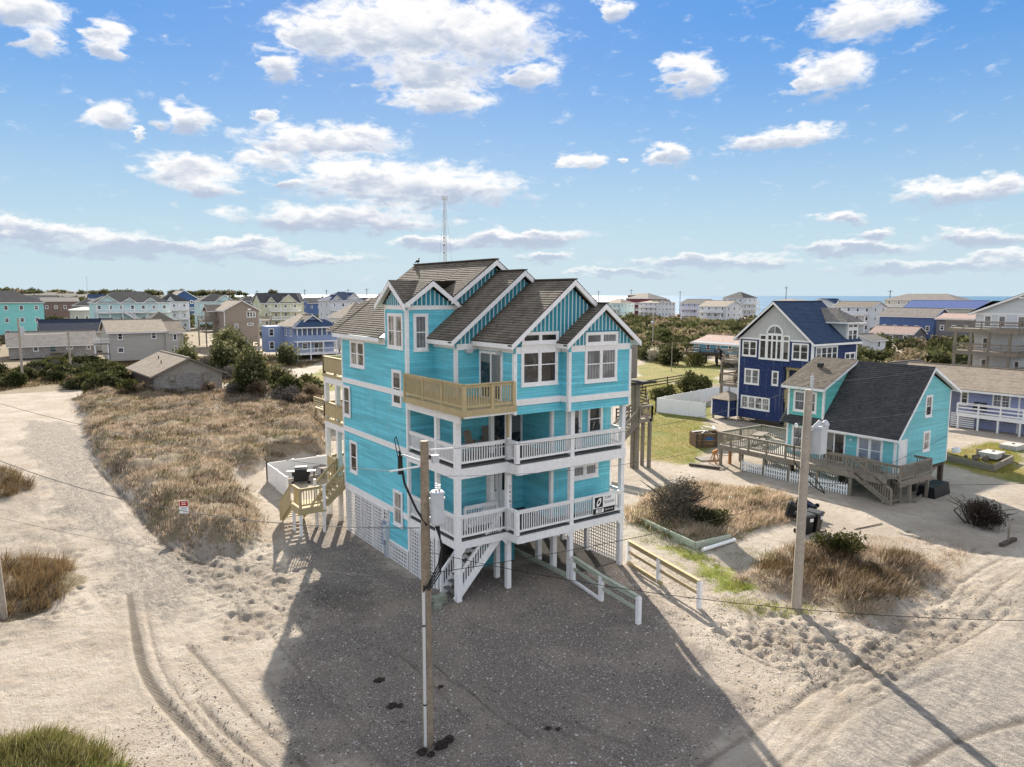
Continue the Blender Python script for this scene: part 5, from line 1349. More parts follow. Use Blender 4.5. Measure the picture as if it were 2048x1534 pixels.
# ---- generic houses of the town behind
def house(label, x0, y0, w, d, zb, ze, zr, wall, roof, kind='x', wins=(), deck=None, piles=True, name='house', trim=WHITE, gfront=(), rows=3, ncol=3, col_u=2, glass=None, extra=None, step=False, ov=.4, group=None, porch=None, uporch=None):
    """x0,y0 = front left corner. kind: ridge along 'x', along 'y', or 'hip'. porch: list of floor heights with white decks over the whole front"""
    c = (x0 + w / 2, y0 + d / 2, 0)
    h = thing(name, label, 'house', c, 0, group)
    m = MB(); m.box(x0, x0 + w, y0, y0 + d, zb, ze); part('wall', m, wall, h)
    if kind == 'x':
        gwall(h, 'x', x0, w, [(y0, ze), (y0 + d, ze), (y0 + d / 2, zr - .2)], wall)
        gable(h, 'x', y0 + d / 2, zr, y0 - ov, ze - .12, y0 + d + ov, ze - .12, x0 - ov, x0 + w + ov, roof, trim=trim, step=step)
    elif kind == 'y':
        gwall(h, 'y', y0, d, [(x0, ze), (x0 + w, ze), (x0 + w / 2, zr - .2)], wall)
        gable(h, 'y', x0 + w / 2, zr, x0 - ov, ze - .12, x0 + w + ov, ze - .12, y0 - ov, y0 + d + ov, roof, trim=trim, step=step)
    else:
        hip(h, x0 - ov, x0 + w + ov, y0 - ov, y0 + d + ov, ze, zr, roof, trim=trim)
    for (gx, gw, gz, gr) in gfront:      # front cross gables
        gwall(h, 'y', y0 - .05, .6, [(gx - gw / 2, gz), (gx + gw / 2, gz), (gx, gr - .2)], wall)
        gable(h, 'y', gx, gr, gx - gw / 2 - .3, gz - .1, gx + gw / 2 + .3, gz - .1, y0 - .4, y0 + d * .5, roof, trim=trim, step=False, ends=(1, 0), eaves=(0, 0))
    fl = (ze - zb) / max(1, rows)
    for r in range(rows):
        z = zb + r * fl + fl * .36
        for k in range(ncol):
            xc = x0 + w * (k + .5) / ncol
            window(h, 'v', y0 - .003, xc - .5, xc + .5, z, z + min(1.3, fl * .5), 1, glass, trim=trim, tw=.13)
        for k in range(col_u):
            yc = y0 + d * (k + .5) / col_u
            window(h, 'u', x0 - .003, yc - .5, yc + .5, z, z + min(1.3, fl * .5), 1, glass, trim=trim, tw=.13)
    for q in wins: window(h, *q)
    if piles and zb > .5:
        for i in range(4):
            for j in range(3): post(h, x0 + .3 + (w - .6) * i / 3, y0 + .3 + (d - .6) * j / 2, -.3, zb, .3, DWOOD, 'pile')
    if porch:
        px0, px1, dep, zs, pm = porch
        for z in zs:
            boxes(h, 'porch_floor', [(px0, px1, y0 - dep, y0 - .01, z - .25, z)], pm)
            railing(h, (px0, y0 - dep, z), (px1, y0 - dep, z), 1.0, pm, .3, [0, .33, .66, 1], .14, bw=.06, single=False); railing(h, (px0, y0 - dep, z), (px0, y0 - .1, z), 1.0, pm, .3, None, .14, bw=.06, single=False)
        n = max(3, int((px1 - px0) / 3.0))
        for k in range(n + 1): post(h, px0 + .1 + (px1 - px0 - .2) * k / n, y0 - dep + .1, -.2, zs[-1] + (2.2 if zs[-1] + 2.3 < ze + .2 else 0), .2, pm)
    if uporch:
        ya, yb, dep, zs, pm = uporch
        for z in zs:
            boxes(h, 'balcony_floor', [(x0 - dep, x0 - .01, ya, yb, z - .25, z)], pm)
            railing(h, (x0 - dep, yb, z), (x0 - dep, ya, z), 1.0, pm, .3, [0, .33, .66, 1], .14, bw=.06, single=False); railing(h, (x0 - dep, ya, z), (x0 - .1, ya, z), 1.0, pm, .3, None, .14, bw=.06, single=False)
        n = max(2, int((yb - ya) / 3.2))
        for k in range(n + 1): post(h, x0 - dep + .1, ya + .1 + (yb - ya - .2) * k / n, -.2, zs[-1], .2, pm)
    if extra: extra(h)
    settle(h, c)
    return h
S_ = lambda nm, c: m_siding(nm, c, .16, .07)
MINT = S_('mint siding', (.28, .70, .64)); PMINT = S_('pale mint siding', (.55, .72, .70)); WHT = S_('white siding', (.70, .71, .72)); YEL = S_('pale yellow siding', (.62, .61, .42)); BLU = S_('cornflower siding', (.27, .34, .52))
BRN = S_('taupe siding', (.33, .265, .205)); GRY = S_('warm grey siding', (.46, .42, .365)); DBL = S_('deep blue siding', (.04, .09, .22)); MAR = S_('maroon siding', (.16, .035, .05)); LVW = S_('pale lavender siding', (.56, .55, .72)); CRM = S_('cream siding', (.62, .58, .48)); GRN = S_('dark green siding', (.02, .12, .10))
SKY = S_('light blue siding', (.16, .42, .55)); GBL = S_('slate blue siding', (.08, .14, .30)); GYB = S_('grey brown siding', (.17, .165, .17)); WSH = m_shake('grey shake siding', (.34, .32, .295))
RBR = S_('russet siding', (.22, .15, .12)); LYL = S_('cream yellow siding', (.66, .64, .52))

# left cluster, nearest first
def ex_G(h):
    wallbox(h, 11.0, 14.0, 122.2, 133, .4, 5.2, GRY, 'side_wing'); gable(h, 'x', 128, 7.0, 121.8, 5.1, 134.4, 5.1, 11.45, 14.4, SHT, ends=(0, 1)); wallbox(h, 10.2, 15.2, 135, 142, 3, 6.3, GRY, 'rear_wing'); hip(h, 9.6, 15.8, 134.6, 142.5, 6.3, 8.6, SHN)
    window(h, 'v', 122.19, 12.2, 12.9, 3.6, 4.8, 1); window(h, 'v', 122.19, 12.3, 12.9, 1.2, 2.6, 1)
    boxes(h, 'entry_porch', [(-.5, 1.8, 122.6, 125, 1.4, 1.6), (-.5, 1.8, 122.6, 125, 3.2, 3.4)], GWOOD); railing(h, (-.5, 122.6, 3.4), (1.8, 122.6, 3.4), .9, WHITE, .2, [0, 1], single=False)
    for x in (-.4, 1.6): post(h, x, 122.7, -.2, 3.2, .2, WHITE)
house('two storey taupe clapboard house with brown roof behind the weathered cottage', 1.9, 122.7, 9.1, 12, .2, 5.4, 7.45, GRY, SHT, 'x', [('v', 122.69, 3.2, 4.05, 3.95, 5.2), ('v', 122.69, 8.65, 9.5, 3.95, 5.2), ('v', 122.69, 3.1, 4.1, 1.65, 2.6)], rows=0, piles=False, extra=ex_G, name='clapboard_house')
def ex_L(h):
    boxes(h, 'entry_deck', [(-6.4, -4.2, 138.8, 140.2, .9, 1.05)], GWOOD); railing(h, (-6.4, 138.8, 1.05), (-4.2, 138.8, 1.05), .8, GWOOD, .25, [0, .5, 1], slats=2)
    door(h, 'v', 140.29, -6.2, -5.4, 1.05, 2.25, m_plain('dark green door', (.02, .1, .11), .5))
house('long single storey grey cottage with a tan roof behind the hedge', -12.7, 140.3, 14.2, 12.5, 0, 2.45, 4.85, WSH, SHG, 'x', [('v', 140.29, -8.95, -8.1, 1.3, 2.25), ('v', 140.29, -3.6, -2.5, 1.5, 2.2), ('v', 140.29, -.2, .5, 1.35, 2.1)], rows=0, piles=False, extra=ex_L, name='grey_cottage')
house('house with a dark navy roof and beige gable end behind the long grey cottage', -6.8, 154.5, 13, 10, 0, 4.3, 6.75, GRY, m_shingle('navy shingles', (.016, .025, .05), (.03, .04, .07)), 'x', rows=1, ncol=2, piles=False, name='navy_roof_house')
def ex_H(h):
    for z in (3.4, 6.0):
        boxes(h, 'deck_floor', [(25.2, 28.2, 155, 163, z - .3, z)], GWOOD); railing(h, (25.2, 155, z), (28.2, 155, z), 1.0, GWOOD, .25, [0, 1], slats=4); railing(h, (25.2, 163, z), (25.2, 155, z), 1.0, GWOOD, .25, [0, .5], slats=4)
        boxes(h, 'deck_floor', [(36, 39.5, 152, 158, z - .3, z)], GWOOD); railing(h, (36, 152, z), (39.5, 152, z), 1.0, GWOOD, .25, [0, 1], slats=4)
    for x, y in ((25.3, 155.2), (25.3, 162.8), (39.3, 152.2)): post(h, x, y, -.3, 6, .25, GWOOD)
    boxes(h, 'belt_board', [(28.2, 35.9, 149.9, 149.998, 5.55, 5.7)], BRN); wallbox(h, 26.6, 28.25, 157, 161.5, 6, 8.3, BRN, 'side_bay'); gable(h, 'x', 159.2, 9.6, 156.6, 8.2, 161.9, 8.2, 26.0, 31, SHT)
    for k in (0, 1): boxes(h, 'heat_pump', [(31.2 + k * 1.1, 32.1 + k * 1.1, 148.9, 149.7, .9, 1.7)], GREYP)
    boxes(h, 'corner_board', [(28.15, 28.3, 149.95, 149.997, 1, 8.4)], WHITE)
house('tall taupe gabled house on piles with brown balconies at its sides', 28.2, 150, 7.8, 11, 1.0, 8.5, 10.8, BRN, SHT, 'y', [('v', 149.99, 33.2, 35.25, 6.8, 8.1, 3), ('v', 149.99, 30.4, 31.2, 4.05, 5.4), ('v', 149.99, 33.2, 34.7, 4.9, 5.5, 1), ('v', 149.99, 33.5, 34.2, 8.5, 8.8, 1), ('u', 28.19, 151.5, 152.3, 3, 4.5), ('u', 28.19, 155, 156, 3, 4.5)], rows=0, extra=ex_H, name='taupe_house')
def ex_I(h):
    gwall(h, 'y', 110.8, 1.0, [(31.6, 6.1), (37.4, 6.1), (34.5, 8.2)], BLU); gable(h, 'y', 34.5, 8.35, 31.2, 6.0, 37.8, 6.0, 110.2, 116, SHT)
    boxes(h, 'screen_porch', [(31.0, 38.8, 109.2, 110.95, 3.45, 4.5)], BLU); hip(h, 30.6, 39.2, 108.8, 113, 6.05, 7.4, SHB)
    for k in range(9): post(h, 31.1 + k * .95, 109.3, 4.5, 6.05, .14, WHITE)
    boxes(h, 'porch_floor', [(31.0, 38.8, 109.2, 110.95, 3.2, 3.45), (31.0, 38.8, 109.2, 110.95, .85, 1.1)], WHITE); railing(h, (31.0, 109.2, 1.1), (38.8, 109.2, 1.1), 1.0, WHITE, .2, [0, .5, 1], single=False)
    for k in range(4): post(h, 31.1 + k * 2.5, 109.3, -.3, 3.3, .16, WHITE)
    for y in (112, 115): window(h, 'u', 30.99, y, y + .9, 4.2, 5.5, 1); window(h, 'u', 30.99, y, y + .9, 1.8, 3.1, 1)
    slider(h, 'v', 110.95, 34.8, 36.6, 1.15, 3.0); window(h, 'v', 110.95, 32.5, 33.6, 1.7, 3.0, 1); wallbox(h, 27.8, 31.0, 117, 120.3, 1.0, 6.0, BLU); window(h, 'v', 116.99, 28.2, 29.2, 4.1, 5.6, 1); window(h, 'v', 116.99, 28.2, 29.2, 1.6, 3.1, 1)
    stairs(h, (38.9, 107, .1), (38.9, 110, 1.1), (1, 0, 0), 1.2, WHITE, 5)
house('cornflower blue house on piles with white porches and a grey hip roof', 31.0, 111, 7.8, 9.3, 1.0, 6.1, 8.6, BLU, SHT, 'hip', rows=0, extra=ex_I, name='blue_house')
# second row left
def ex_J1(h):
    boxes(h, 'porch_floor', [(-28, -21, 212, 214, 7.0, 7.2)], PMINT)
house('big mint green three storey house with a dark hip roof', -24, 214, 20.5, 13, 0, 9.85, 13.0, MINT, SHD, 'hip', rows=3, ncol=6, col_u=3, piles=False, extra=ex_J1, name='mint_house')
def ex_J2(h):
    stairs(h, (19.5, 207.5, 4.0), (15.5, 207.5, 7.0), (0, 1, 0), 1.4, WHITE, 12, rails=1.0)
house('wide pale mint house with long white porches and three small front gables', 8, 210, 19.5, 12, 0, 9.75, 12.9, PMINT, SHD, 'hip', gfront=[(11.5, 6, 9.6, 11.9), (17, 4, 9.6, 11.2), (22.5, 4, 9.6, 11.2)], rows=3, ncol=7, porch=(8.5, 27.5, 2.2, (1.3, 4.0, 7.0), WHITE), piles=False, extra=ex_J2, name='porch_house')
house('white three storey house with a dark dormer roof and lavender ground floor', 29.5, 240, 9.5, 9, 0, 9.7, 12.5, WHT, SHD, 'hip', gfront=[(33.2, 2.2, 9.7, 11.4)], rows=3, ncol=3, porch=(30, 38.5, 1.8, (4, 7), WHITE), name='white_house')
house('deep blue gabled house with a tan roof slope far behind the porch house', 38, 268, 10, 12, 5, 10.4, 13.7, DBL, SHT, 'y', rows=2, ncol=2, piles=False, name='deep_blue_house')
house('pale mint house with a dark green gable and white balconies', 44, 247, 12, 10, 0, 9.6, 12.4, PMINT, SHD, 'hip', gfront=[(52.3, 7, 9.5, 12.1)], rows=3, ncol=4, porch=(44.5, 55.5, 2.0, (3.6, 6.6), WHITE), name='green_gable_house')
house('pale yellow house with a dark roof and white railed balconies', 60.5, 232, 13.5, 10, .5, 9.3, 12.6, YEL, SHD, 'x', gfront=[(63.9, 3, 9.2, 11.3), (70, 7, 9.0, 12.2)], rows=3, ncol=4, porch=(63, 73.8, 2.0, (3.5, 6.4), WHITE), name='yellow_house')
house('tan gabled house just behind the pale yellow house', 76, 262, 10, 10, 0, 9.4, 12.7, YEL, SHG, 'x', rows=3, ncol=3, name='tan_house')
house('white and lavender house with a slate blue roof and stacked balconies', 75, 206, 12.5, 10, .5, 10.2, 13.1, WHT, SHB, 'hip', gfront=[(83.5, 5.5, 10.2, 12.8), (77.5, 3.5, 10.1, 12.0)], rows=3, ncol=4, porch=(75.5, 87, 2.0, (4, 7), WHITE), name='lavender_balcony_house')
house('low white beach house with a brown hip roof close behind the brown gabled roof', 42, 113, 8, 8, 1, 7.6, 10.6, LYL, SHT, 'hip', rows=2, ncol=3, name='cream_house')
house('low cottage with a flat pale roof beside the white van', 4.5, 236, 8, 7, 2.5, 7.3, 8.2, GRY, m_plain('pale flat roof', (.6, .58, .53), .8), 'hip', rows=1, ncol=3, name='flat_roof_cottage')
house('red brown low house with a grey roof on the far side of town', 0, 306, 12, 9, 0, 9.6, 11.0, RBR, SHG, 'x', rows=2, ncol=4, piles=False, name='russet_house')
house('grey far house with a hipped roof between the mint houses', 9, 284, 9, 8, 0, 8.0, 10.2, GYB, SHD, 'hip', rows=2, ncol=3, piles=False, name='grey_house')
house('far white house with a blue roof left of the porch house', 22, 374, 10, 8, 0, 10.1, 12.2, WHT, SHB, 'x', rows=2, ncol=3, piles=False, name='white_far_house')
for k, (x, y, w_, ze, zr, wm, rm, tx) in enumerate(((-20, 330, 12, 9, 11.8, GYB, SHG, 'grey house'), (-3, 390, 13, 9, 11.5, WSH, SHG, 'shake house'), (52, 420, 13, 8, 10.8, GRY, SHG, 'taupe house'), (70, 350, 12, 8, 10.4, WHT, SHB, 'white house'), (98, 400, 12, 8.5, 11.0, GYB, SHD, 'slate house'), (112, 330, 11, 8, 10.6, GBL, SHG, 'blue house'), (130, 300, 14, 8.2, 11, CRM, SHT, 'cream house'), (150, 360, 12, 8, 10.5, GRY, SHD, 'brown house'))):
    house('small distant %s with a pitched roof on the far edge of town' % tx, x, y, w_, 9, 0, ze, zr, wm, rm, 'x' if k % 2 else 'hip', rows=2, ncol=3, col_u=1, piles=False, name='distant_house', group='small distant houses')
house('low grey house at the frame edge beyond the sand track', -22, 131, 6, 9, 0, 3.4, 6.2, WHT, SHD, 'x', rows=1, ncol=1, piles=False, name='edge_house')

# right side, towards the sea
def ex_M(h):
    boxes(h, 'deck_floor', [(84.3, 85.95, 56.5, 62.6, 2.1, 2.3)], DWOOD); railing(h, (84.3, 62.6, 2.3), (84.3, 56.5, 2.3), .9, DWOOD, .25, [0, .5, 1], slats=3); stairs(h, (84.6, 53.5, .1), (84.6, 56.5, 2.2), (1, 0, 0), 1.1, DWOOD, 9, rails=.9)
house('low light blue cottage on piles with a pinkish tan roof and dark stairs', 86, 52.5, 9, 10, 2.2, 3.95, 5.1, SKY, SHR, 'y', [('u', 85.99, 61.2, 62.2, 2.7, 3.7, 2), ('u', 85.99, 58.8, 59.6, 2.6, 3.7), ('u', 85.99, 56.6, 57.4, 2.6, 3.7), ('u', 85.99, 54.2, 55, 2.6, 3.7)], rows=0, extra=ex_M, name='light_blue_cottage')
house('low grey brown cottage with a rust brown roof above the scrub', 169.4, 65.4, 6.5, 10.5, 0, 2.8, 4.5, GYB, SHR, 'y', [('v', 65.39, 170.6, 171.3, 1.1, 2.1), ('v', 65.39, 173.6, 174.3, 1.1, 2.1)], rows=1, ncol=0, col_u=3, piles=False, name='grey_brown_cottage')
house('small white gabled outbuilding beside the navy house', 128, 53, 5, 6, .8, 3.3, 4.4, WHT, SHG, 'x', rows=1, ncol=1, col_u=1, piles=False, name='white_outbuilding')
house('low blue house with a grey gable roof facing the dunes', 181, 66, 9, 14, 1.0, 6.8, 8.9, GBL, SHG, 'y', rows=1, ncol=1, col_u=5, name='dune_blue_house', uporch=(68, 78, 1.8, (2.6,), GWOOD))
house('low tan roofed grey house next to the grey balcony house', 176, 55, 9, 8, 2, 6.6, 7.8, GYB, SHR, 'y', rows=1, ncol=1, col_u=3, name='tan_roof_house')
house('long cream building under a bright blue metal roof', 222, 72, 10, 22, 3, 8.5, 10.7, CRM, SHM, 'y', rows=1, ncol=1, col_u=8, piles=False, name='blue_roof_building')
house('large cream beach hotel with small front gables and a grey roof', 280, 104, 12, 27, 2, 10.6, 12.9, CRM, SHG, 'hip', rows=3, ncol=2, col_u=7, piles=False, name='beach_hotel', uporch=(106, 129, 1.6, (4.9, 7.8), WHITE))
house('white three storey beach house with a dark brown hip roof by the sea', 208, 97, 9, 12, .5, 8.8, 10.3, WHT, SHN, 'y', rows=3, ncol=2, col_u=4, name='white_beach_house', uporch=(98, 108, 1.8, (3.4, 6.2), WHITE))
house('white house roof peeping over the navy house, nearer the sea', 232, 140, 9, 9, 0, 10.1, 10.9, WHT, SHG, 'hip', rows=2, ncol=2, piles=False, name='roof_house')
house('white house with a slate roof and turret behind the navy house', 213, 113, 9, 9, 0, 9.5, 11.1, WHT, SHB, 'x', gfront=[(216, 3, 9.4, 11)], rows=3, ncol=3, piles=False, name='turret_house', uporch=(114, 121, 1.6, (3.4, 6.4), WHITE))
house('pale lavender house with a dark roof beyond the green scrub', 233, 184, 9, 13, 1, 8.8, 10.5, LVW, SHD, 'y', rows=3, ncol=2, col_u=4, name='pale_lavender_house', uporch=(186, 195, 1.8, (3.6, 6.2), WHITE))
house('white gabled house with a brown roof and a long balcony in the scrub', 215, 158, 10, 13, .5, 8.0, 10.1, WHT, SHT, 'y', gfront=(), rows=3, ncol=3, col_u=4, name='white_scrub_house', uporch=(159, 170, 2.0, (3.0, 5.6), WHITE))
house('tall white hip roofed house crowning the view to the sea', 283, 202, 11, 12, 2, 10.9, 13.9, WHT, SHD, 'hip', rows=3, ncol=3, col_u=4, porch=(283.3, 293.5, 2.0, (5.2, 8), WHITE), name='hilltop_white_house', uporch=(203, 213, 2.0, (5.2, 8.0), WHITE))
house('white and mint house with rows of windows by the maroon house', 257, 260, 10, 12, 1, 8.0, 10.3, PMINT, SHT, 'hip', rows=2, ncol=4, col_u=4, name='mint_row_house', uporch=(261, 271, 1.8, (4.6,), WHITE))
house('maroon three storey house with a tan and grey roof', 290, 272, 15, 18, 0, 10.3, 13.4, MAR, SHG, 'hip', rows=1, ncol=3, col_u=3, piles=False, name='maroon_house', uporch=(274, 288, 1.8, (3.5, 7.0), WHITE))
house('russet block with a flat brown roof behind the maroon house', 305, 292, 10, 12, 0, 12.3, 13.4, RBR, SHN, 'hip', rows=1, ncol=2, piles=False, name='russet_block')
house('white three storey house with small gables in front of the maroon house', 262, 238, 13, 13, 1, 8.4, 9.9, WHT, SHT, 'hip', gfront=[(265, 3, 8.3, 10), (270, 3, 8.3, 10)], rows=3, ncol=5, col_u=4, name='white_gabled_house', uporch=(239, 250, 1.8, (3.6, 6.0), WHITE))
house('low white building between the poles in front of the sea', 300, 226, 8, 16, 0, 5.0, 6.2, WHT, SHT, 'y', rows=1, ncol=2, col_u=4, piles=False, name='low_white_building')
house('tan house partly hidden behind the tall front gables', 240, 270, 9, 10, 0, 9.2, 11.2, CRM, SHT, 'x', rows=2, ncol=3, piles=False, name='hidden_tan_house')
# ------------------------------------------------------------------ plants
RS = np.random.RandomState(11)
def leaf_cloud(n, lobes, size, seed=0, shell=.5, up=.25, aspect=.55):
    """many small leaf clumps spread through a few lobes; returns verts, quads, tint"""
    rs = np.random.RandomState(seed)
    L = np.array(lobes, float); vol = (L[:, 3] * L[:, 4] * L[:, 5]) ** .75; pk = rs.choice(len(L), n, p=vol / vol.sum())
    d = rs.normal(size=(n, 3)); d /= np.linalg.norm(d, axis=1)[:, None]
    r = (shell + (1 - shell) * rs.rand(n)) * (1 + .22 * rs.normal(size=n) * .6)
    c = L[pk, :3] + d * L[pk, 3:6] * r[:, None]
    c[:, 2] = np.maximum(c[:, 2], .03)
    a = rs.normal(size=(n, 3)) + d * .4; a[:, 2] += up; a /= np.linalg.norm(a, axis=1)[:, None]
    b = np.cross(a, rs.normal(size=(n, 3))); b /= np.linalg.norm(b, axis=1)[:, None]
    s = size * (.55 + .9 * rs.rand(n))
    A = a * s[:, None]; B = b * (s * aspect)[:, None]
    V = np.stack([c - A * .5 - B * .3, c - A * .1 + B * .5, c + A * .6, c - A * .1 - B * .5], 1).reshape(-1, 3)
    F = np.arange(4 * n).reshape(n, 4)
    base = rs.rand(len(L))[pk] * .5 + .5 * rs.rand(n)
    return V, F, np.repeat(base, 4)
def rand_lobes(rs, rx, ry, h, n):
    out = []
    for k in range(n):
        a = rs.rand() * 6.28; q = rs.rand() ** .6 * .62
        s = .35 + .3 * rs.rand()
        zz = h * (.25 + .45 * rs.rand()) * (1 - q * .4)
        out.append((rx * q * math.cos(a), ry * q * math.sin(a), zz, rx * s, ry * s, h * (.28 + .22 * rs.rand())))
    return out
def stems(rs, n, h, r, rad=.03, lean=.5):
    m = MB()
    for k in range(n):
        a = rs.rand() * 6.28; q = r * lean * rs.rand()
        p0 = (q * .3 * math.cos(a), q * .3 * math.sin(a), -.1); p1 = (q * math.cos(a), q * math.sin(a), h * .5); a2 = a + rs.normal() * .5; q2 = r * (.3 + .6 * rs.rand())
        p2 = (q2 * math.cos(a2), q2 * math.sin(a2), h * (.7 + .25 * rs.rand()))
        m.cyl(p0, p1, rad, rad * .7, 5, False); m.cyl(p1, p2, rad * .7, rad * .25, 4, False)
    return m
EVG = m_leaf('dark evergreen leaves', (.025, .033, .013), (.06, .066, .026), (.24, .225, .12))  # palest tint puts backlit leaf speckles into the colour
OLV = m_leaf('olive scrub leaves', (.04, .045, .016), (.10, .10, .035), (.25, .22, .11))
DRY = m_leaf('dry brown twigs and leaves', (.065, .046, .03), (.15, .11, .07), (.33, .26, .18))
PIN = m_leaf('yaupon leaves', (.035, .042, .018), (.10, .105, .045), (.33, .31, .18))  # pale third tint stands for backlit leaves, painted in
TWIG = m_leaf('grey bare twigs', (.045, .04, .034), (.13, .115, .10), (.34, .31, .27), .15)
RUST = m_leaf('rusty shrub leaves', (.09, .045, .03), (.17, .09, .06), (.26, .16, .11))
BARK = m_wood('shrub bark', (.09, .07, .055), .3)
GOLD = m_leaf('dune grass', (.18, .125, .08), (.50, .385, .275), (.84, .71, .56), .4)
BRNG = m_leaf('brown clump grass', (.07, .045, .022), (.17, .115, .06), (.32, .23, .13), .4)
GRNB = m_leaf('green dune grass', (.06, .065, .02), (.15, .14, .05), (.36, .32, .17), .4)
SOFTP = m_leaf('pampas plumes', (.45, .40, .30), (.62, .57, .45), (.75, .70, .60), .4)

def shrub_proto(rx, ry, h, mat, n, size, seed, nl=6, name='shrub', label='x', cat='shrub', trunk=0, shell=.55, keep=False, aspect=.55):
    rs = np.random.RandomState(seed)
    V, F, var = leaf_cloud(n, rand_lobes(rs, rx, ry, h, nl), size, seed, shell, aspect=aspect)
    me = np_mesh('foliage', V, F, mat, var)
    st = (stems(rs, trunk or 7, h * .85, rx, .05 if trunk else .025)).mesh('stem' if not trunk else 'trunk', BARK)
    return me, st
def plant(proto, name, label, cat, x, y, rz=0.0, s=1.0, group=None, trunk='stem', sz=None):
    o = thing(name, label, cat, (x, y, ground_z(x, y) - .03), rz, group)
    o.scale = (s, s, sz or s)
    link('foliage', proto[0], o); link(trunk, proto[1], o)
    return o
# blades of grass
def grass(pts, n_bl, h, mat, seed, name, spread=.12, wid=.02, lean=.5, label=None, wind=(.25, -.3)):
    rs = np.random.RandomState(seed); N = len(pts); M = N * n_bl
    P = np.repeat(pts, n_bl, 0)
    hs = np.repeat(h * (.55 + .8 * rs.rand(N)), n_bl) * (.6 + .6 * rs.rand(M))
    off = rs.normal(size=(M, 2)) * spread
    base = np.stack([P[:, 0] + off[:, 0], P[:, 1] + off[:, 1], P[:, 2] - .03], -1)
    ln = off / max(spread, 1e-3) * .22 + rs.normal(size=(M, 2)) * .25 + np.array(wind) * lean
    tip = base + np.stack([ln[:, 0] * hs, ln[:, 1] * hs, hs * (1 - .28 * np.minimum(1, (ln ** 2).sum(1)))], -1)
    a = rs.rand(M) * 6.28; wv = np.stack([np.cos(a), np.sin(a), np.zeros(M)], -1) * (wid * (.6 + .8 * rs.rand(M)))[:, None]
    V = np.stack([base - wv, base + wv, tip], 1).reshape(-1, 3)
    var = np.repeat(np.clip(np.repeat(rs.rand(N) * .5, n_bl) + rs.rand(M) * .5, 0, 1), 3)
    o = from_np(name, V, np.arange(3 * M).reshape(M, 3), mat, var)
    return struct(o, 'stuff', label)
def scatter(poly, n, seed, patch=None, pad=0.0, lo=.42, sc=2.6):
    rs = np.random.RandomState(seed); P = np.array(poly); x0, y0 = P.min(0); x1, y1 = P.max(0)
    x = x0 + rs.rand(n * 3) * (x1 - x0); y = y0 + rs.rand(n * 3) * (y1 - y0)
    d = polydist(x, y, poly); jit = (fbm(x, y, 1.3, 3, seed) - .5) * 1.4
    k = d + jit > pad
    if patch: k &= fbm(x, y, sc, 3, seed + 5) > lo - rs.rand(len(x)) * .14
    x, y = x[k][:n], y[k][:n]
    return np.stack([x, y, ground_zs(x, y)], -1)
grass(scatter(DUNE, 11500, 1, True, lo=.46), 10, .27, GOLD, 21, 'dune_grass', .16, .016, 1.0, label='tan wind-bent grass covering the low dune beside the sand track')
grass(scatter(DUNE, 1300, 2, True, lo=.54), 12, .40, GRNB, 22, 'green_dune_grass', .16, .016, 1.0)
grass(scatter(DUNE, 2200, 31, True, lo=.54, sc=2.2), 14, .30, m_leaf('dark dune heath', (.05, .035, .025), (.10, .075, .05), (.19, .14, .10), .3), 32, 'dune_heath', .24, .018, .6)
grass(scatter(DUNER, 620, 3, True, lo=.46), 14, .33, GOLD, 23, 'dune_grass', .16, .013, .9)
grass(scatter(DUNER, 620, 35, True, .5, lo=.46, sc=1.8), 14, .40, BRNG, 36, 'brown_dune_grass', .16, .013, .9)
grass(scatter([(15, -3.4), (20, -4.5), (24, -7.5), (21.5, -9.6), (18, -9.6), (17, -6)], 420, 37, True, lo=.5, sc=1.5), 10, .2, GOLD, 38, 'thin_grass', .2, .012, .6); grass(scatter([(8.2, -6.2), (10.5, -5.0), (11.3, -8.5), (9.4, -8.6)], 260, 39, True, lo=.48, sc=1.2), 10, .13, m_leaf('pale lawn tufts', (.12, .13, .03), (.25, .25, .07), (.42, .38, .18), .4), 40, 'thin_grass', .16, .012, .4)
grass(scatter([(11, 1.2), (13.5, 3), (12.5, -1.2), (12, -4), (14, -4.4), (16, -2.8), (13, -2.4), (11, -5)], 420, 41, True, lo=.47, sc=1.4), 9, .12, m_leaf('pale lawn tufts', (.12, .13, .03), (.25, .25, .07), (.42, .38, .18), .4), 42, 'thin_grass', .18, .012, .4)
# stray tufts thinning out over the sand along the dune
for _i, _q in enumerate((DUNE, DUNER, BED)):
    _s = scatter(_q, (2600, 500, 400)[_i], 140 + _i, True, -1.3, lo=.5, sc=.9); _d = polydist(_s[:, 0], _s[:, 1], _q); grass(_s[_d < .5], 9, .22, GOLD, 150 + _i, 'stray_grass', .12, .012, .9)
grass(scatter(BED, 1900, 4, True, lo=.4), 13, .34, GOLD, 24, 'bed_grass', .14, .014, .8); grass(scatter(BED, 700, 5, True, lo=.5), 12, .3, GRNB, 25, 'bed_green_grass', .14, .014, .6)
for k, q in enumerate(CLUMPS):
    grass(scatter(q, 420 if k < 2 else 900, 6 + k, False, .1), 18, .62 if k < 2 else .34, BRNG if k < 2 else GRNB, 26 + k, 'grass_clump', .13, .012, .7)
grass(scatter([(-14, -3), (-11.9, -3.8), (-12.6, -5), (-14, -4.6)], 120, 55), 14, .25, m_leaf('fresh green grass', (.07, .12, .01), (.15, .24, .025), (.28, .36, .07), .4), 56, 'fresh_grass', .1, .01, .4)
grass(scatter(GREEN, 700, 9, True, .05, lo=.44, sc=1.0), 10, .08, m_leaf('lush green grass', (.09, .13, .015), (.20, .25, .035), (.40, .42, .10), .4), 29, 'green_grass_patch', .13, .012, .3)
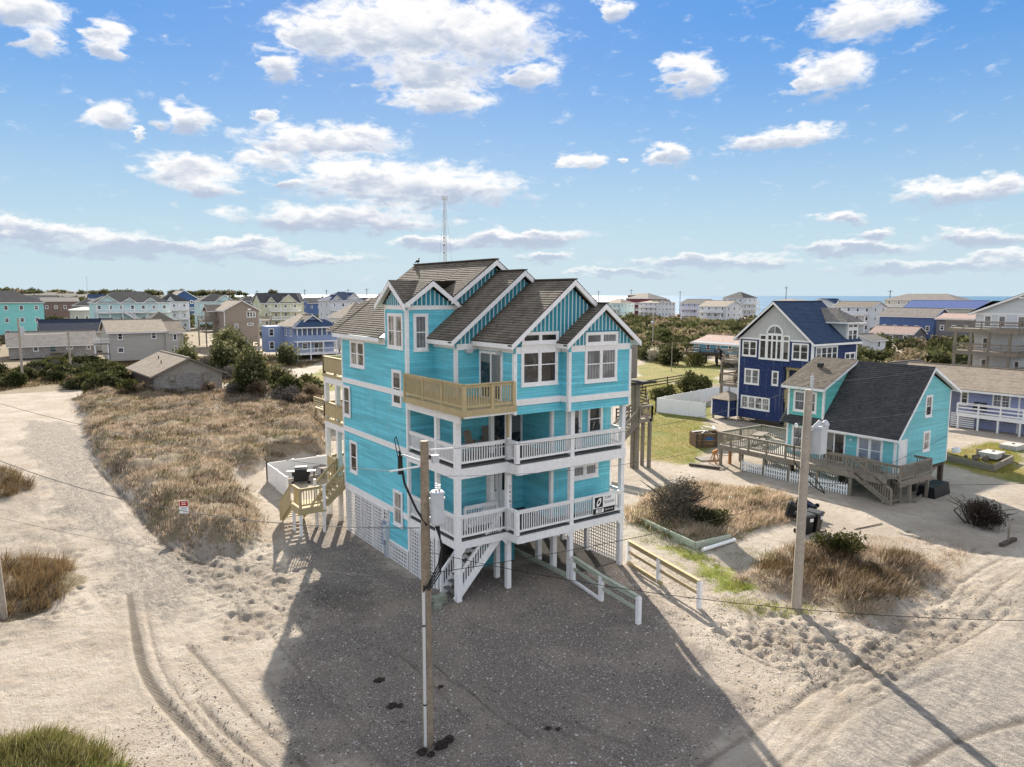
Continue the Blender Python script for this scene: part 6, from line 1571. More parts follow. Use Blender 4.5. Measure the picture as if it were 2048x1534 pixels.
for k, q in enumerate(LAWNS[:1] + LAWNS[2:3]):
    grass(scatter(q, 5200 if k == 0 else 900, 60 + k, True, .4, lo=.36, sc=4), 7, .14, m_leaf('lawn grass', (.14, .14, .02), (.26, .24, .05), (.44, .37, .13), .4), 64 + k, 'lawn_grass', .25, .022, .4)
wide = [(-16, 84), (-14, 120), (20, 128), (44, 118), (28, 96), (16, 80), (8, 78), (-2, 84), (-9, 92)]
grass(scatter(wide, 7000, 13, True, lo=.4, sc=6), 7, .5, m_leaf('rough grass', (.09, .065, .03), (.20, .15, .08), (.34, .27, .17), .4), 33, 'rough_grass', .35, .035, .8)

# bushes one can tell apart near the yards
p_big = shrub_proto(2.1, 1.8, 2.0, m_leaf('brown bare twigs', (.04, .033, .025), (.11, .09, .07), (.30, .26, .21), .15), 7000, .15, 41, 7, shell=.25, aspect=.16, trunk=16)
plant(p_big, 'bare_bush', 'large grey brown twiggy bush in the timber edged bed beside the turquoise house', 'bush', 14.9, 2.0, 0, 1.3, sz=1.15)
p_bl = shrub_proto(1.9, 1.6, 1.5, EVG, 1700, .16, 43, 6, shell=.3)
plant(p_bl, 'low_bush', 'dark green undergrowth at the foot of the twiggy bush', 'bush', 15.6, .8, 0, .8)
p_dead = shrub_proto(2.1, 1.7, 1.5, m_leaf('dead dark twigs', (.02, .016, .014), (.05, .038, .03), (.11, .08, .06), .1), 4200, .2, 44, 6, shell=.2, aspect=.16, trunk=18)
plant(p_dead, 'dead_bush', 'dark brown dead bush alone on the shaded sand', 'bush', 27.6, -7.2, .4, 1.05)
p_scr = shrub_proto(.9, .8, .95, OLV, 1500, .10, 45, 5, shell=.3)
p_scr2 = shrub_proto(.9, .9, .8, DRY, 1500, .12, 46, 5, shell=.25, aspect=.25)
plant(p_scr, 'dune_bush', 'olive bush on top of the brown grass mound by the pale utility pole', 'bush', 15.6, -6.6, 0, 1.35, trunk='stem')
for k, (x, y, s) in enumerate(((17.9, -6.2, .7), (13.4, -7.4, .75), (15.4, -8.3, .8), (12.4, -6.4, .6))):
    plant(p_scr2, 'dry_bush', 'brown dry bush in the grass mound by the pale utility pole', 'bush', x, y, k * 1.1, s, 'dry bushes on the grass mound')
p_live = shrub_proto(2.7, 2.6, 3.1, EVG, 5200, .26, 47, 9, shell=.62, trunk=8)
plant(p_live, 'live_oak', 'round dark wind-shaped tree standing on the lawn by the white pool fence', 'tree', 55.2, 36.0, 0, 1.0, trunk='trunk')
plant(p_live, 'live_oak', 'smaller grey green wind-shaped tree at the corner of the white pool fence', 'tree', 49.0, 34.6, 2.0, .62, trunk='trunk')
# thicket and trees round the weathered cottage
protos = [shrub_proto(1.8, 1.6, 2.1, EVG, 1500, .30, 51, 6), shrub_proto(1.6, 1.7, 1.7, OLV, 1400, .28, 52, 6), shrub_proto(1.5, 1.4, 1.7, DRY, 1400, .26, 53, 6, shell=.3, aspect=.3), shrub_proto(2.0, 1.7, 1.8, TWIG, 1500, .28, 54, 6, shell=.3, aspect=.25), shrub_proto(1.7, 1.7, 1.6, RUST, 1300, .26, 57, 6, shell=.3)]
KN = ['dark evergreen shrub in the thicket round the weathered cottage', 'olive shrub in the thicket round the weathered cottage', 'dry brown shrub in the thicket round the weathered cottage', 'bare grey shrub in the thicket round the weathered cottage', 'rusty shrub in the thicket round the weathered cottage']
rs = np.random.RandomState(77)
TH = [(-16, 112), (-9.7, 128), (-1, 119), (1.5, 100), (-.9, 82), (-2.6, 70.5), (-6.0, 75.0), (-9.0, 92.1), (-14.4, 86.4), (-18, 100)]
cnt = 0
while cnt < 64:
    x, y = -18 + 20 * rs.rand(), 70 + 56 * rs.rand()
    if polydist(np.array([x]), np.array([y]), TH)[0] < .3: continue
    k = rs.choice(5, p=[.48, .2, .14, .12, .06])
    plant(protos[k], 'thicket_shrub', KN[k], 'shrub', x, y, rs.rand() * 6.28, (.75 + .55 * rs.rand()) * (1.2 if y > 88 else 1.0), 'thicket shrubs by the cottage', sz=.75 + .5 * rs.rand()); cnt += 1
tree_p = shrub_proto(2.3, 2.1, 5.4, PIN, 3600, .34, 61, 12, trunk=6, shell=.45)
tree_q = shrub_proto(2.2, 2.2, 4.2, PIN, 3200, .34, 62, 10, trunk=6, shell=.45)
for x, y, s, lb, pr in ((9.6, 60.0, 1.12, 'tallest ragged yaupon tree to the right side of the weathered cottage', tree_p), (12.6, 62.0, .8, 'ragged yaupon tree just behind the tallest one by the cottage', tree_q), (13.6, 90, 1.3, 'pale green leafy tree between the cottage and the taupe gabled house', tree_q), (17.8, 99, 1.25, 'bushy tree in front of the taupe gabled house', tree_p), (8.8, 93, 1.1, 'dark tree top behind the cottage roof ridge', tree_p), (20.5, 116, 1.4, 'tall dark tree between the clapboard house and the brown balconies', tree_p), (23, 126, 1.4, 'leafy tree beside the brown balconies of the taupe house', tree_q), (26, 100, 1.0, 'ragged tree in front of the cornflower blue house', tree_q)):
    plant(pr, 'yaupon_tree', lb, 'tree', x, y, x, s, trunk='trunk')
for k, (x, y, kk, s) in enumerate(((8.6, 55.8, 2, 1.0), (6.9, 60, 3, .9), (10.6, 53, 3, 1.05), (12.1, 56, 0, 1.1), (13.2, 52.4, 2, 1.0), (11.2, 48.6, 2, .95), (12.6, 47.2, 0, .8), (10.3, 50.2, 3, .85), (14.8, 58, 0, 1.2), (16.5, 64, 1, 1.3), (5.3, 64.5, 2, .75), (8.8, 63.6, 0, 1.0), (15.8, 70, 2, 1.2), (11.8, 84, 3, 1.3), (15, 80, 3, 1.4), (18, 88, 2, 1.3), (14.6, 105, 3, 1.4), (20, 104, 1, 1.3), (-1.4, 66.6, 2, .7), (-2.2, 68.4, 1, .8), (-3.0, 66.8, 2, .65))):
    plant(protos[kk], 'yard_shrub', ['dark evergreen', 'olive', 'dry brown', 'bare grey'][kk] + ' shrub along the dune edge between cottage and turquoise house', 'shrub', x, y, k * 1.7, s, 'shrubs along the dune edge')
# scrub towards the sea and between the far houses: a mass no one could count
far_p = []
SCA = m_leaf('light olive scrub', (.045, .052, .022), (.12, .125, .055), (.30, .28, .15)); SCB = m_leaf('straw scrub', (.10, .08, .05), (.25, .20, .125), (.45, .38, .26))  # lighter olive and straw tints for the distant scrub
for k, mt in enumerate((EVG, SCA, SCB, EVG, SCA)):
    rsx = np.random.RandomState(80 + k); far_p.append((leaf_cloud(260, rand_lobes(rsx, 2.6, 2.4, 2.7, 6), .75, 80 + k, .6), mt))
def scrub(poly, n, seed, label, smin=.6, smax=1.4, weights=(.2, .26, .26, .1, .18), avoid=()):
    rs = np.random.RandomState(seed); P = np.array(poly); x0, y0 = P.min(0); x1, y1 = P.max(0); by = {}
    got = 0
    while got < n:
        x, y = x0 + rs.rand() * (x1 - x0), y0 + rs.rand() * (y1 - y0)
        if polydist(np.array([x]), np.array([y]), poly)[0] < 0: continue
        if any(a0 - 2.5 < x < a1 + 2.5 and b0 - 2.5 < y < b1 + 2.5 for a0, a1, b0, b1 in avoid): continue
        k = rs.choice(5, p=weights); s = smin + (smax - smin) * rs.rand(); a = rs.rand() * 6.28
        (V, F, vr), mt = far_p[k]
        c, sn = math.cos(a), math.sin(a); W = V.copy()
        W[:, 0] = (V[:, 0] * c - V[:, 1] * sn) * s + x; W[:, 1] = (V[:, 0] * sn + V[:, 1] * c) * s + y; W[:, 2] = V[:, 2] * s * (.8 + .4 * rs.rand()) + ground_z(x, y) - .3
        by.setdefault(mt.name, [mt, [], []]); by[mt.name][1].append(W); by[mt.name][2].append(np.clip(vr * .7 + rs.rand() * .3, 0, 1)); got += 1
    for mt, Vs, vs in by.values():
        V = np.concatenate(Vs); struct(from_np('scrub', V, np.arange(len(V)).reshape(-1, 4), mt, np.concatenate(vs)), 'stuff', label)
HB_ = [(85, 96, 52, 63), (168, 177, 64, 77), (180, 191, 65, 81), (175, 186, 54, 64), (127, 134, 52, 60), (221, 233, 71, 95), (207, 218, 96, 110), (212, 223, 112, 123), (214, 226, 157, 172), (232, 243, 183, 198), (230, 242, 139, 150), (282, 295, 199, 215), (261, 276, 235, 252), (256, 268, 257, 273)]
scrub([(96, 92), (200, 215), (262, 236), (300, 225), (300, 190), (240, 130), (130, 72), (100, 66), (97, 76)], 470, 101, 'dense evergreen scrub rolling towards the sea', .6, 1.5, (.16, .26, .30, .1, .18), avoid=HB_)
scrub([(82, 72), (97, 92), (110, 100), (104, 70), (97, 64), (88, 66)], 46, 102, 'scrub beside the light blue cottage', .6, 1.2, avoid=HB_)
scrub([(98, 24), (108, 52), (160, 62), (205, 96), (240, 100), (240, 60), (200, 40), (150, 30), (120, 18), (100, 16)], 210, 103, 'green and straw scrub behind the navy house', .6, 1.3, (.22, .32, .26, .08, .12), avoid=HB_)
scrub([(40, 170), (60, 225), (110, 300), (230, 330), (250, 280), (150, 200), (80, 140), (50, 140)], 330, 104, 'scrub and low trees between the houses of the town', .6, 1.5, avoid=[(60, 75, 230, 243), (75, 88, 204, 217), (112, 124, 328, 340), (130, 145, 298, 310), (42, 51, 112, 122), (239, 250, 268, 281)])
scrub([(-40, 150), (-34, 260), (-40, 330), (40, 420), (110, 420), (100, 300), (56, 262), (40, 232), (29, 200), (27, 175), (16, 150), (-4, 165), (-20, 160)], 300, 105, 'scrub and low trees behind the first row of houses', .6, 1.6, avoid=[(-26, -2, 211, 229), (6, 29, 205, 223), (28, 41, 238, 250), (43, 57, 244, 258), (-8, 8, 151, 161), (37, 50, 267, 281), (3, 14, 235, 244), (-1, 13, 305, 316), (8, 19, 283, 293), (16, 24, 350, 366)])
scrub([(-700, 700), (-100, 1150), (330, 1150), (330, 480), (150, 420), (20, 430), (-60, 440)], 520, 106, 'far off wooded land below the ridge', 1.6, 4.2)
scrub([(-700, 1330), (-700, 1420), (300, 1420), (440, 1360), (300, 1300)], 420, 107, 'trees along the distant ridge line', 2.0, 4.0)
for o in [o for o in COL.objects if o.get('label') == 'trees along the distant ridge line']: o.location.z = 11
p_pam = shrub_proto(1.2, 1.1, 3.2, SOFTP, 900, .3, 71, 7, shell=.3, aspect=.3)
plant(p_pam, 'pampas_grass', 'white plumed pampas grass beside the light blue cottage', 'grass', 82.5, 69, 0, 1.1)
plant(protos[0], 'round_bush', 'dark round bush in front of the light blue cottage', 'bush', 81.6, 64.5, 0, 1.7); plant(protos[1], 'round_bush', 'olive bush under the stairs of the light blue cottage', 'bush', 83.2, 60.0, 1, 1.3)
plant(protos[0], 'dark_tree', 'dark round tree left of the low cottage with the flat pale roof', 'tree', -2.5, 226, 1, 3.2)

def pebbles(poly, n, r0, r1, seed, cols, name, label, pad=0.0):
    rs = np.random.RandomState(seed); P = scatter(poly, n, seed, False, pad); n = len(P)
    r = r0 + (r1 - r0) * rs.rand(n) ** 2.2
    D = np.array([(1, 0, 0), (-.5, .87, 0), (-.5, -.87, 0), (0, 0, .7)], float)
    a = rs.rand(n) * 6.28; c, s_ = np.cos(a), np.sin(a)
    V = np.stack([np.stack([P[:, 0] + (D[k, 0] * c - D[k, 1] * s_) * r * (.7 + .6 * rs.rand(n)), P[:, 1] + (D[k, 0] * s_ + D[k, 1] * c) * r * (.7 + .6 * rs.rand(n)), P[:, 2] + D[k, 2] * r - r * .05], -1) for k in range(4)], 1).reshape(-1, 3)
    F = (np.array([(0, 1, 3), (1, 2, 3), (2, 0, 3)])[None] + 4 * np.arange(n)[:, None, None]).reshape(-1, 3)
    struct(from_np(name, V, F, m_leaf('stone tints ' + name, *cols, .0), np.repeat(rs.rand(n), 4)), 'stuff', label)
pebbles(GRAVEL, 14000, .018, .05, 201, ((.10, .085, .07), (.34, .29, .24), (.80, .77, .72)), 'gravel', 'loose gravel stones on the grey drive')
pebbles([(9, 0), (3, -11.5), (6, -12), (10.5, -6), (9.8, -2)], 2600, .018, .045, 202, ((.13, .10, .08), (.38, .32, .26), (.75, .70, .62)), 'gravel', 'loose gravel spilling on the sand beside the drive')
pebbles([(-15, -3), (-11.2, -1), (-9, 3), (-9, -9), (-15, -7)], 1800, .014, .04, 203, ((.06, .05, .04), (.14, .11, .09), (.30, .25, .20)), 'litter', 'dark plant litter on the pale sand')
pebbles([(-9, 16), (-3, 10), (-3, 1), (-6, -9), (-9, -6), (-8, 6)], 1300, .014, .05, 204, ((.05, .04, .03), (.12, .095, .075), (.28, .23, .18)), 'litter', 'dark plant litter at the edge of the drive')
pebbles([(6, -7), (10, -7), (20, -10), (20, -13), (8, -13)], 1500, .014, .045, 205, ((.06, .05, .04), (.16, .12, .09), (.33, .27, .20)), 'litter', 'dark plant litter on the road corner')
# ------------------------------------------------------------------ utility poles and wires
def utility_pole(label, x, y, top, z0=-.3, r0=.17, r1=.13, mat=POLEW, name='utility_pole', lean=(0, 0), group=None):
    o = thing(name, label, 'utility pole', (x, y, 0), 0, group)
    m = MB(); m.cyl((0, 0, z0), (lean[0], lean[1], top), r0, r1, 12); part('pole_shaft', m, mat, o)
    return o
def sag(p, q, drop, n=14):
    p, q = Vector(p), Vector(q); return [p.lerp(q, k / n) - Vector((0, 0, drop * 4 * (k / n) * (1 - k / n))) for k in range(n + 1)]
def wire(label, p, q, drop=.3, r=.012, mat=WIRE, name='overhead_wire', n=14):
    m = MB(); m.tube(sag(p, q, drop, n), r, 5); return tag(part(name, m, mat), label, 'wire')
P1 = utility_pole('brown wooden utility pole with a grey transformer in front of the turquoise house', -5.28, -7.28, 8.3, r0=.155, r1=.105)
m = MB(); m.cyl((.25, -.19, 6.15), (.25, -.19, 6.95), .18, .18, 20); m.cyl((.25, -.19, 6.95), (.25, -.19, 6.99), .20, .15, 20); m.cyl((.25, -.19, 6.10), (.25, -.19, 6.15), .15, .18, 20); tr = part('transformer', m, GREYP, P1)
for dx_, dy_, h_ in ((.21, -.22, .22), (.33, -.17, .16)):
    m = MB(); b_ = .2 - .05
    for k in range(4): m.cyl((dx_, dy_, 7.0 + k * h_ / 4), (dx_, dy_, 7.0 + (k + .6) * h_ / 4), .045, .03, 8)
    part('bushing', m, GREYP, tr)
m = MB(); m.beam((.05, -.05, 6.75), (.2, -.15, 6.75), .06, .1); m.beam((.05, -.05, 6.25), (.2, -.15, 6.25), .06, .1); m.box(.05, .45, -.26, -.22, 6.75, 6.81); part('mounting_bracket', m, GREYP, P1)
m = MB(); m.cyl((-.14, -.11, -.1), (-.13, -.10, 4.35), .042, .042, 10); part('conduit', m, m_plain('grey pvc conduit', (.62, .62, .6), .5), P1)
m = MB(); m.cyl((.15, .05, -.1), (.12, .04, 4.0), .025, .025, 6); part('ground_conduit', m, GREYP, P1)
for z in (1.2, 3.4):
    m = MB(); m.cyl((-.14, -.11, z), (-.14, -.11, z + .04), .05, .05, 10); part('strap', m, IRON, P1)
m = MB()
for k in range(4):
    m.tube([(.25 + .04 * k - .08, -.19, 6.12), (.32 - .02 * k, -.3 - .03 * k, 5.6 - .08 * k), (.2, -.32 - .03 * k, 5.1 - .08 * k), (-.05, -.26, 4.62 - .07 * k), (-.17, -.15, 4.35 + .06 * k)], .018, 6)
part('service_cable', m, RUBBER, P1)
m = MB(); m.tube([(-.55, .32, 8.05), (-.45, .26, 7.2), (-.2, .1, 6.5), (-.02, -.12, 6.1)], .03, 6); m.tube([(-.6, .3, 7.9), (-.66, .36, 8.35), (-.6, .38, 8.42), (-.5, .3, 7.9)], .012, 5); m.box(-.6, -.5, .24, .32, 7.45, 7.95); part('cutout_arm', m, RUBBER, P1)
m = MB(); m.beam((-.05, .03, 7.75), (-.5, .28, 7.95), .05, .05); part('cutout_bracket', m, GREYP, P1)
m = MB(); m.box(.16, .34, -.16, -.06, 7.72, 7.92); part('street_light_bracket', m, GREYP, P1)
m = MB(); m.cyl((-.14, .0, 7.65), (-.85, .28, 7.56), .028, .028, 8); m.cyl((.14, -.02, 8.05), (.85, .0, 8.0), .03, .03, 8); part('insulator', m, m_plain('pale polymer insulator', (.7, .7, .68), .5), P1)
for k, (x, y, s) in enumerate(((-5.6, -7.55, .11), (-5.05, -7.6, .15), (-4.75, -7.45, .12), (-5.45, -7.75, .08), (-5.2, -7.05, .09))):
    m = MB(); m.blob((0, 0, s * .3), (s * 1.3, s, s * .7), 9, 6, k, .35); tag(part('earth_clod', m, m_plain('dark damp earth', (.035, .028, .022), .9, noise=.3), None, (x, y, 0)), 'dark clod of dug earth at the foot of the brown utility pole', 'clod', 'dark clods at the pole foot')
for k, (x, y, s) in enumerate(((-5.0, -3.6, .13), (-5.3, -5.1, .11), (-5.1, -5.2, .08), (-2.2, -8.6, .07), (-2.0, -8.8, .06), (-3.6, -5.0, .08))):
    m = MB(); m.blob((0, 0, s * .2), (s * 1.3, s, s * .55), 9, 6, k + 20, .4); tag(part('earth_clod', m, m_plain('dark damp earth', (.035, .028, .022), .9, noise=.3), None, (x, y, 0)), 'dark lump of earth lying on the grey gravel drive', 'clod', 'dark lumps on the gravel drive')
P2 = utility_pole('tall pale utility pole on the grass mound by the wheeled bins', 10.34, -8.02, 8.55, r0=.19, r1=.14, mat=POLEP, lean=(.05, -.04))
m = MB(); m.box(.22, .62, -.52, -.1, 6.15, 7.1); m.box(.2, .64, -.54, -.08, 7.1, 7.16); tr2 = part('transformer', m, GREYP, P2)
m = MB(); m.cyl((.12, -.1, 8.35), (.12, -.1, 9.15), .03, .02, 8); 
for k in range(5): m.cyl((.12, -.1, 8.65 + k * .09), (.12, -.1, 8.7 + k * .09), .07, .05, 8)
part('pin_insulator', m, GREYP, P2)
m = MB(); m.tube([(-.1, .1, 6.9), (-.35, .2, 6.4), (-.3, .2, 5.8), (-.05, .05, 5.5)], .02, 6); m.tube([(.1, -.1, 5.4), (.45, -.3, 5.1), (.7, -.5, 4.6), (.35, -.2, 4.9), (.1, -.05, 5.2)], .022, 6); part('service_cable', m, RUBBER, P2)
m = MB(); m.cyl((.1, -.12, 7.0), (.5, -.3, 7.35), .05, .09, 8); m.blob((.62, -.42, 7.25), (.14, .14, .16), 10, 6, 2, .1); m.tube([(.6, -.4, 7.1), (.55, -.35, 6.7)], .02, 5); part('lightning_arrester', m, GREYP, P2)
m = MB(); m.blob((-.28, .2, 7.2), (.07, .07, .1), 8, 5, 1, 0); part('spool_insulator', m, WHITE2, P2)
P3 = utility_pole('grey utility pole at the frame edge beside the brown grass clump', -14.60, 8.87, 9.0, r0=.18, r1=.14, mat=POLEP, lean=(-.3, .2))
for lb, x, y, t in (('pale leaning utility pole with a transformer in the thicket by the long cottage', -11.77, 95.8, 8.8), ('shorter pale utility pole in the thicket behind the weathered cottage', -5.25, 107.9, 6.4), ('utility pole with a white transformer beside the taupe gabled house', 32.3, 137.8, 8.0), ('lone utility pole with a lamp rising from the green scrub', 98.9, 84.7, 8.0), ('thin utility pole beside the grey brown cottage', 164.5, 49.4, 6.5), ('thin pole on the lawn near the dark rail fence', 72.5, 55.2, 4.8)):
    q = utility_pole(lb, x, y, t, r0=.17 if t > 5 else .06, r1=.12 if t > 5 else .05, mat=POLEP)
    if 'transformer' in lb: m = MB(); m.cyl((.35, -.2, t - 2.2), (.35, -.2, t - 1.2), .25, .25, 12); part('transformer', m, GREYP, q)
    if 'lamp' in lb: m = MB(); m.blob((-.5, -.3, t - 1.6), (.35, .3, .3), 8, 5, 1, 0); m.beam((0, 0, t - 1.4), (-.5, -.3, t - 1.4), .06, .06); part('lamp_head', m, GREYP, q)
for k, (az_, dist, t) in enumerate(((42.0, 470, 15), (44.5, 480, 16), (48.2, 500, 15), (55.8, 420, 17), (62.6, 400, 15), (19.4, 420, 15), (21.0, 430, 15), (22.6, 440, 15.5), (24.0, 450, 16), (11, 520, 16), (13.4, 520, 15), (16, 500, 15))):
    x, y = -14 + dist * math.sin(R(az_)), -23.5 + dist * math.cos(R(az_))
    q = utility_pole('thin distant power pole on the coast road against the sky', x, y, t, r0=.22, r1=.16, mat=DWOOD, name='power_pole', group='distant power poles on the coast road')
    m = MB(); m.beam((-1.2, .7, t - .8), (1.2, -.7, t - .8), .15, .15); part('crossarm', m, DWOOD, q)
wire('pale power line running from the brown pole over the side yard to the frame edge', (-6.1, -7.0, 7.56), (-14.75, 8.95, 8.3), .35, .008)
wire('thick communication cable hanging between the brown pole and the grey pole', (-5.4, -7.2, 6.0), (-14.75, 8.95, 6.2), .75, .013)
wire('lowest thin line between the brown pole and the grey pole', (-5.4, -7.2, 4.6), (-14.75, 8.95, 3.9), .3, .006)
wire('upper power line from the brown pole to the pale pole', (-4.4, -7.3, 8.0), (10.45, -8.1, 8.75), .45, .007)
wire('second thin line from the transformer pole to the pale pole', (-4.95, -7.4, 7.35), (10.2, -7.9, 7.3), .5, .006)
wire('black service cable from the brown pole towards the saltbox house corner', (-5.15, -7.3, 4.75), (35.3, -2.2, 3.1), 1.0, .010, RUBBER, n=24)
wire('black cable dropping from the brown pole across the gravel to the road corner', (-5.1, -7.3, 5.3), (9.5, -22.5, 5.6), .9, .008, RUBBER)
wire('service line from the pale pole past the dark roof to the right', (10.7, -8.2, 7.3), (46, -7.0, 7.0), .5, .008)
wire('upper line from the pale pole over the dark roof', (10.5, -8.1, 8.8), (46, -3.0, 9.2), .6, .008)
wire('black cable dropping from the pale pole to the right over the shaded sand', (10.6, -8.1, 5.0), (36, -17, 4.2), .5, .010, RUBBER)
wire('line strung over the thicket between the two pale poles', (-11.77, 95.8, 6.6), (-5.25, 107.9, 6.1), .1, .02)
wire('white sagging line from the left pale pole to the frame edge', (-11.9, 95.6, 6.4), (-24, 86, 5.0), .8, .025)
wire('white sagging line beside the taupe gabled house', (32.2, 137.7, 6.2), (26, 136, 3.2), .5, .03)

# ------------------------------------------------------------------ mobile phone mast
mast = thing('radio_mast', 'tall steel lattice radio mast with dish antennas rising behind the turquoise house', 'mast', (247, 428, 0))
m = MB(); HM = 80; r = 1.1
cs = [(r * math.cos(2 * math.pi * k / 3), r * math.sin(2 * math.pi * k / 3)) for k in range(3)]
for c in cs: m.cyl((c[0] * 1.25, c[1] * 1.25, 0), (c[0] * .8, c[1] * .8, HM), .17, .13, 6)
part('mast_leg', m, GREYP, mast)
m = MB(); nz = 44
for k in range(nz):
    z0, z1 = HM * k / nz, HM * (k + 1) / nz; f0 = 1.25 - .45 * k / nz
    for i in range(3):
        a, b = cs[i], cs[(i + 1) % 3]
        if k % 2: a, b = b, a
        m.cyl((a[0] * f0, a[1] * f0, z0), (b[0] * f0, b[1] * f0, z1), .07, .07, 4, False); m.cyl((a[0] * f0, a[1] * f0, z0), (b[0] * f0, b[1] * f0, z0), .06, .06, 4, False)
part('lattice', m, GREYP, mast)
for z, a in ((52, 200), (47, 200), (47.5, 90), (42, 95)):
    m = MB(); x, y = 1.9 * math.cos(R(a)), 1.9 * math.sin(R(a)); m.cyl((x * .5, y * .5, z), (x, y, z), .15, .15, 6); m.cyl((x - .2, y - .6, z), (x + .1, y - 1.0, z), .65, .65, 12); part('dish_antenna', m, IRON, mast)
for k in range(8):
    a = 2 * math.pi * k / 8; m = MB(); x, y = 1.9 * math.cos(a), 1.9 * math.sin(a); m.box(x - .16, x + .16, y - .12, y + .12, 78, 81); m.beam((0, 0, 78.6), (x, y, 78.6), .12, .12); part('panel_antenna', m, GREYP, mast)
m = MB()
for a in (70, 190, 310):
    m.tube([(1.1 * math.cos(R(a)), 1.1 * math.sin(R(a)), 72), (9 * math.cos(R(a)), 9 * math.sin(R(a)), 0)], .05, 4)
part('guy_wire', m, IRON, mast)
m2 = thing('aerial_mast', 'thin aerial mast on the horizon above the porch house', 'mast', (45, 640, 0)); m = MB(); m.cyl((0, 0, 0), (0, 0, 26), .25, .12, 6); part('mast_shaft', m, GREYP, m2); m = MB(); m.beam((-1, 0, 25), (1, 0, 25), .1, .1); part('antenna_arm', m, GREYP, m2)

# ------------------------------------------------------------------ fences
def rail_fence(label, pts, h, rails, mat, name='rail_fence', pmat=None, pw=.1, rw=.04, rh=.14, cap=None):
    c = Vector(pts[0]); f = thing(name, label, 'fence', (c.x, c.y, 0)); L = [Vector((p[0] - c.x, p[1] - c.y, 0)) for p in pts]
    for p in L:
        m = MB(); m.box(p.x - pw / 2, p.x + pw / 2, p.y - pw / 2, p.y + pw / 2, -.3, h); part('post', m, pmat or mat, f)
    for p, q in zip(L[:-1], L[1:]):
        for z in rails:
            m = MB(); m.beam(p + Vector((0, 0, z)), q + Vector((0, 0, z)), rw, rh); part('rail', m, mat, f)
        if cap:
            m = MB(); m.beam(p + Vector((0, 0, h + .02)), q + Vector((0, 0, h + .02)), .15, .04); part('cap_rail', m, cap, f)
    return f
rail_fence('drive fence of green tinged rails on white posts along the gravel, nearer the utility pole', [(5.15, -.9), (4.75, -3.1), (4.5, -5.4)], 1.05, (.55, .93), GREENB, pmat=WHITE, pw=.16, cap=GREENB, name='drive_fence')
rail_fence('drive fence of yellow rails on white posts leading out from the house corner', [(8.5, -.75), (8.0, -3.1), (7.46, -5.73)], 1.05, (.55, .93), YWOOD, pmat=WHITE, pw=.16, cap=YWOOD, name='drive_fence')
m = MB(); m.beam((8.45, -.8, .07), (7.9, -3.4, .07), .09, .14); tag(part('ground_timber', m, YWOOD), 'yellow ground timber lying under the yellow drive fence', 'timber')
m = MB(); m.beam((5.1, -1.0, .05), (4.75, -3.0, .05), .09, .12); tag(part('ground_timber', m, WHITE), 'white flaking ground timber under the green tinged drive fence', 'timber')
BRW = m_wood('dark brown fence rails', (.06, .04, .03), .3)
rail_fence('dark brown ranch fence crossing the lawn in front of the white pool fence', [(49, 37.8), (45.8, 36.9), (44.2, 32.9), (41, 29.6), (34, 27)], 1.25, (.4, .75, 1.1), BRW)
rail_fence('dark brown ranch fence farther back on the lawn', [(48, 40.6), (52.7, 42), (58.6, 43.2), (66, 45)], 1.25, (.4, .75, 1.1), BRW)
def vinyl(label, pts, h=1.2, name='vinyl_fence'):
    c = Vector(pts[0]); f = thing(name, label, 'fence', (c.x, c.y, 0)); 
    for p, q in zip(pts[:-1], pts[1:]):
        p, q = Vector(p), Vector(q); L = (q - p).length; n = max(1, int(round(L / 1.8)))
        for k in range(n + 1):
            r_ = p.lerp(q, k / n) - c; m = MB(); m.box(r_.x - .06, r_.x + .06, r_.y - .06, r_.y + .06, -.2, h + .05); m.prism([(r_.x - .07, r_.y - .07), (r_.x + .07, r_.y - .07), (r_.x + .07, r_.y + .07), (r_.x - .07, r_.y + .07)], 'z', h + .05, h + .09); part('post', m, WHITE2, f)
        for k in range(n):
            a, b = p.lerp(q, k / n) - c, p.lerp(q, (k + 1) / n) - c; m = MB(); A = Vector((a.x, a.y, 0)); B_ = Vector((b.x, b.y, 0)); d_ = (B_ - A).normalized() * .06
            m.beam(A + d_ + Vector((0, 0, h / 2 + .04)), B_ - d_ + Vector((0, 0, h / 2 + .04)), .03, h - .08); m.beam(A + d_ + Vector((0, 0, h)), B_ - d_ + Vector((0, 0, h)), .05, .09); m.beam(A + d_ + Vector((0, 0, .09)), B_ - d_ + Vector((0, 0, .09)), .05, .12); part('panel', m, WHITE2, f)
    return f
vinyl('white vinyl fence round the patio behind the turquoise house', [(-.6, 18.6), (-.45, 23.0), (8.0, 23.0)], 1.2)
vinyl('white vinyl pool fence on the lawn beside the navy house', [(42.3, 23.2), (41.0, 28.5), (56.5, 31.5), (56.8, 26)], 1.45)
pool = MB(); pool.box(46, 54, 24.6, 29.2, -.05, .02); struct(part('swimming_pool', pool, m_plain('pool water', (.12, .3, .36), .1)))
m = MB(); m.box(47.5, 53.5, 24.2, 26.2, .1, .95); tag(part('hot_tub', m, m_plain('dark spa cover', (.13, .12, .10), .7)), 'dark covered hot tub inside the white pool fence', 'hot tub')

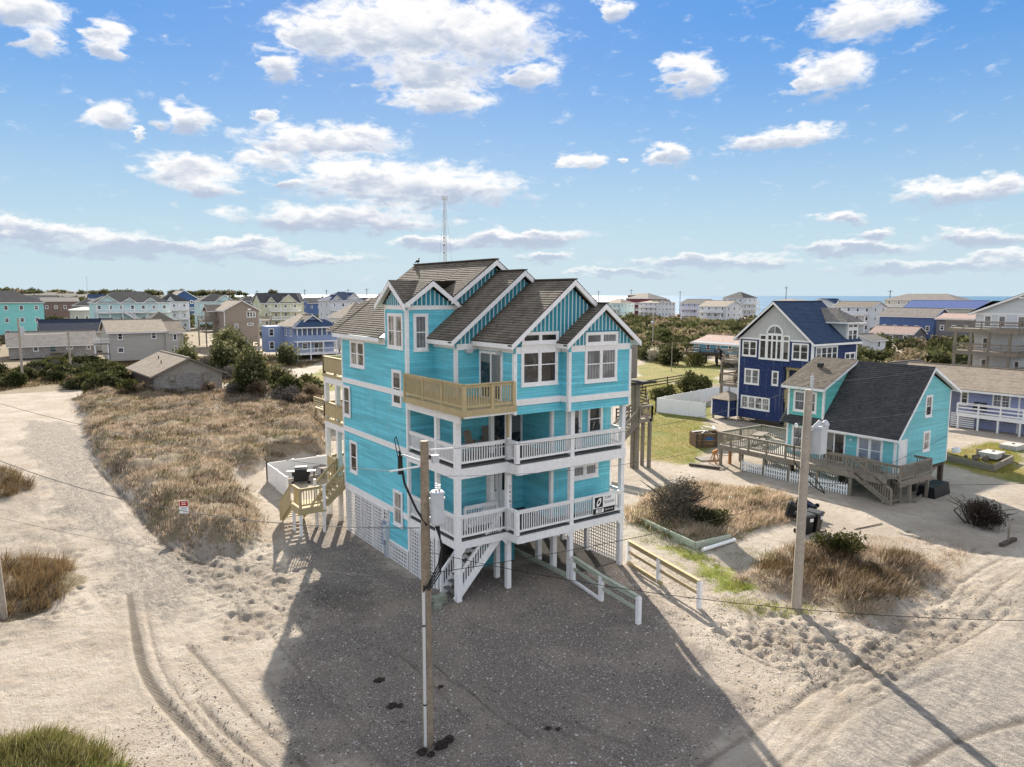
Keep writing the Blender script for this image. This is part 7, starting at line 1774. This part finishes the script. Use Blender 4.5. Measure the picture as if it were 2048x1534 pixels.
# ------------------------------------------------------------------ small things in the yards
g = thing('gas_grill', 'black gas grill standing on the patio inside the white fence', 'grill', (1.25, 21.5, 0), R(-25))
m = MB(); m.box(-.55, .55, -.25, .25, .5, .8); m.prism([(-.28, .8), (.28, .8), (.2, 1.08), (-.2, 1.08)], 'x', -.38, .38); part('cook_box', m, BLACK, g)
m = MB(); m.box(-.9, -.56, -.22, .22, .76, .8); m.box(.56, .9, -.22, .22, .76, .8); part('side_shelf', m, IRON, g)
m = MB(); m.box(-.45, .45, -.2, .2, .12, .5); part('cabinet', m, BLACK, g)
for s in (-1, 1): m = MB(); m.cyl((s * .5, -.27, .09), (s * .5, -.22, .09), .09, .09, 10); part('wheel', m, BLACK, g)
m = MB(); m.tube([(-.4, -.3, .98), (.4, -.3, .98)], .02, 6); part('handle', m, STEEL, g)
def table(label, x, y, L=1.0, wd=.8, h=.74, rz=0, mat=GWOOD, z=0, benches=False, name='patio_table'):
    t = thing(name, label, 'table', (x, y, z), rz); m = MB()
    for k in range(6): m.box(-L / 2, L / 2, -wd / 2 + k * wd / 6, -wd / 2 + (k + .9) * wd / 6, h - .04, h)
    part('table_top', m, mat, t)
    for s in (-1, 1):
        for q in (-1, 1):
            m = MB(); m.beam((s * L * .4, q * wd * .45, 0), (s * L * .4, q * wd * (.1 if benches else .4), h - .05), .07, .07); part('leg', m, mat, t)
        if benches:
            m = MB(); m.box(-L / 2, L / 2, s * (wd / 2 + .3) - .13, s * (wd / 2 + .3) + .13, .42, .46); part('bench', m, mat, t)
            m = MB(); m.beam((s * L * .4, -wd / 2 - .35, .4), (s * L * .4, wd / 2 + .35, .4), .05, .09); part('crossbar', m, mat, t)
table('round edged grey patio table beside the black gas grill', 2.9, 22.2, .9, .9, .72, .5)
table('weathered picnic table with benches on the far end of the saltbox deck', 29.9, 7.9, 1.7, .75, .74, R(20), GWOOD, 1.5, True, 'picnic_table')
m = MB(); m.cyl((0, 0, 0), (0, 0, .045), .75, .75, 28); m.cyl((0, 0, -.01), (0, 0, .05), .62, .62, 28); 
hose = MB(); pr = None
for k in range(29):
    a = 2 * math.pi * k / 28; p = (.62 * math.cos(a), .62 * math.sin(a), .03)
    if pr: hose.tube([pr, p], .028, 6)
    pr = p
tag(part('coiled_hose', hose, RUBBER, None, (28.55, 7.0, 1.52)), 'black coiled hose lying in a ring on the weathered deck', 'hose')
hose2 = MB(); hose2.v = list(hose.v); hose2.f = list(hose.f); hose2.uv = list(hose.uv)
tag(part('coiled_pipe', hose2, IRON, None, (33.2, 11.6, .5)), 'loop of dark pipe on the scrap heap behind the wooden bin', 'pipe')
def bin_(label, x, y, rz, tip=0.0, z=0.0, body=BLACK):
    o = thing('wheeled_bin', label, 'bin', (x, y, z), rz, 'wheeled bins by the pale pole'); o.rotation_euler = (tip, 0, rz)
    m = MB(); m.hexa([(-.24, -.26, .05), (.24, -.26, .05), (.24, .26, .05), (-.24, .26, .05)], [(-.31, -.36, .98), (.31, -.36, .98), (.31, .34, .98), (-.31, .34, .98)]); part('bin_body', m, body, o)
    m = MB(); m.hexa([(-.34, -.42, .98), (.34, -.42, .98), (.34, .40, .98), (-.34, .40, .98)], [(-.30, -.36, 1.07), (.30, -.36, 1.07), (.30, .38, 1.10), (-.30, .38, 1.10)]); part('lid', m, m_plain('dusty dark lid', (.055, .058, .056), .45), o)
    for s in (-1, 1): m = MB(); m.cyl((s * .27, .27, .12), (s * .33, .27, .12), .12, .12, 12); part('wheel', m, BLACK, o)
    m = MB(); m.tube([(-.25, .40, .95), (-.25, .47, .99), (.25, .47, .99), (.25, .40, .95)], .018, 6); part('handle', m, BLACK, o)
    m = MB(); m.box(-.02, .2, -.375, -.345, .7, .86); part('sticker', m, WHITE2, o)
bin_('black wheeled bin standing upright nearest the pale pole', 18.75, -2.9, R(-8)); bin_('black wheeled bin standing upright, second from the pale pole', 19.5, -2.95, R(6))
bin_('black wheeled bin tipped over beside the standing pair', 20.6, -1.9, R(-155), R(74), .34); bin_('dark blue wheeled bin tipped over at the far end of the row', 21.6, -1.75, R(-162), R(70), .34, m_plain('dark blue plastic', (.012, .02, .045), .45))
m = MB(); m.box(-1.0, 1.0, -.03, .03, 0, .03); tag(part('thin_rod', m, DWOOD, None, (22.6, -4.2, .01), R(-8)), 'thin dark rod on the sand beside the tipped bins', 'rod')
# raised bed
rb = thing('timber_bed_edge', 'mossy timber edging round the bed of grass beside the drive', 'edging', (12.4, -1.3, 0))
for p, q in (((0, 0), (.8, 4.9)), ((0, 0), (2.3, -.2))):
    for z in (.1, .27): m = MB(); m.beam((p[0], p[1], z), (q[0], q[1], z), .12, .16); part('timber', m, GREENB, rb)
m = MB(); m.cyl((12.4, -1.75, .12), (14.8, -1.7, .12), .09, .09, 10); tag(part('white_pipe', m, WHITE2), 'white pipe lying on the sand along the timber bed edge', 'pipe')
def slab(label, x, y, w_, d_, z, rz=0):
    o = thing('septic_lid', label, 'lid', (x, y, z), rz); m = MB(); m.box(-w_ / 2, w_ / 2, -d_ / 2, d_ / 2, -.3, .1); part('lid_slab', m, CONC, o); m = MB(); m.box(.1, .35, -.06, .06, .1, .15); part('lifting_handle', m, IRON, o)
slab('pale concrete septic lid in the grass bed beside the drive', 21.3, 1.7, 1.7, 1.2, .3, .3); slab('pale concrete septic lid inside the timber frame behind the saltbox house', 45.6, -.9, 1.6, 1.2, .45); slab('pale concrete septic lid on the grass in front of the lavender house', 50.8, -.3, 1.6, 1.2, .3)
m = MB(); m.cyl((0, 0, 0), (0, 0, .3), .16, .13, 10); m.blob((0, 0, .33), (.15, .15, .08), 10, 5, 0, 0)
tag(part('vent_cap', m, WHITE2, None, (20.0, 2.6, .05)), 'white round vent cap in the grass bed beside the septic lid', 'vent')
m = MB(); m.cyl((0, 0, 0), (0, .1, .35), .3, .28, 14); tag(part('white_tub', m, WHITE2, None, (44.4, 1.0, .3)), 'white round tub lying by the timber frame behind the saltbox house', 'tub')
fb = thing('timber_frame_bed', 'weathered timber retaining frame around bare earth behind the saltbox house', 'frame', (43.5, -1, 0))
for p, q in (((-1.4, 1.8), (-2.2, -1.7)), ((-2.2, -1.7), (2.3, -1.2)), ((2.3, -1.2), (2.8, 1.4))):
    for z in (.12, .36): m = MB(); m.beam((p[0], p[1], z), (q[0], q[1], z), .12, .22); part('timber', m, GWOOD, fb)
for k in range(9):
    x, y = 44 + math.cos(k * 2.4) * .25 * k ** .6, -.6 + math.sin(k * 2.4) * .25 * k ** .6; s = .12 + .03 * (k % 3)
    m = MB(); m.blob((0, 0, 0), (s * 1.3, s, s * .8), 8, 5, k, .3); tag(part('rubble_stone', m, m_plain('brown stones', (.16, .13, .10), .9, noise=.3), None, (x, y, .25)), 'brown stone in the heap inside the timber frame', 'stone', 'stones in the timber frame')
# scrap at the far end of the deck
wb = thing('wooden_bin', 'large brown wooden bin with a blue oval badge, piled with scrap', 'bin', (31.9, 14.4, 0), R(-30))
BNW = m_wood('brown bin planks', (.17, .10, .06), .3)
for k in range(4): m = MB(); m.box(-1.1, 1.1, -.75, -.70, .04 + k * .27, .29 + k * .27); part('plank', m, BNW, wb); m = MB(); m.box(-1.1, -1.05, -.70, .75, .04 + k * .27, .29 + k * .27); part('plank', m, BNW, wb); m = MB(); m.box(1.05, 1.1, -.70, .75, .04 + k * .27, .29 + k * .27); part('plank', m, BNW, wb); m = MB(); m.box(-1.05, 1.05, .70, .75, .04 + k * .27, .29 + k * .27); part('plank', m, BNW, wb)
for x in (-1.0, -.55, .55, 1.0): m = MB(); m.box(x - .07, x + .07, -.80, -.751, 0, 1.15); part('stake', m, DWOOD, wb)
m = MB(); N = 16; m.poly([(.0 + .36 * math.cos(2 * math.pi * k / N), -.758, .72 + .15 * math.sin(2 * math.pi * k / N)) for k in range(N)]); part('badge', m, m_plain('blue oval badge', (.03, .11, .26), .5), wb)
for k in range(9):
    rs_ = random.Random(k); m = MB(); a = rs_.random() * 3.1; L = .5 + rs_.random() * .9; m.beam((-L / 2 * math.cos(a), -L / 2 * math.sin(a), 0), (L / 2 * math.cos(a), L / 2 * math.sin(a), .12 * rs_.random()), .14, .04)
    tag(part('scrap_board', m, (GWOOD, DW2, WHITE)[k % 3], None, (31.9 + (rs_.random() - .5) * 1.4, 14.3 + (rs_.random() - .5), 1.12 + .05 * k)), 'scrap board thrown on top of the large wooden bin', 'board', 'scrap boards on the wooden bin')
for k in range(7):
    rs_ = random.Random(k + 50); m = MB(); a = rs_.random() * 3.1; L = .9 + rs_.random() * 1.0; m.beam((-L / 2 * math.cos(a), -L / 2 * math.sin(a), 0), (L / 2 * math.cos(a), L / 2 * math.sin(a), .2 * rs_.random()), .16, .05)
    tag(part('scrap_board', m, (GWOOD, DWOOD)[k % 2], None, (34 + (rs_.random() - .5) * 2.2, 13.2 + (rs_.random() - .5) * 2, .12 + .06 * k)), 'dark board in the scrap heap behind the large wooden bin', 'board', 'boards in the scrap heap')
pal = thing('pallet', 'old wooden pallet lying on the sand near the wooden bin', 'pallet', (27.9, 10.9, .02), R(-25))
for k in range(6): m = MB(); m.box(-.75, .75, -.55 + k * .2, -.43 + k * .2, .1, .125); part('slat', m, DW2, pal)
for k in (-.7, 0, .62): m = MB(); m.box(k, k + .08, -.55, .58, 0, .1); part('runner', m, GWOOD, pal)
m = MB(); m.beam((25.5, 10.5, .1), (26.3, 8.5, .1), .25, .16); tag(part('railroad_tie', m, DWOOD), 'dark railroad tie at the edge of the sandy driveway', 'timber')
sh = thing('sawhorse', 'orange timber sawhorse under the far corner of the weathered deck', 'sawhorse', (27.6, 10.0, 0), R(20)); ORW = m_wood('orange timber', (.50, .24, .08), .2)
for s in (-.35, .35): m = MB(); m.beam((s, -.25, 0), (s * .8, 0, .85), .07, .07); m.beam((s, .25, 0), (s * .8, 0, .85), .07, .07); part('leg', m, ORW, sh)
m = MB(); m.box(-.5, .5, -.05, .05, .82, .94); part('beam', m, ORW, sh)
m = MB(); m.box(-.08, .08, -.08, .08, -.2, 1.3); tag(part('orange_post', m, ORW, None, (28.3, 9.2, 0)), 'orange new timber post propping the far deck corner', 'post')
tp = thing('tarp_heap', 'black tarpaulin covered load under the saltbox house', 'tarpaulin', (31.9, -3.1, 0)); m = MB(); m.hexa([(-1.1, -.6, -.05), (1.1, -.5, -.05), (1.05, .5, -.05), (-1.1, .5, -.05)], [(-1.0, -.5, .62), (.95, -.42, .72), (.95, .45, .68), (-1, .42, .66)]); part('tarpaulin_cover', m, m_plain('black tarpaulin', (.012, .012, .014), .5, noise=.3), tp)
m = MB(); m.beam((29.0, -3.4, .08), (31.0, -2.9, .1), .12, .1); tag(part('fallen_beam', m, GWOOD), 'grey beam on the sand below the saltbox house', 'beam')
# signs and bits
sg = thing('warning_sign', 'small white sign with a red heading on a thin stake in the dune grass', 'sign', (-6.9, 15.4, 0), R(-35))
m = MB(); m.box(-.025, .025, -.01, .015, -.2, 1.05); part('stake', m, STEEL, sg); m = MB(); m.box(-.23, .23, -.022, -.011, .95, 1.62); part('sign_board', m, WHITE2, sg); m = MB(); m.box(-.21, .21, -.027, -.0225, 1.33, 1.6); part('heading', m, REDP, sg)
m = MB(); m.box(-.11, .11, -.03, -.0275, 1.5, 1.53); m.box(-.11, .11, -.03, -.0275, 1.42, 1.45)
part('heading_line', m, WHITE2, sg)
m = MB()
for z, a in ((1.26, .17), (1.2, .13), (1.14, .16), (1.08, .1)): m.box(-a, a, -.026, -.0225, z, z + .025)
part('text_line', m, m_plain('grey print', (.35, .35, .35), .6), sg)
hy = thing('standpipe', 'short wooden standpipe on a timber skid at the right edge of the sand', 'standpipe', (25.6, -9.5, 0)); m = MB(); m.box(-.8, .8, -.1, .1, 0, .16); part('skid', m, DWOOD, hy); m = MB(); m.cyl((0, 0, .1), (0, 0, .75), .05, .05, 8); m.cyl((0, 0, .75), (0, 0, .85), .09, .05, 8); part('riser', m, GWOOD, hy)
for x, y, z, lb in ((-5.9, 35, .35, 'white scrap of plastic caught in the dune grass'), (-5.2, 61, .9, 'white marker box on a post at the dune edge')):
    m = MB(); m.hexa([(-.3, -.15, 0), (.3, -.18, 0), (.28, .15, 0), (-.28, .17, 0)], [(-.25, -.1, .16), (.27, -.14, .1), (.22, .1, .18), (-.22, .14, .12)]); o = part('white_scrap' if 'scrap' in lb else 'marker_box', m, WHITE2, None, (x, y, z)); tag(o, lb, 'litter' if 'scrap' in lb else 'marker')
    if 'marker' in lb: m = MB(); m.box(-.05, .05, -.05, .05, -1.0, 0); part('stake', m, GWOOD, o)
for k in range(3): m = MB(); m.box(-.3, .3, -.16, .16, 0, .18); tag(part('concrete_block', m, m_plain('mossy concrete', (.24, .26, .2), .9, noise=.3), None, (-.55 - .1 * k, .45 - .15 * k, .18 * k * (k < 2)), R(-20 + 35 * k)), 'mossy concrete block heaped by the foot of the front stairs', 'block', 'mossy blocks by the stairs')
# van far off
vn = thing('camper_van', 'white camper van parked by the flat roofed cottage', 'van', (15.4, 290, 0), R(20)); 
m = MB(); m.prism([(-3, .5), (2.2, .5), (3, .6), (3, 1.5), (2.3, 1.7), (1.9, 2.9), (-3, 2.9)], 'y', -1.1, 1.1); part('van_body', m, WHITE, vn); m = MB(); m.box(-2.4, -.6, -1.13, -1.101, 1.6, 2.3); m.box(1.2, 2.0, -1.13, -1.101, 1.6, 2.3); part('side_window', m, GLASS, vn)
for x in (-2, 2): m = MB(); m.cyl((x, -1.12, .4), (x, -.85, .4), .42, .42, 12); part('wheel', m, BLACK, vn)
vn.location = (9.5, 225, 1.2)
# bird on the ridge
bd = thing('perched_bird', 'dark bird perched on the far end of the highest ridge', 'bird', (4.35, 11.1, 13.64)); m = MB(); m.blob((0, 0, .14), (.08, .15, .08), 8, 6, 0, .05); m.blob((0, -.1, .26), (.05, .055, .05), 8, 5, 0, 0); m.cyl((0, -.14, .26), (0, -.21, .25), .015, .004, 5); m.cyl((0, .1, .14), (0, .32, .06), .05, .02, 6); m.cyl((.03, 0, 0), (.03, 0, .1), .008, .008, 4); m.cyl((-.03, 0, 0), (-.03, 0, .1), .008, .008, 4); part('bird_body', m, BLACK, bd)
# deck walkways behind the left corner, at the rear neighbour
bw = thing('boardwalk', 'yellow wooden boardwalk deck with horizontal rails behind the turquoise house', 'deck', (13, 38, 0))
boxes_ = [(-3, 2, 0, 5, 1.3, 1.45), (2, 5, 1, 3, 1.3, 1.45)]
for q in boxes_: m = MB(); m.box(*q); part('deck_floor', m, YWOOD, bw)
for p, q in (((-3, 0), (2, 0)), ((-3, 5), (-3, 0)), ((2, 0), (2, 1)), ((2, 1), (5, 1))): railing(bw, (p[0], p[1], 1.45), (q[0], q[1], 1.45), 1.0, YWOOD, .2, [0, .5, 1], slats=4)
for x, y in ((-2.9, .1), (1.9, .1), (-2.9, 4.9), (4.9, 1.1)): post(bw, x, y, -.2, 1.3, .15, YWOOD)
tb = thing('deck_chair', 'white plastic chair on the yellow boardwalk deck', 'chair', (11.2, 39.5, 1.45)); m = MB(); m.box(-.28, .28, -.28, .28, .4, .46); part('seat', m, WHITE2, tb); m = MB(); m.box(-.28, .28, .24, .29, .46, .95); part('backrest', m, WHITE2, tb)
for sx in (-.24, .24):
    for sy in (-.24, .24): m = MB(); m.box(sx - .03, sx + .03, sy - .03, sy + .03, 0, .4); part('leg', m, WHITE2, tb)
for k in range(10):
    m = MB(); m.box(-.08, .08, -.08, .08, -.2, 1.1); tag(part('bollard_post', m, BRW, None, (19 + k * 1.5, 66 + k * 1.6, 0)), 'dark wooden post in the row along the grass lane behind the turquoise house', 'post', 'posts along the grass lane')
# dark stair tower at the far right corner of the turquoise house
st = thing('stair_tower', 'weathered dark wooden stair tower on tall posts beside the turquoise house', 'staircase', (21.7, 12.2, 0))
for x, y, s in ((.1, .2, .3), (0, -.25, .22), (.95, -.5, .2), (1.1, .3, .2)): m = MB(); m.box(x - s / 2, x + s / 2, y - s / 2, y + s / 2, -.2, 3.5 if x > .5 else 6.0); part('post', m, GWOOD, st)
m = MB(); m.box(-.2, 1.2, -.6, .5, 3.3, 3.55); part('landing', m, GWOOD, st)
railing(st, (-.1, -.55, 3.55), (1.1, -.55, 3.55), .9, GWOOD, .13, [0, 1], single=False); railing(st, (1.1, -.55, 3.55), (1.1, .45, 3.55), .9, GWOOD, .13, [0, 1], single=False)
stairs(st, (-3.2, -.5, 1.0), (-.1, -.5, 3.5), (0, 1, 0), 1.0, GWOOD, 13, rails=.9)
m = MB(); slope(m, [(-1.6, -.9, 6.3), (1.0, -.9, 6.1), (1.0, 1.6, 6.1), (-1.6, 1.6, 6.3)], (0, 1, 0), step=False); m.box(-1.6, 1.05, -.95, -.9, 6.02, 6.2); part('porch_roof', m, SHD, st)
m = MB(); m.box(-1.4, .3, .2, .4, 6.3, 9.2); part('screen_wall', m, GWOOD, st)
